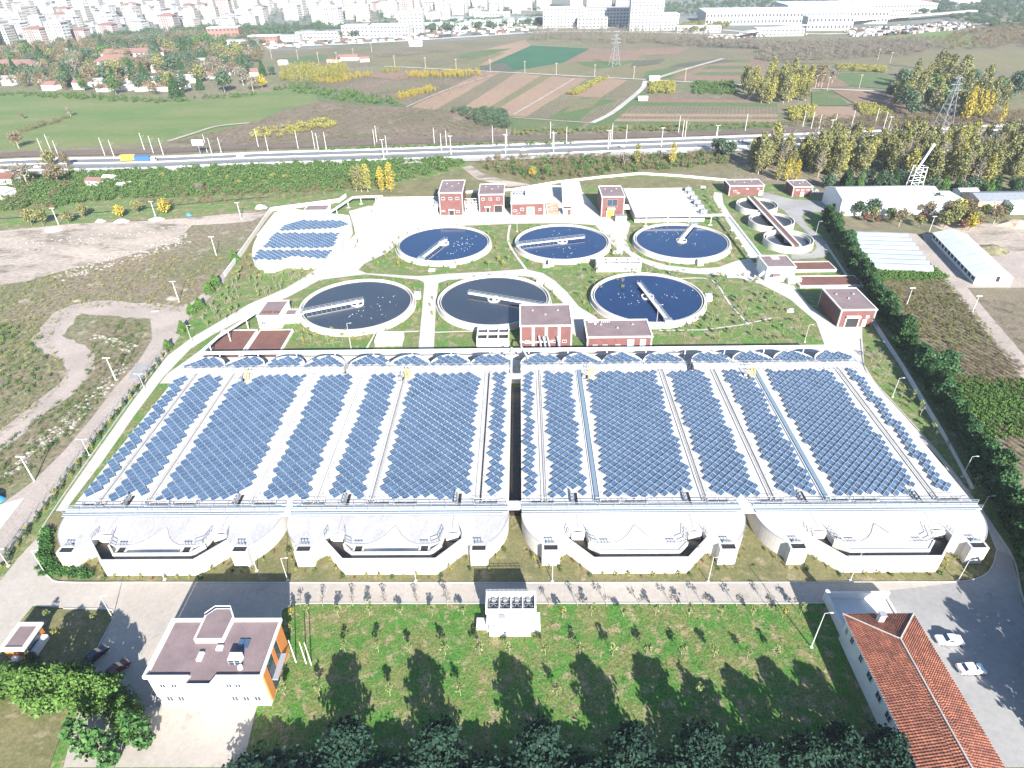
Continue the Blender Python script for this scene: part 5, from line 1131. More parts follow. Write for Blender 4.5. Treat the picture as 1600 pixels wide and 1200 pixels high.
kind('shrub_bright', *[(None, round_crown('crown', 'lf_hedge', 1.3, .8, 170, 8, .28, s, .5, .5, .4)) for s in (53,)])
kind('shrub_yellow', *[(None, round_crown('crown', 'lf_yel', 1.5, .8, 120, 8, .3, s, .5, .5, .4)) for s in (54,)])
kind('shrub_red', *[(None, round_crown('crown', 'lf_red', .9, .5, 70, 6, .22, s, .5, .5, .4)) for s in (55,)])
kind('shrub_young', *[(None, cone_crown('lf_yel', 1.9, .42, 110, .24, s, .02, .6)) for s in (56, 57)])
kind('shrub_blue', *[(None, cone_crown('lf_blue', 2.0, .55, 150, .26, s, .02, .6)) for s in (58,)])
def plant(kd, x, y, s, label, group, name='tree', cat='tree', full=True, z=0.0, sz=None):
    v = KIND[kd]; tm, cm = v[rng.integers(len(v))]
    rz = random.uniform(0, 6.28); sc = (s, s, s if sz is None else sz)
    if full and tm is not None:
        t = thing(name, label, cat, (x, y, z), rz, group); t.scale = sc
        part('trunk', tm, t); part('crown', cm, t)
        return t
    o = bpy.data.objects.new(name, cm); COL.objects.link(o); o.location = (x, y, z); o.rotation_euler = (0, 0, rz); o.scale = sc
    tag(o, label, cat, group)
    if tm is not None:
        o2 = bpy.data.objects.new('trunk', tm); COL.objects.link(o2); o2.parent = o
    return o
def grove(poly, n, kinds, smin, smax, lab, group, name='tree', cat='tree', seed=1, full=True, px=True, z=0.0, mind=0.0, tall=1.0):
    P = spots(poly, n*6 if mind else n, px, seed)
    if mind:
        keep = []
        for p in P:
            if all((p[0]-q[0])**2+(p[1]-q[1])**2 > mind*mind for q in keep): keep.append(p)
            if len(keep) >= n: break
        P = keep
    P = sorted([tuple(p) for p in P])
    r = random.Random(seed)
    for i, (x, y) in enumerate(P):
        kd = kinds[r.randrange(len(kinds))]; s = r.uniform(smin, smax)
        plant(kd, x, y, s, lab.replace('#', nth(i+1)).replace('*', KW[kd]), group, name, cat, full, z, s*tall*r.uniform(.9, 1.12))
KW = {'poplar_olive': 'olive green poplar', 'poplar_yellow': 'yellowing poplar', 'poplar_gold': 'golden poplar', 'poplar_bare': 'bare grey poplar', 'tree_green': 'green broad tree', 'tree_dark': 'dark bluish tree', 'tree_brown': 'brown autumn tree', 'tree_gray': 'leafless grey tree',
      'tree_gold': 'golden tree', 'tree_olive': 'olive tree', 'tree_red': 'reddish tree', 'conifer': 'dark conifer', 'conifer_light': 'bushy green conifer', 'cypress': 'slim cypress', 'conifer_round': 'rounded evergreen', 'hedge_tree': 'hedge evergreen', 'shade_tree': 'dark evergreen', 'crop_bush': 'crop bush', 'sapling': 'thin sapling', 'sapling_gold': 'yellow-leaved sapling', 'sapling_bare': 'bare sapling',
      'shrub_green': 'green shrub', 'shrub_bright': 'bright green shrub', 'shrub_yellow': 'yellow shrub', 'shrub_red': 'small red shrub', 'shrub_young': 'young yellow-green shrub', 'shrub_blue': 'blue-green young conifer'}
def scatter(name, label, cat, P, kd, smin, smax, seed=0, cull=1.0, zf=1.0):
    """ground cover nobody could count: many small plants in one mesh"""
    r = np.random.default_rng(seed); v = KIND[kd]; n = len(P)
    me = v[0][1]; co = np.zeros(len(me.vertices)*3, np.float32); me.vertices.foreach_get('co', co); co = co.reshape(-1, 4, 3)
    if cull < 1: co = co[r.random(len(co)) < cull]*np.array([1, 1, 1])
    m = len(co); a = r.uniform(0, 6.28, n); s = r.uniform(smin, smax, n); c, q = np.cos(a)*s, np.sin(a)*s
    X_ = co[None, :, :, 0]*c[:, None, None]-co[None, :, :, 1]*q[:, None, None]+P[:, 0][:, None, None]
    Y_ = co[None, :, :, 0]*q[:, None, None]+co[None, :, :, 1]*c[:, None, None]+P[:, 1][:, None, None]
    Z_ = co[None, :, :, 2]*s[:, None, None]*zf
    V = np.stack([X_+0*Z_, Y_+0*Z_, Z_], -1).reshape(-1, 3); V[:, 0] -= P[0, 0]; V[:, 1] -= P[0, 1]
    o = bpy.data.objects.new(name, bulk(name, V, np.arange(len(V)).reshape(-1, 4), me.materials[0].name if False else None or [k for k, x in M.items() if x == me.materials[0]][0])); COL.objects.link(o); o.location = (P[0, 0], P[0, 1], 0)
    return tag(o, label, cat, None, 'stuff')

# ================================================================== VEGETATION OF THE PLANT
def along(P, step, jit=0.0, seed=0):
    r = random.Random(seed); out = []; acc = 0.0
    for a, b in zip(P, P[1:]):
        L = math.hypot(b[0]-a[0], b[1]-a[1]); d = acc
        while d < L: out.append((a[0]+(b[0]-a[0])*d/L+r.uniform(-jit, jit), a[1]+(b[1]-a[1])*d/L+r.uniform(-jit, jit))); d += step
        acc = d-L
    return out
hedge = along(G([(1290, 346), (1312, 385), (1342, 430), (1378, 488), (1410, 538), (1442, 585), (1478, 640), (1516, 700), (1550, 760), (1585, 830), (1625, 900), (1655, 980), (1690, 1060), (1740, 1160)]), 3.5, .7, 5)
for i, (x, y) in enumerate(hedge):
    s = random.uniform(.72, 1.0)
    plant('conifer' if i % 5 == 2 else 'hedge_tree', x, y, s, nth(i+1) + ' conifer of the dense evergreen hedge, counted from the white warehouse', 'evergreen hedge trees', 'conifer_tree', 'conifer', True, 0, s*random.uniform(.85, 1.1))
for i, (x, y) in enumerate([g(*p) for p in ((1462, 590), (1600, 860))]):
    plant('hedge_tree', x+1.5, y, 1.15, nth(i+1) + ' bulging dark conifer on the field side of the hedge', 'bulging hedge conifers', 'conifer_tree', 'conifer', True, 0, .95)
yc = [(367, 408, .85, 'conifer nearest the boundary wall corner'), (338, 449, .95, 'larger conifer of the close pair'), (328, 459, .85, 'smaller conifer of the close pair'), (313, 483, .8, 'conifer below the close pair'), (300, 490, .7, 'conifer right behind the rusty one'), (287, 519, .75, 'conifer with rust-brown top'), (263, 545, .6, 'last and smallest conifer')]
for px_, py_, s, lb in yc:
    x, y = g(px_, py_); plant('conifer_light', x, y, s, 'bushy green ' + lb + ' along the waste ground', 'bushy conifers along the waste ground', 'conifer_tree', 'conifer', True, 0, s*.75)
strip = along(G([(264, 547), (219, 603), (163, 671), (109, 745), (54, 816), (-2, 893)]), 1.75, .25, 3)
for i, (x, y) in enumerate(strip):
    kd = 'shrub_blue' if i % 3 else ('shrub_young' if i % 2 else 'shrub_yellow')
    plant(kd, x + (.5 if i % 2 else -.3), y, random.uniform(.65, 1.0), nth(i+1) + ' ' + KW[kd] + ' of the shrub strip, counted from its far end', 'young shrubs on the grass strip', 'shrub', 'shrub', False)
fn = thing('wire_fence', 'wire fence along the waste-ground side of the young shrub strip', 'fence', (-110, 120, 0))
FP = [(x-1.5, y) for x, y in G([(264, 547), (219, 603), (163, 671), (109, 745), (54, 816), (-2, 893)])]
mb = MB()
for x, y in along(FP, 3, 0): mb.tube((x, y, 0), (x, y, 1.8), .05, 4)
mb.build('posts', ['steel'], fn); mb = MB()
for a, b in zip(FP, FP[1:]):
    for zz in (.6, 1.2, 1.75): mb.tube((a[0], a[1], zz), (b[0], b[1], zz), .025, 3)
mb.build('wires', ['steel'], fn)
# shrubs at the foot of the front walls
for bi, c in enumerate(BASX):
    pts = [(-21.6, 88), (-20.3, 85.6), (-18.8, 83.2), (-17, 83.1), (-15.2, 83.2), (-14.6, 85.5), (-12.5, 85.2), (-10.9, 83.3), (-9.4, 81.6), (-7, 81.5), (-4.6, 81.5), (-2.2, 81.6), (.2, 81.5), (2.6, 81.5), (5, 81.6), (7.4, 81.5), (9.6, 81.7), (11.2, 83.2), (12.7, 85), (14.7, 85.4), (15.2, 83.2), (17, 83.0), (18.9, 83.2), (20.4, 85.7), (21.7, 88)]
    for i, (u, y) in enumerate(pts):
        kd = 'shrub_red' if (i*7+bi*3) % 6 == 0 else ('shrub_young' if i % 4 else 'shrub_green')
        plant(kd, c+u, y, random.uniform(.5, .85), nth(i+1) + ' small shrub along the near wall, basin ' + adj[bi], 'small shrubs at the foot of the basins', 'shrub', 'shrub', False)
# hedge in the inner curve
hp = along(G([(75, 835), (70, 868), (76, 884), (92, 892), (130, 898), (152, 899)]), .8, .35, 9)
P_ = np.array(hp*3)+np.random.default_rng(4).normal(0, .5, (len(hp)*3, 2))
scatter('curved_hedge', 'low dense green hedge in the inner curve of the front road', 'hedge', P_, 'shrub_bright', .8, 1.25, 2)
# shrubs round the tanks
for k, t in enumerate(tanks):
    r_ = random.Random(k)
    for i in range(24):
        a = -math.pi*1.0+math.pi*2*i/24+.1
        if k == 1 and -2.4 < a < -.5: continue
        if k in (0,) and a > 2.2: continue
        x, y = t.location.x+21.6*math.cos(a), t.location.y+21.6*math.sin(a)
        plant('shrub_young', x, y, r_.uniform(.55, .85), nth(i+1) + ' young shrub in the ring around the ' + nth(k+1) + ' round tank', 'young shrubs ringing the round tanks', 'shrub', 'shrub', False, 0, r_.uniform(.7, 1.0))
# saplings on the front lawn
row1 = [(457, 966), (482, 962), (530, 966), (578, 962), (627, 962), (676, 963), (724, 962), (879, 966), (924, 963), (974, 965), (1024, 962), (1076, 965), (1127, 962), (1175, 963), (1222, 966), (1250, 962)]
for i, (a, b) in enumerate(row1):
    x, y = g(a, b); plant('sapling_gold' if i % 7 == 0 else 'sapling', x, y, random.uniform(1.0, 1.35), nth(i+1) + ' sapling of the front lawn row nearest the road', 'saplings of the roadside row', 'sapling', 'sapling')
for i, a in enumerate((470, 505, 552, 602, 652, 700, 858, 902, 948, 1000, 1050, 1100, 1150, 1198, 1240)):
    x, y = g(a, 948); plant('sapling_bare', x, y, random.uniform(.9, 1.2), nth(i+1) + ' bare thin sapling at the very kerb of the front lawn', 'bare saplings at the kerb', 'sapling', 'sapling')
row2 = [(540, 1020), (592, 1020), (641, 1022), (696, 1024), (750, 1024), (796, 1024), (852, 1024), (906, 1024), (957, 1026), (1010, 1024), (1064, 1024), (1115, 1027), (1167, 1029), (1212, 1027)]
for i, (a, b) in enumerate(row2):
    x, y = g(a, b); plant('sapling', x, y, random.uniform(1.0, 1.3), nth(i+1) + ' sapling of the middle row on the front lawn', 'saplings of the middle row', 'sapling', 'sapling')
for i, a in enumerate((446, 500, 610, 720, 870, 1090)):
    x, y = g(a, 1088); plant('sapling', x, y, 1.2, nth(i+1) + ' sapling of the nearest row on the front lawn', 'saplings of the nearest row', 'sapling', 'sapling')
for a, b, s, kd, lb in ((452, 985, 1.0, 'sapling_gold', 'yellow-green sapling beside the office block'), (95, 1000, 1.3, 'sapling_gold', 'yellow-green sapling on the gatehouse lawn'), (55, 1035, 1.6, 'shrub_blue', 'blue-green shrub behind the gatehouse'), (78, 970, 1.0, 'sapling', 'thin sapling near the gatehouse shadow'), (153, 975, 1.0, 'sapling', 'thin sapling at the tip of the gatehouse lawn')):
    x, y = g(a, b); plant(kd, x, y, s, lb, None, 'sapling', 'sapling')
# tall trees whose crowns stand at the near edge
for i, (x, y, h) in enumerate([(-26, 47.4, 9.6), (-12.6, 47.4, 9.6), (1.9, 47.4, 9.4), (15, 46.8, 9.6), (25, 46.8, 9.6), (39, 45.6, 9.0), (45, 47.2, 9.0), (51.0, 46.4, 9.0), (32, 45.0, 8.6)]):
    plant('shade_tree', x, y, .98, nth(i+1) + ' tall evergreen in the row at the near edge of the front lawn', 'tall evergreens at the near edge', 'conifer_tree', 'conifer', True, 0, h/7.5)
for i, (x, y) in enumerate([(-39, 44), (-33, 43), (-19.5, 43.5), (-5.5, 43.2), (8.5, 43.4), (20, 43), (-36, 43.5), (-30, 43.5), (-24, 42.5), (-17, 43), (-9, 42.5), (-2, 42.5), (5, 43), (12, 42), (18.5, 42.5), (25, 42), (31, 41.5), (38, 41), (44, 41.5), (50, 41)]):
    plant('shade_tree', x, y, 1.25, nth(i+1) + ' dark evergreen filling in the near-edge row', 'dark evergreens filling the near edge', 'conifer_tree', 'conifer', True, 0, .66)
for i, (x, y, h, s) in enumerate([(-76.5, 56.5, 9.2, 1.15), (-72.5, 57.2, 8.8, 1.1), (-69.2, 56, 9.0, 1.1), (-66.0, 56.2, 7.5, .95), (-84.5, 60.0, 4.4, .85), (-82.0, 58.8, 5.2, .9), (-80, 58, 6.0, .9), (-62.6, 54.2, 5.0, .8), (-61.0, 52.0, 5.5, .8), (-87, 57, 5, 1)]):
    plant('conifer_round', x, y, s*.85, nth(i+1) + ' bright bushy evergreen between the gatehouse and the office block', 'bushy evergreens near the gatehouse', 'conifer_tree', 'conifer', True, 0, h/7.5)
for i, (x, y) in enumerate([(-66, 49), (-62, 47.5), (-58, 50)]):
    plant('cypress', x, y, 1.7, nth(i+1) + ' slim evergreen throwing a pointed shadow beside the office block', 'slim evergreens beside the office block', 'conifer_tree', 'conifer', True, 0, 2.2)
# trees right of the car park (their shadows reach the road)
for i, (x, y, h) in enumerate([(88, 62, 10), (92, 66, 11), (84, 55, 11), (95, 72, 10), (81, 50, 10)]):
    plant('hedge_tree', x, y, 1.2, nth(i+1) + ' tall dark conifer overhanging the car park road', 'dark conifers by the car park', 'conifer_tree', 'conifer', True, 0, h/9)
# lawns inside the plant
lawns = [('open lawn beside the blue tank', [(1110, 432), (1175, 436), (1240, 480), (1285, 535), (1110, 540), (1040, 525), (1100, 490)], 70, ['sapling', 'sapling_bare', 'sapling']),
         ('grass bank left of the round tanks', [(350, 450), (400, 435), (500, 432), (440, 458), (330, 520), (300, 520)], 46, ['sapling', 'sapling_bare']),
         ('lawn between the twin-tower tank and the road', [(575, 405), (620, 385), (650, 412), (760, 412), (800, 405), (805, 418), (690, 420), (580, 420)], 18, ['sapling', 'shrub_young']),
         ('lawn around the distribution box', [(890, 420), (960, 395), (985, 412), (1100, 432), (900, 470)], 26, ['sapling', 'sapling_bare']),
         ('lawn beside the elevated pipe', [(1130, 345), (1160, 398), (1145, 402), (1120, 350), (1100, 300), (1110, 300)], 16, ['sapling']),
         ('grass bank of the hedge lane', [(1355, 535), (1385, 560), (1460, 670), (1530, 770), (1520, 775), (1420, 640), (1360, 585)], 20, ['sapling_bare', 'sapling']),
         ('dry grass of the drying beds', [(470, 520), (580, 520), (560, 543), (470, 545)], 16, ['sapling', 'shrub_young']),
         ('dry verge left of the holding tank', [(365, 430), (395, 380), (398, 425), (500, 425), (450, 440), (360, 445)], 16, ['sapling', 'shrub_yellow'])]
for i, (wh, poly, n, ks) in enumerate(lawns):
    grove(poly, n, ks, .8, 1.25, '# * on the ' + wh, 'plants on the ' + wh, 'sapling', 'sapling', 60+i, True, mind=1.6)
# clumps of grass on the front lawn: relief
P_ = spots([(445, 950), (1290, 946), (1300, 1000), (1340, 1090), (1360, 1200), (420, 1200), (435, 985)], 5200, True, 77)
q_ = np.random.default_rng(5); ok = (np.sin(P_[:, 0]*.31+1)+np.sin(P_[:, 1]*.55+P_[:, 0]*.13)+.5*np.sin(P_[:, 0]*.9)+.05*(P_[:, 0])) > .1
scatter('grass_tufts', 'bright green grass tufts on the front lawn', 'grass', P_[ok], 'shrub_bright', .16, .42, 6, .22, .8)
scatter('dry_tufts', 'dry pale grass tufts on the front lawn', 'grass', P_[~ok], 'shrub_yellow', .12, .3, 7, .2, .7)

# ---- waste land weeds, rubble
wp = [(-250, 460), (0, 450), (100, 425), (250, 395), (350, 400), (330, 440), (300, 470), (280, 490), (190, 482), (110, 485), (80, 530), (110, 590), (40, 660), (-200, 800)]
P_ = spots(wp, 3600, True, 81); scatter('brown_weeds', 'tall brown weeds covering the waste ground', 'weeds', P_, 'tree_brown', .05, .17, 8, .10, 1.1)
P_ = spots(wp, 1000, True, 82); scatter('green_weeds', 'green weeds mixed into the waste ground', 'weeds', P_, 'shrub_yellow', .4, 1.0, 9, .2, .9)
wp2 = [(140, 545), (150, 500), (225, 505), (228, 530), (205, 570), (170, 608), (130, 660), (90, 705), (40, 748), (-10, 780), (-200, 850), (0, 700), (80, 640), (130, 600)]
P_ = spots(wp2, 1300, True, 83); scatter('brown_weeds', 'brown weeds between the two dirt tracks', 'weeds', P_, 'tree_brown', .05, .16, 10, .10, 1.1)
P_ = spots(wp2, 350, True, 84); scatter('green_weeds', 'green weeds between the two dirt tracks', 'weeds', P_, 'shrub_green', .4, 1.1, 11, .2, .9)
P_ = spots([(-100, 470), (60, 520), (90, 590), (0, 640), (-200, 760)], 260, True, 85); scatter('green_scrub', 'green scrub at the outer bend of the dirt track', 'scrub', P_, 'shrub_green', .8, 1.7, 12, .25, .7)
for i, (poly, n) in enumerate([([(150, 520), (215, 540), (205, 552), (140, 530)], 80), ([(80, 430), (290, 365), (300, 378), (100, 440)], 260), ([(110, 640), (195, 565), (200, 575), (130, 655), (20, 745), (0, 745)], 200), ([(20, 380), (300, 350), (380, 338), (200, 372), (10, 400)], 90)]):
    P_ = spots(poly, n, True, 90+i); mb = MB(); r_ = random.Random(i)
    for x, y in P_:
        s = r_.uniform(.15, .7); mb.add([(x-s, y-s*.6, 0), (x+s, y-s*.7, 0), (x+s*.8, y+s, 0), (x-s*.9, y+s*.8, 0), (x+r_.uniform(-.3, .3)*s, y, s*.7)], [(0, 1, 4), (1, 2, 4), (2, 3, 4), (3, 0, 4)])
    o = mb.build('rubble', ['rock']); tag(o, 'pale broken stones, ' + ('inside the loop of the dirt track', 'along the edge of the dirt area', 'beside the straight dirt track', 'scattered on the dirt area')[i], 'rubble', None, 'stuff')
def heap(px_, py_, w_, h_, label, m='rock', cat='debris', name='debris_heap', d_=None):
    if m == 'white' and w_ > 3.5 and py_ > 320: w_ *= .62
    m = 'concrete' if m == 'white' else m
    x, y = g(px_, py_); r_ = random.Random(px_); n = 12; mb = MB(); d_ = d_ or w_*.6; V = [(x, y, h_)]
    for k, f in ((1, .55), (2, 1.0)):
        for i in range(n):
            a = 6.283*i/n; q = f*r_.uniform(.8, 1.15); V.append((x+w_*q*math.cos(a), y+d_*q*math.sin(a), h_*(.75 if k == 1 else 0)*r_.uniform(.7, 1.1)))
    fs = [(0, 1+i, 1+(i+1) % n) for i in range(n)]+[(1+i, 1+n+i, 1+n+(i+1) % n, 1+(i+1) % n) for i in range(n)]
    o = mb.add(V, fs).build(name, [m]); tag(o, label, cat)
heap(82, 360, 7, 1.5, 'large white debris heap at the foot of a mast', 'white'); heap(157, 346, 4, 1.2, 'white broken stones along the ditch, left', 'white'); heap(190, 346, 6, 1.2, 'white concrete blocks along the ditch, middle', 'white'); heap(245, 343, 6, 1.0, 'white blocks along the ditch, right', 'white')
heap(269, 467, 2.2, 1.0, 'pale stone heap beside the pale mast'); heap(241, 486, 2, .5, 'flat pale stones at the track fork'); heap(120, 470, 1.8, .5, 'pale stones in the brown weeds'); heap(295, 337, 1.3, 1.3, 'small blue container beside the dirt area', 'skyblue', 'container', 'blue_container')
heap(-8, 782, 2.6, 2.2, 'blue tarp heap at the near concrete pad', 'skyblue', 'tarp', 'tarp_heap'); heap(408, 325, 5, 1.8, 'white tilted slab beyond the boundary wall corner', 'white'); heap(95, 288, 3, 1, 'pale stones in the green belt', 'white'); heap(1440, 330, 2, 1, 'stones near the white warehouse')
heap(1505, 408, 3, 1, 'grey gravel heap at the edge of the yard', 'weeds'); heap(1545, 392, 9, 2.2, 'dark earth heap in the yard behind the long shed', 'weeds'); heap(1590, 352, 9, 2.0, 'timber and rubble heap near the roofed shed', 'rust')
# ---- green belt
P_ = spots([(20, 275), (250, 266), (640, 252), (730, 252), (700, 268), (620, 285), (520, 300), (400, 303), (200, 312), (60, 325), (0, 330)], 1500, True, 101); scatter('bush_cover', 'dense green bushes filling the belt below the motorway', 'bushes', P_, 'shrub_green', 1.5, 3.2, 21, .75, .8)
P_ = spots([(0, 262), (120, 262), (90, 330), (0, 340)], 160, True, 102); scatter('bush_cover', 'brown bushes at the outer end of the green belt', 'bushes', P_, 'tree_brown', .3, .6, 22, .3, .8)
P_ = spots([(250, 296), (520, 284), (600, 290), (480, 310), (300, 322), (200, 325)], 360, True, 103); scatter('bush_cover', 'mixed brown bushes along the ditch', 'bushes', P_, 'tree_brown', .2, .45, 23, .25, .8)
P_ = spots([(735, 262), (760, 246), (960, 243), (1130, 238), (1140, 258), (1000, 268), (840, 286)], 420, True, 104); scatter('bush_cover', 'brown and green bushes between motorway and thin white wall', 'bushes', P_, 'tree_brown', .2, .6, 24, .35, .8)
P_ = spots([(740, 262), (900, 246), (1130, 240), (1140, 258), (1000, 268), (840, 282)], 260, True, 105); scatter('bush_cover', 'green bushes between motorway and thin white wall', 'bushes', P_, 'shrub_green', 1.2, 3, 25, .5, .8)
for px_, py_, kd, s, lb in ((565, 300, 'poplar_olive', .98, 'olive poplar left of the golden pair'), (575, 300, 'poplar_yellow', 1.0, 'broad yellowing poplar beside the golden pair'), (557, 299, 'poplar_olive', .9, 'olive poplar at the left of the group'), (597, 299, 'poplar_gold', .95, 'slim golden poplar of the pair by the holding tank'), (611, 299, 'poplar_gold', 1.1, 'brightest golden poplar of the pair by the holding tank'),
                     (50, 352, 'tree_olive', 1.0, 'olive tree by the ditch, outermost'), (68, 353, 'tree_olive', 1.0, 'second olive tree by the ditch'), (108, 350, 'tree_olive', .8, 'third olive tree by the ditch'), (132, 340, 'tree_olive', .9, 'fourth olive tree by the ditch'), (190, 341, 'tree_gold', .85, 'golden-olive tree by the ditch, near the white blocks'), (216, 334, 'tree_olive', .8, 'small olive tree beside the golden one'), (260, 335, 'tree_gold', 1.0, 'golden tree at the end of the ditch row'),
                     (45, 293, 'tree_gray', 1.7, 'large leafless tree near the red-roofed hut'), (93, 290, 'tree_brown', 1.5, 'tall brown tree beside the leafless one'), (80, 262, 'tree_olive', 1.3, 'olive tree rising over the motorway edge'), (105, 262, 'tree_brown', 1.1, 'brown tree rising over the motorway edge'), (313, 302, 'tree_gray', .8, 'thin grey tree in the green belt'),
                     (832, 277, 'tree_gold', .75, 'small golden tree beyond the thin white wall'), (855, 275, 'tree_green', .7, 'small green tree beyond the thin white wall'), (975, 260, 'tree_gray', 1.1, 'grey tree beside the motorway'), (995, 257, 'poplar_yellow', .8, 'yellow poplar beside the grey tree at the motorway'), (1050, 256, 'poplar_gold', .9, 'broad golden-green tree at the motorway'), (1135, 248, 'tree_dark', 1.4, 'dark bushy tree next to the poplar wood'),
                     (1120, 240, 'tree_dark', 1.2, 'second dark tree next to the poplar wood'), (1228, 284, 'poplar_gold', .95, 'golden poplar behind the smallest brick block'), (1242, 284, 'poplar_gold', .85, 'second golden poplar behind the smallest brick block'), (1215, 282, 'poplar_yellow', .8, 'yellowing poplar behind the smallest brick block')):
    x, y = g(px_, py_); plant(kd, x, y, s, lb, None)
for k in range(9):
    x, y = g(255+k*24+random.uniform(-6, 6), 285+random.uniform(-8, 4)); plant('shrub_yellow', x, y, 1.9, nth(k+1) + ' yellow bush in the green belt below the motorway', 'yellow bushes of the green belt', 'bush', 'bush', False)
# poplar wood on the right
grove([(1150, 250), (1215, 238), (1400, 232), (1600, 218), (1720, 214), (1720, 300), (1600, 285), (1520, 292), (1470, 296), (1430, 282), (1300, 278), (1190, 276)], 290, ['poplar_olive', 'poplar_olive', 'poplar_yellow', 'poplar_olive', 'poplar_bare'], .85, 1.25, '# tree of the poplar wood beside the motorway, a *', 'poplars of the wood beside the motorway', 'poplar_tree', 'tree', 201, True, mind=3.2)
grove([(1280, 292), (1400, 283), (1470, 296), (1560, 300), (1600, 300), (1600, 310), (1480, 304), (1300, 298)], 34, ['conifer', 'tree_dark', 'conifer_light'], .7, 1.1, '# * in the dark belt behind the white warehouse', 'dark trees behind the warehouse', 'tree', 'tree', 202, True, mind=4)
grove([(1300, 330), (1480, 328), (1560, 335), (1590, 352), (1500, 362), (1340, 350), (1312, 345)], 34, ['tree_brown', 'tree_red', 'tree_dark', 'tree_olive', 'tree_green'], .55, 1.05, '# * in front of the white warehouse', 'mixed trees in front of the warehouse', 'tree', 'tree', 203, True, mind=4)
grove([(1500, 330), (1530, 345), (1525, 362), (1480, 360)], 5, ['tree_gold', 'tree_olive'], .9, 1.1, '# * of the golden clump near the long shed', 'golden clump near the long shed', 'tree', 'tree', 204, True, mind=4)
# nursery crops right of the hedge
crops = [([(1362, 418), (1458, 420), (1478, 437), (1378, 440)], 'crop_bush', 900, .9, 1.7, 'dark green nursery rows in front of the film greenhouse'), ([(1378, 440), (1478, 438), (1530, 500), (1560, 540), (1470, 550), (1420, 520)], 'tree_olive', 1500, .07, .19, 'olive nursery rows beside the yard road'),
         ([(1400, 455), (1500, 460), (1545, 525), (1440, 530)], 'tree_red', 700, .06, .17, 'reddish nursery shrubs beside the yard road'), ([(1450, 545), (1560, 540), (1600, 575), (1600, 605), (1480, 600)], 'tree_brown', 800, .06, .2, 'brown stalks between the crop plots'),
         ([(1475, 590), (1600, 595), (1700, 640), (1640, 680), (1540, 690), (1500, 640)], 'crop_bush', 1700, .6, 1.15, 'bright green crop rows beside the hedge'), ([(1540, 660), (1660, 650), (1700, 740), (1590, 745)], 'tree_brown', 600, .06, .17, 'dry brown crop near the frame edge'),
         ([(1525, 470), (1700, 480), (1740, 620), (1610, 560)], 'tree_gray', 700, .07, .2, 'grey twiggy nursery trees beyond the yard road')]
for i, (poly, kd, n, a_, b_, lb) in enumerate(crops):
    P_ = spots(poly, n, True, 300+i); P_[:, 0] = np.round((P_[:, 0]+P_[:, 1]*.35)/1.6)*1.6-P_[:, 1]*.35
    scatter('nursery_crop', lb, 'crop', P_, kd, a_, b_, 30+i, .22 if kd.startswith('tree') else .7)

# ================================================================== WAREHOUSE SITE
t = thing('warehouse', 'large white corrugated warehouse with sloping roof behind the nursery trees', 'building', (160, 290, 0))
def shed(t, x0, x1, y0, y1, he, hr, bays, roofm='roofmetal', wallm='whitemetal', axis='x', slats='greytrim'):
    if axis == 'x':
        ym = (y0+y1)/2
        MB().add([(x0, y0, 0), (x1, y0, 0), (x1, y1, 0), (x0, y1, 0), (x0, y0, he), (x1, y0, he), (x1, y1, he), (x0, y1, he), (x0, ym, hr), (x1, ym, hr)], [(0, 1, 5, 4), (1, 2, 6, 9, 5), (2, 3, 7, 6), (3, 0, 4, 8, 7)]).build('wall', [wallm], t)
        for s, (ya, yb) in enumerate(((y0-.4, ym), (y1+.4, ym))):
            for k in range(bays):
                a, b = x0+(x1-x0)*k/bays, x0+(x1-x0)*(k+1)/bays
                za = he-.3*(hr-he)/max(ym-y0, 1); m = MB().add([(a+.05, ya, za+.1), (b-.25, ya, za+.1), (b-.25, yb, hr+.1), (a+.05, yb, hr+.1)], [(0, 1, 2, 3)]); m.build('roof_panel', [roofm], t)
                MB().add([(b-.25, ya, za+.12), (b+.05, ya, za+.12), (b+.05, yb, hr+.12), (b-.25, yb, hr+.12)], [(0, 1, 2, 3)]).build('roof_strip', [slats], t)
shed(t, 140, 184, 278, 297, 7.0, 9.5, 9)
MB().box(184, 194, 280, 292, 0, 6.0).build('annex', ['whitemetal'], t)
t = thing('lattice_tower', 'white lattice tower with red-tipped mast rising behind the white warehouse', 'tower', (186, 309, 0))
x, y = 186, 306; m = MB()
for sx in (-3, 3):
    for sy in (-2, 2): m.tube((x+sx, y+sy, 0), (x+sx*.8, y+sy*.8, 13), .16, 4)
for z_ in (6, 8.5, 11, 13):
    m.path([(x-2.7, y-1.8, z_), (x+2.7, y-1.8, z_), (x+2.7, y+1.8, z_), (x-2.7, y+1.8, z_), (x-2.7, y-1.8, z_)], .12, 4)
    m.tube((x-2.7, y-1.8, z_), (x+2.7, y-1.8, z_-2.3), .1, 4)
m.build('lattice', ['whitemetal'], t); MB().tube((x-1, y, 12), (x+2.5, y, 22), .5, 8).build('mast', ['whitemetal'], t); MB().tube((x+2.5, y, 22), (x+2.9, y, 23.2), .7, 8).build('mast_head', ['white'], t)
t = thing('roofed_shed', 'grey-roofed open shed with orange sacks at the frame edge', 'shed', (215, 290, 0)); shed(t, 203, 240, 283, 296, 4, 5.5, 6, 'steel', 'rust')
for px_, py_, w_, d_, h_, lb in ((1512, 312, 9, 6, 3.5, 'small blue-white hut beside the warehouse'), (1600, 335, 12, 8, 4, 'white hut at the frame edge below the roofed shed')):
    x, y = g(px_, py_); t = thing('hut', lb, 'hut', (x, y, 0)); shed(t, x-w_/2, x+w_/2, y, y+d_, h_, h_+1, 3)
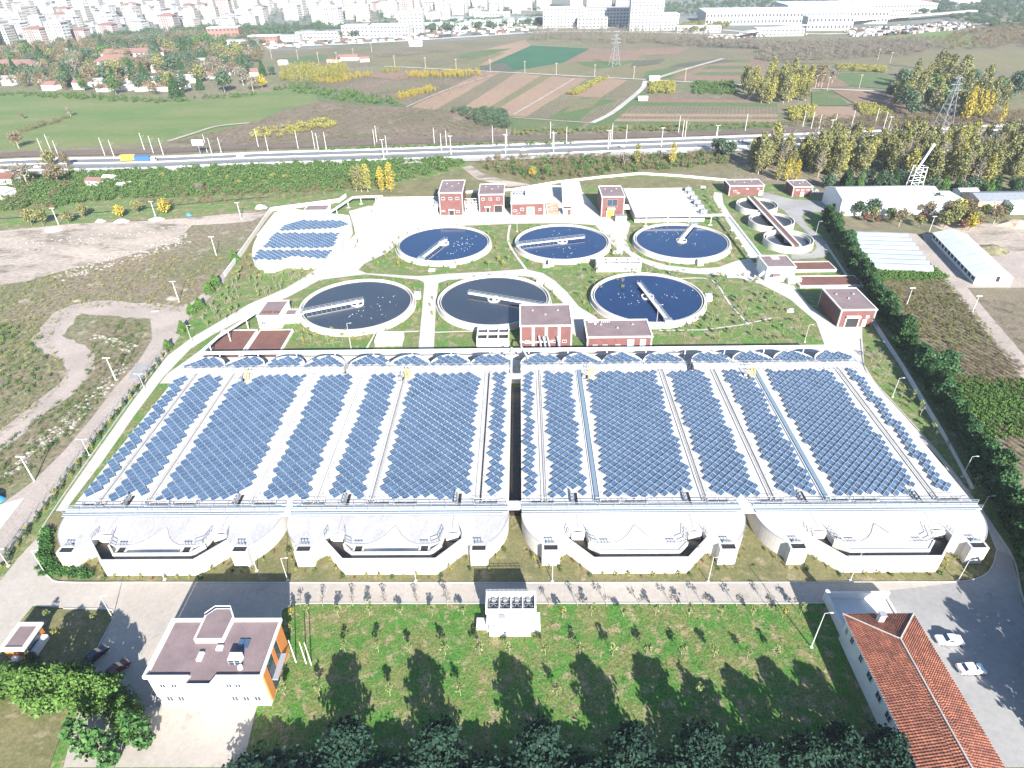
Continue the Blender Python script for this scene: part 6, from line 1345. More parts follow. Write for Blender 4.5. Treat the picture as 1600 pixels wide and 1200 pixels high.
# greenhouse with parallel ridges
t = thing('greenhouse', 'film greenhouse with eight parallel ridges between the hedge and the long shed', 'greenhouse', (140, 236, 0))
A, B, C_, D = [Vector((*g(*p, 2.5), 0)) for p in ((1318, 360), (1416, 363), (1460, 420), (1368, 416))]
for k in range(8):
    f0, f1 = k/8, (k+1)/8; a0, b0, a1, b1 = A.lerp(D, f0), B.lerp(C_, f0), A.lerp(D, f1), B.lerp(C_, f1)
    prof = [(0, 1.6), (.15, 2.4), (.4, 2.95), (.6, 2.95), (.85, 2.4), (1, 1.6)]; V = []
    for u, z_ in prof: p = a0.lerp(a1, u); q = b0.lerp(b1, u); V += [(p.x, p.y, z_), (q.x, q.y, z_)]
    MB().add(V, [(2*i, 2*i+1, 2*i+3, 2*i+2) for i in range(5)]).build('roof_vault', ['plastic'], t)
    m = MB()
    for e in range(9): p = a1.lerp(b1, e/8); m.tube((p.x, p.y, 0), (p.x, p.y, 1.6), .06, 4)
    m.tube((a1.x, a1.y, 1.6), (b1.x, b1.y, 1.6), .08, 4); m.build('gutter', ['steel'], t)
P4 = [A, B, C_, D]
for i in range(4):
    p, q = P4[i], P4[(i+1) % 4]; MB().add([(p.x, p.y, 0), (q.x, q.y, 0), (q.x, q.y, 1.6), (p.x, p.y, 1.6)], [(0, 1, 2, 3)]).build('side_film', ['plastic'], t)
# long white shed, oblique
t = thing('long_shed', 'long white-roofed shed with a window front, standing obliquely in the yard', 'shed', (162, 222, 0))
e0 = Vector((*g(1455, 375), 0)); e1 = Vector((*g(1520, 445), 0)); dv = (e1-e0).normalized(); nv = Vector((-dv.y, dv.x, 0)); L = (e1-e0).length; WD = 11.5
if nv.x < 0: nv = -nv
def Q(u, v, z_): p = e0+dv*u+nv*v; return (p.x, p.y, z_)
MB().add([Q(0, 0, 0), Q(L, 0, 0), Q(L, WD, 0), Q(0, WD, 0), Q(0, 0, 3.2), Q(L, 0, 3.2), Q(L, WD, 3.2), Q(0, WD, 3.2), Q(0, WD*.5, 4.9), Q(L, WD*.5, 4.9)], [(0, 4, 5, 1), (1, 5, 9, 6, 2), (2, 6, 7, 3), (3, 7, 8, 4, 0)]).build('wall', ['white'], t)
for va, zb in ((-.6, 3.05), (WD+.6, 3.05)):
    for k in range(10): MB().add([Q(L*k/10+.04, va, zb), Q(L*(k+1)/10-.04, va, zb), Q(L*(k+1)/10-.04, WD*.5, 5.02), Q(L*k/10+.04, WD*.5, 5.02)], [(0, 1, 2, 3)]).build('roof_panel', ['roofmetal'], t)
for k in range(13):
    u = L*(k+.15)/13; MB().add([Q(u, -.06, 1.2), Q(u+2.1, -.06, 1.2), Q(u+2.1, -.06, 2.6), Q(u, -.06, 2.6)], [(0, 1, 2, 3)]).build('window', ['glass'], t)
MB().add([Q(L+.05, 6.4, 1.6), Q(L+.05, 7.6, 1.6), Q(L+.05, 7.6, 3.6), Q(L+.05, 6.4, 3.6)], [(0, 1, 2, 3)]).build('door', ['dark'], t)
for px_, py_, lb in ((1416, 478, 'lamp mast beside the nursery'), (1518, 455+36, 'lamp mast at the grey nursery plot'), (1380+72, 362, 'lamp mast at the greenhouse corner')):
    x, y = g(px_, py_); lm = thing('street_lamp', lb + ' off the yard road', 'lamp', (x, y, 0), 0, 'lamps of the yard'); MB().cyl(0, 0, 0, 6.5, .12, .07, 6).local('pole', ['white'], lm); MB().box(-.9, .9, -.1, .1, 6.4, 6.6).local('lamp_head', ['white'], lm)

# ================================================================== BEYOND THE PLANT
# catenary masts
def catmast(px_, py_, h, label, group='railway masts'):
    x, y = g(px_, py_); t = thing('catenary_mast', label, 'mast', (x, y, 0), 0, group)
    MB().cyl(0, 0, 0, h, .17, .11, 6).local('pole', ['white'], t)
    MB().tube((0, 0, h*.8), (2.4, 0, h*.86), .06, 4).tube((0, 0, h*.66), (2.4, 0, h*.84), .05, 4).local('bracket', ['steel'], t)
ms = [(69, 244), (80, 237), (93, 248), (164, 243), (179, 247), (226, 235), (240, 240), (256, 244), (324, 238), (332, 244), (347, 243), (404, 230), (420, 240), (466, 232), (498, 236), (492, 232), (510, 234), (586, 230), (589, 223), (605, 240), (679, 227), (698, 232), (690, 237), (770, 224), (792, 230), (860, 217), (864, 233), (885, 226), (953, 230), (956, 220), (978, 223), (1033, 230), (1060, 208), (1066, 215), (1070, 216), (1117, 227), (1164, 205), (1254, 199), (1267, 202), (1278, 206), (1330, 199), (1367, 195), (1380, 202), (1302, 205)]
for i, (a, b) in enumerate(ms): catmast(a, b, 10.5, nth(i+1) + ' overhead-line mast of the railway, counted from the meadow side')
for i, (a, b, h) in enumerate([(150+204, 217+0, 0)]): pass
for i, (a, b) in enumerate([(865, 238), (950, 234), (1033, 230), (1118, 226), (1210, 222), (1295, 217), (1385, 212), (790, 241), (705, 243), (600, 249)]):
    x, y = g(a, b); t = thing('motorway_lamp', nth(i+1) + ' tall lamp on the motorway median', 'lamp', (x, y, 0), 0, 'motorway lamps'); MB().cyl(0, 0, 0, 11, .2, .1, 6).box(-1.3, 1.3, -.08, .08, 10.9, 11.1).local('pole', ['white'], t)
x, y = g(314, 243); t = thing('road_sign', 'white board sign on two posts at the motorway verge', 'sign', (x, y, 0)); MB().box(-3.4, 3.4, -.1, .1, 6, 9.2).local('board', ['white'], t); MB().cyl(0, 0, 0, 6, .22, n=6).local('post', ['steel'], t)
def barrier(d, lb):
    P_ = smoothline(off(HW, d), 3); t = thing('guard_rail', lb, 'barrier', (P_[0][0], P_[0][1], 0)); m = MB()
    for a, b in zip(P_, P_[1:]): m.obox(((a[0]+b[0])/2, (a[1]+b[1])/2), (b[0]-a[0], b[1]-a[1]), math.hypot(b[0]-a[0], b[1]-a[1]), .35, .9, .05)
    m.build('rail', ['white'], t)
barrier(11.6, 'pale barrier along the railway side of the motorway'); barrier(.9, 'pale barrier along the motorway median'); barrier(-11.6, 'pale barrier along the plant side of the motorway')
# vehicles
def truck(px_, py_, label, colr, L=13.0, blue=True):
    x, y = g(px_, py_); t = thing('truck', label, 'truck', (x, y, 0), math.radians(2.5), 'trucks on the motorway')
    MB().box(-L/2, L/2-3.2, -1.25, 1.25, 1.1, 3.9).local('cargo_body', [colr], t); MB().box(L/2-2.6, L/2-.2, -1.2, 1.2, .8, 3.1).local('cab', ['white'], t)
    MB().box(L/2-.22, L/2-.1, -1.0, 1.0, 1.9, 2.9).local('windscreen', ['glass'], t); MB().box(-L/2, L/2-.4, -.6, .6, .6, 1.1).local('chassis', ['dark'], t)
    for wx in (-L/2+1.2, -L/2+2.6, L/2-4.4, L/2-1.4):
        for s in (-1, 1): MB().tube((wx, s*.8, .55), (wx, s*1.2, .55), .55, 10).local('wheel', ['tyre'], t)
truck(206, 252.5, 'truck with yellow load on the near carriageway', 'yellow', 11); truck(229, 254, 'truck with blue load right behind the yellow one', 'blue', 12)
x, y = g(1347, 219); t = thing('truck', 'small turquoise truck on the motorway by the poplar wood', 'truck', (x, y, 0)); t.rotation_euler = (0, 0, .03)
MB().box(-3.2, 1.6, -1.1, 1.1, .8, 2.7).local('cargo_body', ['cyan'], t); MB().box(1.8, 3.2, -1.05, 1.05, .6, 2.3).local('cab', ['cyan'], t); MB().box(3.2, 3.26, -.9, .9, 1.4, 2.1).local('windscreen', ['glass'], t)
for wx in (-2, 2.4):
    for s in (-1, 1): MB().tube((wx, s*.8, .45), (wx, s*1.1, .45), .45, 10).local('wheel', ['tyre'], t)
for px_, py_, lb in ((1582, 205, 'white car on the motorway near the frame edge'), (376, 245, 'white car on the far carriageway'), (818, 235, 'white car at the middle of the motorway'), (60, 262, 'pale car at the outer end of the motorway'), (972, 231, 'dark car on the motorway'), (1500, 209, 'pale car beside the gravel heaps')):
    x, y = g(px_, py_); car(lb, x, y, .03, 'cardark' if 'dark' in lb else 'carwhite', group='cars on the motorway')
for i, (a, b) in enumerate([(1430, 206), (1445, 205), (1478, 203), (1500, 202), (1520, 201), (1548, 199), (1560, 198)]): heap(a, b, 4, 1.3, nth(i+1) + ' white gravel heap along the motorway shoulder', 'white', 'heap', 'gravel_heap')
# power pylons
def pylon(px_, py_, h, w_, label):
    x, y = g(px_, py_); t = thing('power_pylon', label, 'pylon', (x, y, 0), .3, 'lattice power pylons'); m = MB(); n = 7
    def wd(k): return w_*(1-k/n)**1.2+.5
    for k in range(n):
        a, b, z0, z1 = wd(k), wd(k+1), h*k/n, h*(k+1)/n
        for sx, sy in ((-1, -1), (1, -1), (1, 1), (-1, 1)):
            m.tube((sx*a, sy*a, z0), (sx*b, sy*b, z1), .17, 4)
            nx, ny = -sy, sx; m.tube((sx*a, sy*a, z0), (nx*b, ny*b, z1), .1, 3)
    m.local('lattice', ['steel'], t); c = MB()
    for z_, L in ((h*.74, 5.5), (h*.86, 4.5), (h*.98, 3)): c.tube((-L, 0, z_), (L, 0, z_), .2, 4).tube((-L, 0, z_), (0, 0, z_+1.6), .1, 3).tube((L, 0, z_), (0, 0, z_+1.6), .1, 3)
    c.local('crossarm', ['steel'], t); return t
pylon(1472, 200, 30, 3.6, 'tall lattice pylon in front of the golden trees by the motorway'); pylon(960, 103, 28, 4, 'distant lattice pylon among the vegetable plots'); pylon(1490, 22, 34, 4, 'farthest lattice pylon near the scrapyard')
for i, (a, b) in enumerate([(425, 92), (466, 94), (498, 98), (527, 98), (553, 92), (617, 104), (665, 107), (713, 110), (766, 111), (820, 114), (869, 117), (929, 120), (990, 123), (1070, 127), (1273, 139), (1283, 137), (1292, 142), (1342, 138), (1371, 94), (1390, 100), (581, 82)]):
    x, y = g(a, b); o = MB().cyl(x, y, 0, 10.5, .28, .18, 6).box(x-1.2, x+1.2, y-.1, y+.1, 9.8, 10.1).build('utility_pole', ['barkpale']); tag(o, nth(i+1) + ' wooden power pole along the field road', 'pole', 'poles along the field road')
# small huts in the fields
def hut(px_, py_, w_, d_, h_, label, roof='cityroof', wall='white'):
    x, y = g(px_, py_); t = thing('small_house', label, 'house', (x, y, 0), random.uniform(-.25, .25))
    MB().box(-w_/2, w_/2, -d_/2, d_/2, 0, h_).local('wall', [wall], t)
    MB().add([(-w_/2-.4, -d_/2-.4, h_), (w_/2+.4, -d_/2-.4, h_), (w_/2+.4, d_/2+.4, h_), (-w_/2-.4, d_/2+.4, h_), (-w_/2-.4, 0, h_+d_*.28), (w_/2+.4, 0, h_+d_*.28)], [(0, 1, 5, 4), (2, 3, 4, 5), (1, 2, 5), (3, 0, 4), (3, 2, 1, 0)]).local('roof', [roof], t)
    for k in (-1, 1): MB().box(k*w_*.25-.6, k*w_*.25+.6, -d_/2-.06, -d_/2, h_*.35, h_*.8).local('window', ['citywin'], t)
    return t
hut(152, 289, 9, 5, 2.8, 'red-roofed hut in the green belt'); hut(173, 282, 6, 4, 2, 'white hut beside the red-roofed hut', 'white'); hut(8, 308, 9, 7, 3.5, 'white hut at the outer end of the green belt', 'roofmetal'); hut(10, 285, 12, 8, 3, 'red-roofed shed at the outer end of the belt', 'redbed')
hut(545, 94, 22, 9, 3.5, 'farmhouse with red roofs by the field road'); hut(522, 97, 13, 8, 3, 'white shed beside the farmhouse', 'redbed'); hut(570, 96, 10, 7, 3, 'small barn beside the farmhouse', 'cityroof'); hut(1022, 126, 9, 4, 3, 'white kiosk at the field crossroads', 'white'); hut(1004, 157, 7, 4, 2.2, 'pale tent on the plot beside the curved lane', 'roofmetal'); hut(443, 101, 9, 6, 3, 'white hut at the meadow corner', 'white'); hut(650, 72, 16, 7, 4, 'pale hall beyond the brown field', 'white')
for i, (a, b) in enumerate(((165, 291), (178, 291), (192, 287))):
    x, y = g(a, b); o = MB().obox((x, y), (1, .5), 8, .8, .9, 0).build('concrete_beam', ['white']); tag(o, nth(i+1) + ' white concrete beam lying in the green belt', 'beam', 'beams in the green belt')

# trees of the middle distance
def G_(kds, poly, n, lab, grp, seed, s0=.8, s1=1.2, mind=3.5, full=False, tall=1.0, name='tree'): grove(poly, n, kds, s0, s1, lab, grp, name, 'tree', seed, full, mind=mind, tall=tall)
G_(['poplar_yellow', 'poplar_olive', 'poplar_yellow'], [(1160, 145), (1205, 128), (1262, 132), (1266, 160), (1225, 165), (1165, 160)], 42, '# * in the grove between the vegetable plots', 'grove between the vegetable plots', 401, 1.1, 1.45, 5, True, name='poplar_tree')
G_(['tree_gray', 'tree_brown'], [(1272, 128), (1302, 128), (1300, 140), (1272, 140)], 4, '# * beside the grove', 'big bare trees beside the grove', 402, 1.5, 2.1, 5, True)
G_(['tree_green', 'tree_dark', 'tree_olive', 'poplar_olive'], [(1385, 160), (1400, 135), (1440, 125), (1530, 130), (1575, 150), (1568, 175), (1500, 185), (1425, 184)], 60, '# * of the big wood beside the pylon', 'big wood beside the pylon', 403, 1.2, 1.9, 6, True)
G_(['poplar_gold', 'poplar_olive'], [(1500, 178), (1535, 172), (1550, 184), (1505, 190)], 9, '# * at the sunny edge of the big wood', 'sunny edge of the big wood', 404, 1.2, 1.5, 4, True, name='poplar_tree')
G_(['tree_dark'], [(1578, 140), (1620, 135), (1620, 150), (1580, 152)], 5, '# * at the frame edge beyond the big wood', 'dark trees beyond the big wood', 405, 1.3, 1.8, 5)
G_(['poplar_gold'], [(1560, 192), (1568, 192), (1568, 196), (1560, 196)], 1, 'single golden poplar by the motorway shoulder', None, 406, 1.0, 1.0, 0, True, name='poplar_tree')
def band(poly, n, kd, s0, s1, lb, seed, zf=1.0, cull=.3, name='tree_band'): scatter(name, lb, 'trees', spots(poly, n, True, seed), kd, s0, s1, seed, cull, zf)
band([(440, 112), (530, 104), (545, 108), (540, 125), (480, 132), (440, 128)], 150, 'poplar_yellow', .6, .9, 'yellowing young poplar plantation beside the meadow', 411, .75, .4)
band([(490, 128), (560, 116), (585, 118), (520, 132)], 110, 'poplar_gold', .35, .6, 'golden young trees at the edge of the plantation', 412, .6, .4)
band([(630, 116), (745, 112), (755, 120), (640, 123)], 130, 'poplar_gold', .4, .7, 'golden hedge row in the scrub field', 413, .6, .4)
band([(618, 152), (680, 138), (684, 142), (625, 157)], 70, 'poplar_gold', .4, .65, 'second golden hedge row in the scrub field', 414, .6, .4)
band([(595, 112), (625, 108), (625, 112), (600, 116)], 40, 'poplar_yellow', .3, .55, 'small golden row near the farmhouse', 415, .6, .4)
band([(822, 50), (1000, 52), (1110, 58), (1105, 68), (980, 70), (830, 64)], 520, 'poplar_bare', .7, 1.1, 'bare grey tree plantation below the tower', 416, .9, .5)
band([(1010, 60), (1180, 64), (1190, 78), (1040, 72)], 300, 'tree_gray', .5, .9, 'grey scrub trees beyond the vegetable plots', 417, .8, .5)
band([(1180, 70), (1440, 62), (1480, 75), (1420, 88), (1250, 98), (1190, 98)], 700, 'tree_gray', .6, 1.1, 'leafless brown-grey copse right of the plots', 418, .8, .5)
band([(1440, 62), (1600, 40), (1700, 40), (1700, 70), (1560, 78), (1480, 78)], 420, 'tree_brown', .6, 1.1, 'brown copse below the scrapyard', 419, .8, .4)
band([(1360, 10), (1600, 0), (1700, -20), (1700, 38), (1560, 48), (1420, 20)], 700, 'tree_dark', .8, 1.5, 'dark wood on the far right', 420, .9, .4)
band([(1015, 131), (1055, 131), (1055, 147), (1015, 147)], 150, 'shrub_yellow', 1.6, 2.6, 'yellow-green orchard rows beside the curved lane', 421, 1, .6)
band([(1080, 130), (1145, 130), (1150, 148), (1085, 148)], 190, 'shrub_green', 1.6, 2.6, 'green orchard rows beside the grove', 422, 1, .6)
band([(888, 148), (935, 125), (950, 123), (900, 150)], 110, 'shrub_yellow', 1.6, 2.6, 'yellow hedge strip between ploughed plots', 423, 1, .6)
band([(1335, 165), (1372, 166), (1398, 182), (1350, 184)], 200, 'shrub_yellow', 1.4, 2.2, 'golden vegetable plot beside the big wood', 424, 1, .5)
band([(1230, 172), (1272, 170), (1270, 190), (1235, 190)], 90, 'shrub_yellow', 1.8, 3.0, 'golden bushes below the grove', 425, 1, .6)
band([(1308, 102), (1382, 107), (1384, 114), (1308, 111)], 150, 'shrub_yellow', 1.6, 2.6, 'yellow vineyard strip', 426, 1, .5)
band([(262, 224), (400, 192), (500, 160), (700, 172), (800, 212), (600, 220), (400, 230)], 900, 'tree_brown', .16, .4, 'low brown scrub on the mound behind the railway', 427, .8, .2, 'scrub_cover')
band([(400, 205), (520, 188), (530, 198), (440, 215), (390, 218)], 130, 'shrub_yellow', 1.2, 2.6, 'yellow bushes on the scrub mound', 428, 1, .5, 'scrub_cover')
band([(500, 135), (700, 108), (790, 108), (680, 160), (560, 148)], 500, 'tree_brown', .12, .3, 'low scrub of the fallow field', 429, .8, .2, 'scrub_cover')
band([(700, 175), (790, 175), (800, 205), (760, 198)], 110, 'tree_dark', .4, .8, 'dark bushes at the end of the ploughed strips', 430, .9, .4)
band([(420, 140), (470, 132), (560, 146), (640, 160), (620, 166), (520, 158), (500, 150)], 150, 'shrub_green', 1.5, 3.4, 'bushes along the green ditch by the meadow', 431, 1, .5)
band([(800, 205), (1200, 194), (1260, 190), (1250, 199), (1000, 208), (800, 213)], 300, 'tree_olive', .15, .38, 'bushes beside the railway', 432, 1, .5)
band([(1260, 186), (1420, 182), (1600, 176), (1640, 186), (1400, 200), (1270, 202)], 420, 'tree_brown', .3, .7, 'brown bushes between railway and fields', 433, .8, .35)
band([(500, 233), (700, 227), (900, 222), (900, 226), (700, 231), (500, 238)], 160, 'shrub_green', .8, 1.8, 'low bushes on the rail embankment', 434, 1, .5)
for a, b, kd, s, lb in ((111, 182, 'tree_gray', .9, 'small bare tree in the meadow'), (36, 186, 'tree_brown', .6, 'tiny tree in the meadow'), (410, 138, 'tree_gold', 1.6, 'pale golden tree at the meadow corner'), (425, 118, 'tree_dark', 1.2, 'dark tree at the meadow corner'), (30, 232, 'tree_brown', 1.4, 'brown tree between meadow and railway')):
    x, y = g(a, b); plant(kd, x, y, s, lb, None)
band([(25, 205), (108, 182), (112, 186), (30, 210)], 60, 'tree_brown', .25, .5, 'bushes along the ditch in the meadow', 435, .8, .4)
band([(0, 145), (150, 148), (250, 158), (400, 146), (400, 150), (250, 162), (0, 150)], 220, 'shrub_green', 1.2, 2.6, 'hedge bushes along the far meadow edge', 436, 1, .5)

# ---- village below the city
vr = random.Random(11)
VP = [(20, 132), (60, 128), (82, 140), (100, 112), (118, 128), (130, 138), (150, 133), (165, 142), (182, 133), (198, 140), (212, 128), (228, 141), (243, 134), (262, 141), (285, 138), (300, 128), (340, 122), (352, 118), (375, 113), (395, 118), (20, 120), (45, 105), (10, 108), (65, 110), (315, 100), (350, 92), (380, 90), (30, 90), (60, 88), (130, 90), (250, 112), (275, 120), (175, 120), (110, 85), (150, 84), (20, 100), (35, 112)]
for i, (a, b) in enumerate(VP):
    h_ = hut(a, b, vr.uniform(11, 18), vr.uniform(8, 11), vr.uniform(3, 5.5), nth(i+1) + ' low village house beyond the meadow, ' + ('red' if i % 3 else 'pale') + ' roof', 'cityroof' if i % 3 else 'grayroof')
    h_['group'] = 'village houses beyond the meadow'
def block(x, y, L, D, H, ang, label, roof, wall='cw1', group=None, cat='building', name='long_building', floors=3):
    t = thing(name, label, cat, (x, y, 0), ang, group)
    MB().box(-L/2, L/2, -D/2, D/2, 0, H).local('wall', [wall], t)
    if roof == 'flat': MB().box(-L/2-.3, L/2+.3, -D/2-.3, D/2+.3, H, H+.8).local('roof', ['grayroof'], t)
    elif roof == 'white': MB().box(-L/2-.3, L/2+.3, -D/2-.3, D/2+.3, H, H+.8).local('roof', ['roofmetal'], t)
    else: MB().add([(-L/2-1, -D/2-1, H), (L/2+1, -D/2-1, H), (L/2+1, D/2+1, H), (-L/2-1, D/2+1, H), (-L/2+D*.4, 0, H+D*.25), (L/2-D*.4, 0, H+D*.25)], [(0, 1, 5, 4), (2, 3, 4, 5), (1, 2, 5), (3, 0, 4), (3, 2, 1, 0)]).local('roof', [roof], t)
    m = MB(); n = max(2, int(L/5)); zz = H/floors
    for f in range(floors):
        for k in range(n):
            u = -L/2+L*(k+.25)/n; m.box(u, u+L/n*.5, -D/2-.12, -D/2-.02, f*zz+zz*.35, f*zz+zz*.8)
    o = m.local('windows', ['citywin'], t); o['kind'] = 'stuff'; return t
x, y = g(215, 98); block(x, y, 75, 16, 11, .12, 'long three-storey building with red tiled roof in the village', 'cityroof')
x, y = g(185, 108); block(x, y, 36, 22, 9, .05, 'white school with red roof in front of the long building', 'cityroof')
x, y = g(30, 114); block(x, y, 50, 20, 8, 0, 'terraced white houses with sawtooth roof', 'cityroof', floors=2)
x, y = g(355, 64); block(x, y, 42, 20, 17, .1, 'brown and white block beyond the village', 'white', 'cw5')
G_(['tree_dark', 'tree_green', 'tree_brown', 'tree_gray', 'conifer', 'tree_olive'], [(0, 140), (60, 135), (160, 146), (260, 156), (400, 142), (412, 118), (400, 96), (330, 75), (200, 82), (0, 95)], 130, '# * between the village houses beyond the meadow', 'trees of the village', 441, 1.3, 2.3, 9)
band([(0, 80), (330, 58), (420, 62), (400, 110), (250, 150), (0, 138)], 420, 'tree_brown', 1.0, 1.8, 'mixed brown trees of the village', 442, .9, .35)
band([(0, 80), (330, 52), (420, 56), (400, 110), (250, 140), (0, 130)], 420, 'tree_dark', 1.0, 1.9, 'dark trees of the village', 443, .9, .4)

# ---- city
WALLS = ['cw1', 'cw2', 'cw3', 'cw4', 'cw1', 'cw4']
PROTO = []
for k in range(7):
    m = MB().box(-.5, .5, -.5, .5, 0, 1).mesh('city_wall', [WALLS[k % 6]])
    rf = MB()
    if k % 2: rf.box(-.52, .52, -.52, .52, 1, 1.03)
    else: rf.add([(-.56, -.56, 1), (.56, -.56, 1), (.56, .56, 1), (-.56, .56, 1), (-.2, 0, 1.13), (.2, 0, 1.13)], [(0, 1, 5, 4), (2, 3, 4, 5), (1, 2, 5), (3, 0, 4)])
    rf = rf.box(-.12, .1, .1, .3, 1, 1.14).mesh('city_roof', ['cityroof' if k in (2,) else 'grayroof'])
    wm = MB(); nf = 7
    for f in range(nf):
        for c in range(6):
            if (c in (2,)) and k % 3 == 0: continue
            wm.box(-.46+c*.16, -.46+c*.16+.085, -.512, -.502, (f+.3)/nf, (f+.75)/nf).box(.502, .512, -.46+c*.16, -.46+c*.16+.085, (f+.3)/nf, (f+.75)/nf).box(-.512, -.502, -.46+c*.16, -.46+c*.16+.085, (f+.3)/nf, (f+.75)/nf)
        if k % 2 == 0: wm.box(-.3, .1, -.56, -.503, (f+.08)/nf, (f+.13)/nf)
    PROTO.append((m, rf, wm.mesh('city_windows', ['citywin'])))
CITY = [(-60, 84), (0, 79), (60, 76), (110, 70), (200, 58), (330, 53), (430, 44), (560, 40), (700, 28), (850, 18), (862, -14), (-300, -14), (-300, 70)]
r_ = np.random.default_rng(55); cand = spots(CITY, 9000, True, 55); keep = []
for p in cand:
    dmin = 26+ (math.hypot(*p)-1000)*.008
    if all((p[0]-q[0])**2+(p[1]-q[1])**2 > dmin*dmin for q in keep): keep.append(p)
    if len(keep) > 800: break
keep.sort(key=lambda p: math.hypot(*p)); wname = {'cw1': 'white', 'cw2': 'cream', 'cw3': 'pinkish', 'cw4': 'ivory'}
for i, (x, y) in enumerate(keep[:290]):
    k = int(r_.integers(7)); m, rf, wm = PROTO[k]
    sx, sy, sz = r_.uniform(15, 27), r_.uniform(13, 18), r_.choice([12, 17, 20, 24, 30])*r_.uniform(.85, 1.1)
    t = thing('apartment_block', nth(i+1) + ' nearest ' + wname[WALLS[k % 6]] + ' apartment block of the distant city', 'building', (x, y, 0), float(r_.uniform(-.22, -.02)), 'apartment blocks of the city'); t.scale = (sx, sy, sz)
    part('wall', m, t); part('roof', rf, t); o = part('windows', wm, t); o['kind'] = 'stuff'
rest = MB(); rest2 = MB()
for x, y in keep[290:]:
    sx, sy, sz = r_.uniform(18, 34), r_.uniform(15, 22), r_.choice([14, 20, 26, 32]); a = r_.uniform(-.22, -.02)
    rest.obox((x, y), (math.cos(a), math.sin(a)), sx, sy, sz, 0); rest2.obox((x, y), (math.cos(a), math.sin(a)), sx+1, sy+1, 1.2, sz)
if rest.v:
    o = rest.build('far_city', ['cw1']); tag(o, 'pale mass of far apartment blocks at the top of the view', 'buildings', None, 'stuff'); o = rest2.build('far_roofs', ['cityroof']); tag(o, 'reddish roofs of the far apartment blocks', 'roofs', None, 'stuff')
band(CITY, 2600, 'tree_dark', .8, 1.4, 'blue-green trees among the apartment blocks', 451, .9, .18)
band([(100, 66), (330, 48), (560, 46), (850, 32), (860, 40), (600, 58), (400, 64), (200, 76)], 700, 'tree_dark', 1.0, 1.9, 'tree belt at the foot of the city', 452, .9, .35)
band([(0, 85), (120, 74), (330, 56), (330, 64), (120, 84), (0, 95)], 260, 'tree_brown', 1.0, 1.8, 'brown tree belt at the foot of the city', 453, .9, .35)
# industry along the ring road
IND = [(415, 66, 40, 18, 8, 'dark blue roofed workshop with brick walls', 'white', 'cw5'), (500, 60, 60, 26, 9, 'low white hall with dark roof, ring road', 'flat', 'cw1'), (560, 57, 38, 30, 14, 'white hall with an arched roof', 'white', 'cw1'), (610, 56, 60, 34, 14, 'large white hall beside the arched one', 'white', 'cw1'), (645, 52, 34, 20, 26, 'glass and white office block by the ring road', 'white', 'cw1'), (700, 47, 70, 30, 9, 'low white hall left of the bus yard', 'white', 'cw1'), (760, 42, 90, 30, 9, 'long low white hall at the ring road', 'white', 'cw1'), (820, 38, 70, 34, 9, 'white hall before the shopping mall', 'flat', 'cw1'), (770, 30, 60, 24, 10, 'white hall in the second row of the ring road', 'white', 'cw1'), (455, 64, 30, 14, 7, 'small pale workshop between the halls', 'flat', 'cw4'), (380, 72, 40, 16, 7, 'pale workshop at the bend of the ring road', 'flat', 'cw2'), (700, 38, 50, 22, 9, 'white hall behind the low one', 'white', 'cw1'),
       (880, 42, 62, 30, 26, 'white ribbed mall wing', 'white', 'cw1'), (950, 38, 90, 40, 22, 'long glass-fronted mall by the ring road', 'flat', 'cw1'), (925, 44, 44, 16, 14, 'dark-roofed annex in front of the mall', 'flat', 'cw1'), (900, 14, 24, 24, 60, 'tall striped block behind the mall', 'flat', 'cw2'), (935, 14, 48, 24, 52, 'brown and cream block behind the mall', 'flat', 'cw3'), (972, 10, 28, 22, 46, 'orange-cream block behind the mall', 'flat', 'cw4'), (1042, 46, 26, 30, 20, 'white tail building beside the tower', 'white', 'cw1'), (1090, 50, 60, 16, 7, 'low hall with dark windows beside the tower', 'white', 'cw1')]
for a, b, L, D, H, lb, rf, wl in IND:
    x, y = g(a, b); block(x, y, L, D, H, -.04, lb, rf, wl, 'buildings along the ring road', floors=max(2, int(H/4)))
x, y = g(1007, 47); tw = block(x, y, 46, 24, 62, -.03, 'tall pale office tower with a grid of windows', 'flat', 'cw1', None, floors=15, name='office_tower')
x, y = g(1230, 34); block(x, y, 260, 90, 16, -.10, 'huge white-roofed factory hall', 'white', 'cw1', None, floors=2, name='factory_hall')
x, y = g(1330, 18); block(x, y, 240, 90, 13, -.08, 'second factory hall behind the huge one', 'white', 'cw1', None, floors=2, name='factory_hall')
x, y = g(1290, 46); block(x, y, 60, 30, 16, -.1, 'white square annex of the factory', 'white', 'cw1', None, floors=2, name='factory_hall')
x, y = g(1215, 55); block(x, y, 60, 22, 8, -.05, 'white bus depot under the flyover', 'white', 'cw1', None, floors=2, name='depot')
x, y = g(1390, 32); block(x, y, 50, 14, 9, .1, 'long pale hall at the scrapyard', 'white', 'cw4', None, floors=2, name='depot')
x, y = g(1500, 8); block(x, y, 60, 20, 9, .1, 'pale hall beside the farthest pylon', 'white', 'cw1', None, floors=2, name='depot')
# flyover
FL = G([(1160, 60), (1230, 50), (1330, 40), (1420, 33), (1520, 24)])
o = ribbon('flyover', FL, 12, 'gravel', px=False, z0=6, z=7.5, kind=None); tag(o, 'pale flyover between factory and scrapyard', 'bridge')
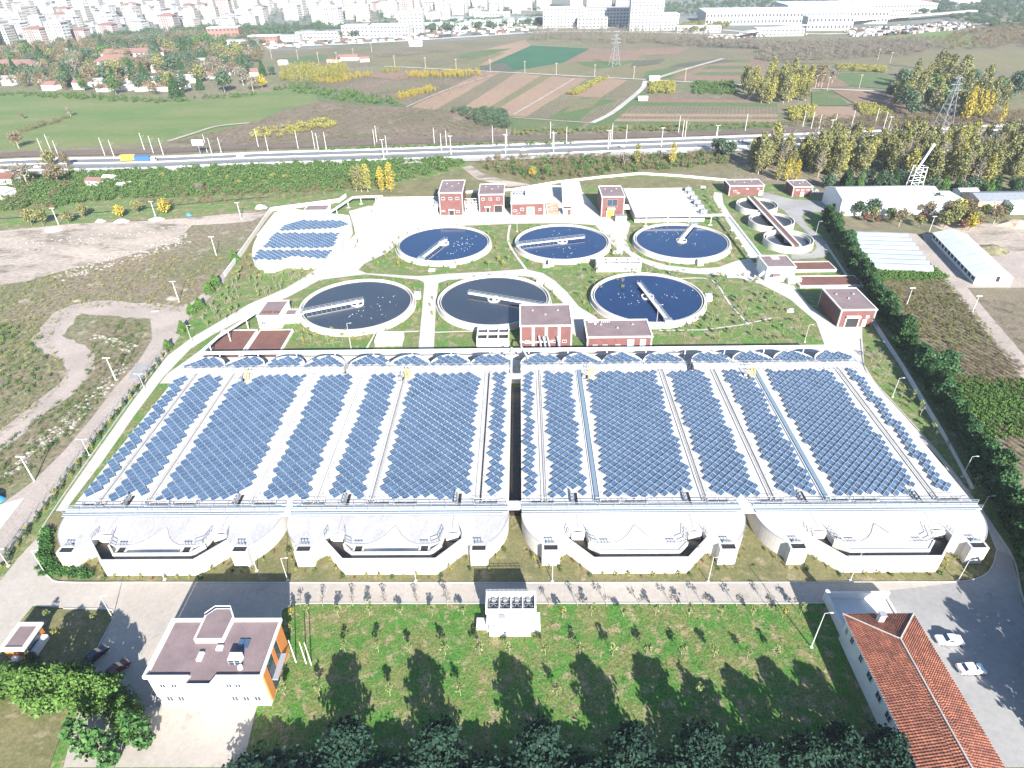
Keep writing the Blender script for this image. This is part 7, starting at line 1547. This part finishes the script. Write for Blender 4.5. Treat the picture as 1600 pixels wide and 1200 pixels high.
# scrapyard and parked vehicles, far
sc_ = MB(); sr = random.Random(3); mats_ = ['cw1', 'steel', 'redbed', 'cw2', 'cw4', 'dark']
for x, y in spots([(1320, 48), (1500, 36), (1520, 44), (1400, 56), (1330, 58)], 420, True, 61): sc_.obox((x, y), (sr.uniform(-1, 1), sr.uniform(-1, 1)), sr.uniform(3, 9), sr.uniform(2, 4), sr.uniform(1.2, 3.5), 0, sr.randrange(6))
o = sc_.build('scrapyard', mats_); tag(o, 'scrapyard crammed with vehicles and containers', 'scrapyard', None, 'stuff')
sc_ = MB()
for x, y in spots([(400, 78), (600, 66), (850, 50), (850, 40), (600, 52), (400, 68)], 260, True, 62): sc_.obox((x, y), (1, .1), sr.uniform(4, 8), 2, sr.uniform(1.3, 3), 0, sr.randrange(6))
for x, y in spots([(1100, 56), (1260, 50), (1260, 56), (1120, 62)], 80, True, 63): sc_.obox((x, y), (1, .1), 4.5, 2, 1.5, 0, sr.randrange(6))
o = sc_.build('parked_vehicles', mats_); tag(o, 'distant parked vehicles along the ring road', 'vehicles', None, 'stuff')
for i, (a, b) in enumerate([(1328, 12), (1340, 8), (1360, 14), (1380, 6), (1400, 12), (1420, 5), (1320, 4), (1440, 10)]):
    x, y = g(a, b); block(x, y, sr.uniform(24, 40), 14, 8, sr.uniform(-.2, .2), nth(i+1) + ' red-roofed house of the far suburb', 'cityroof', 'cw1', 'far suburb houses', floors=2)
band([(1000, 12), (1320, -10), (1400, -20), (1400, 0), (1150, 20), (1050, 30)], 500, 'tree_dark', .8, 1.5, 'trees beyond the factory halls', 455, .9, .3)
band([(1050, 44), (1110, 38), (1150, 44), (1130, 50), (1060, 54)], 90, 'tree_olive', .8, 1.4, 'small park beside the tower', 456, .9, .4)

# ================================================================== HAZE
hm = bpy.data.materials.new('haze'); hm.use_nodes = True; n_ = hm.node_tree.nodes; n_.remove(n_['Principled BSDF'])
pv = n_.new('ShaderNodeVolumePrincipled'); pv.inputs['Color'].default_value = (.80, .88, 1, 1); pv.inputs['Density'].default_value = 0.00009; pv.inputs['Anisotropy'].default_value = 0.0
hm.node_tree.links.new(pv.outputs[0], n_['Material Output'].inputs['Volume'])
HZ = MB().box(-7000, 7000, -1000, 10000, -1, 118); M['haze'] = hm
o = HZ.build('haze', ['haze']); o['kind'] = 'stuff'; o['label'] = 'thin bluish haze over the whole plain'; o['category'] = 'haze'
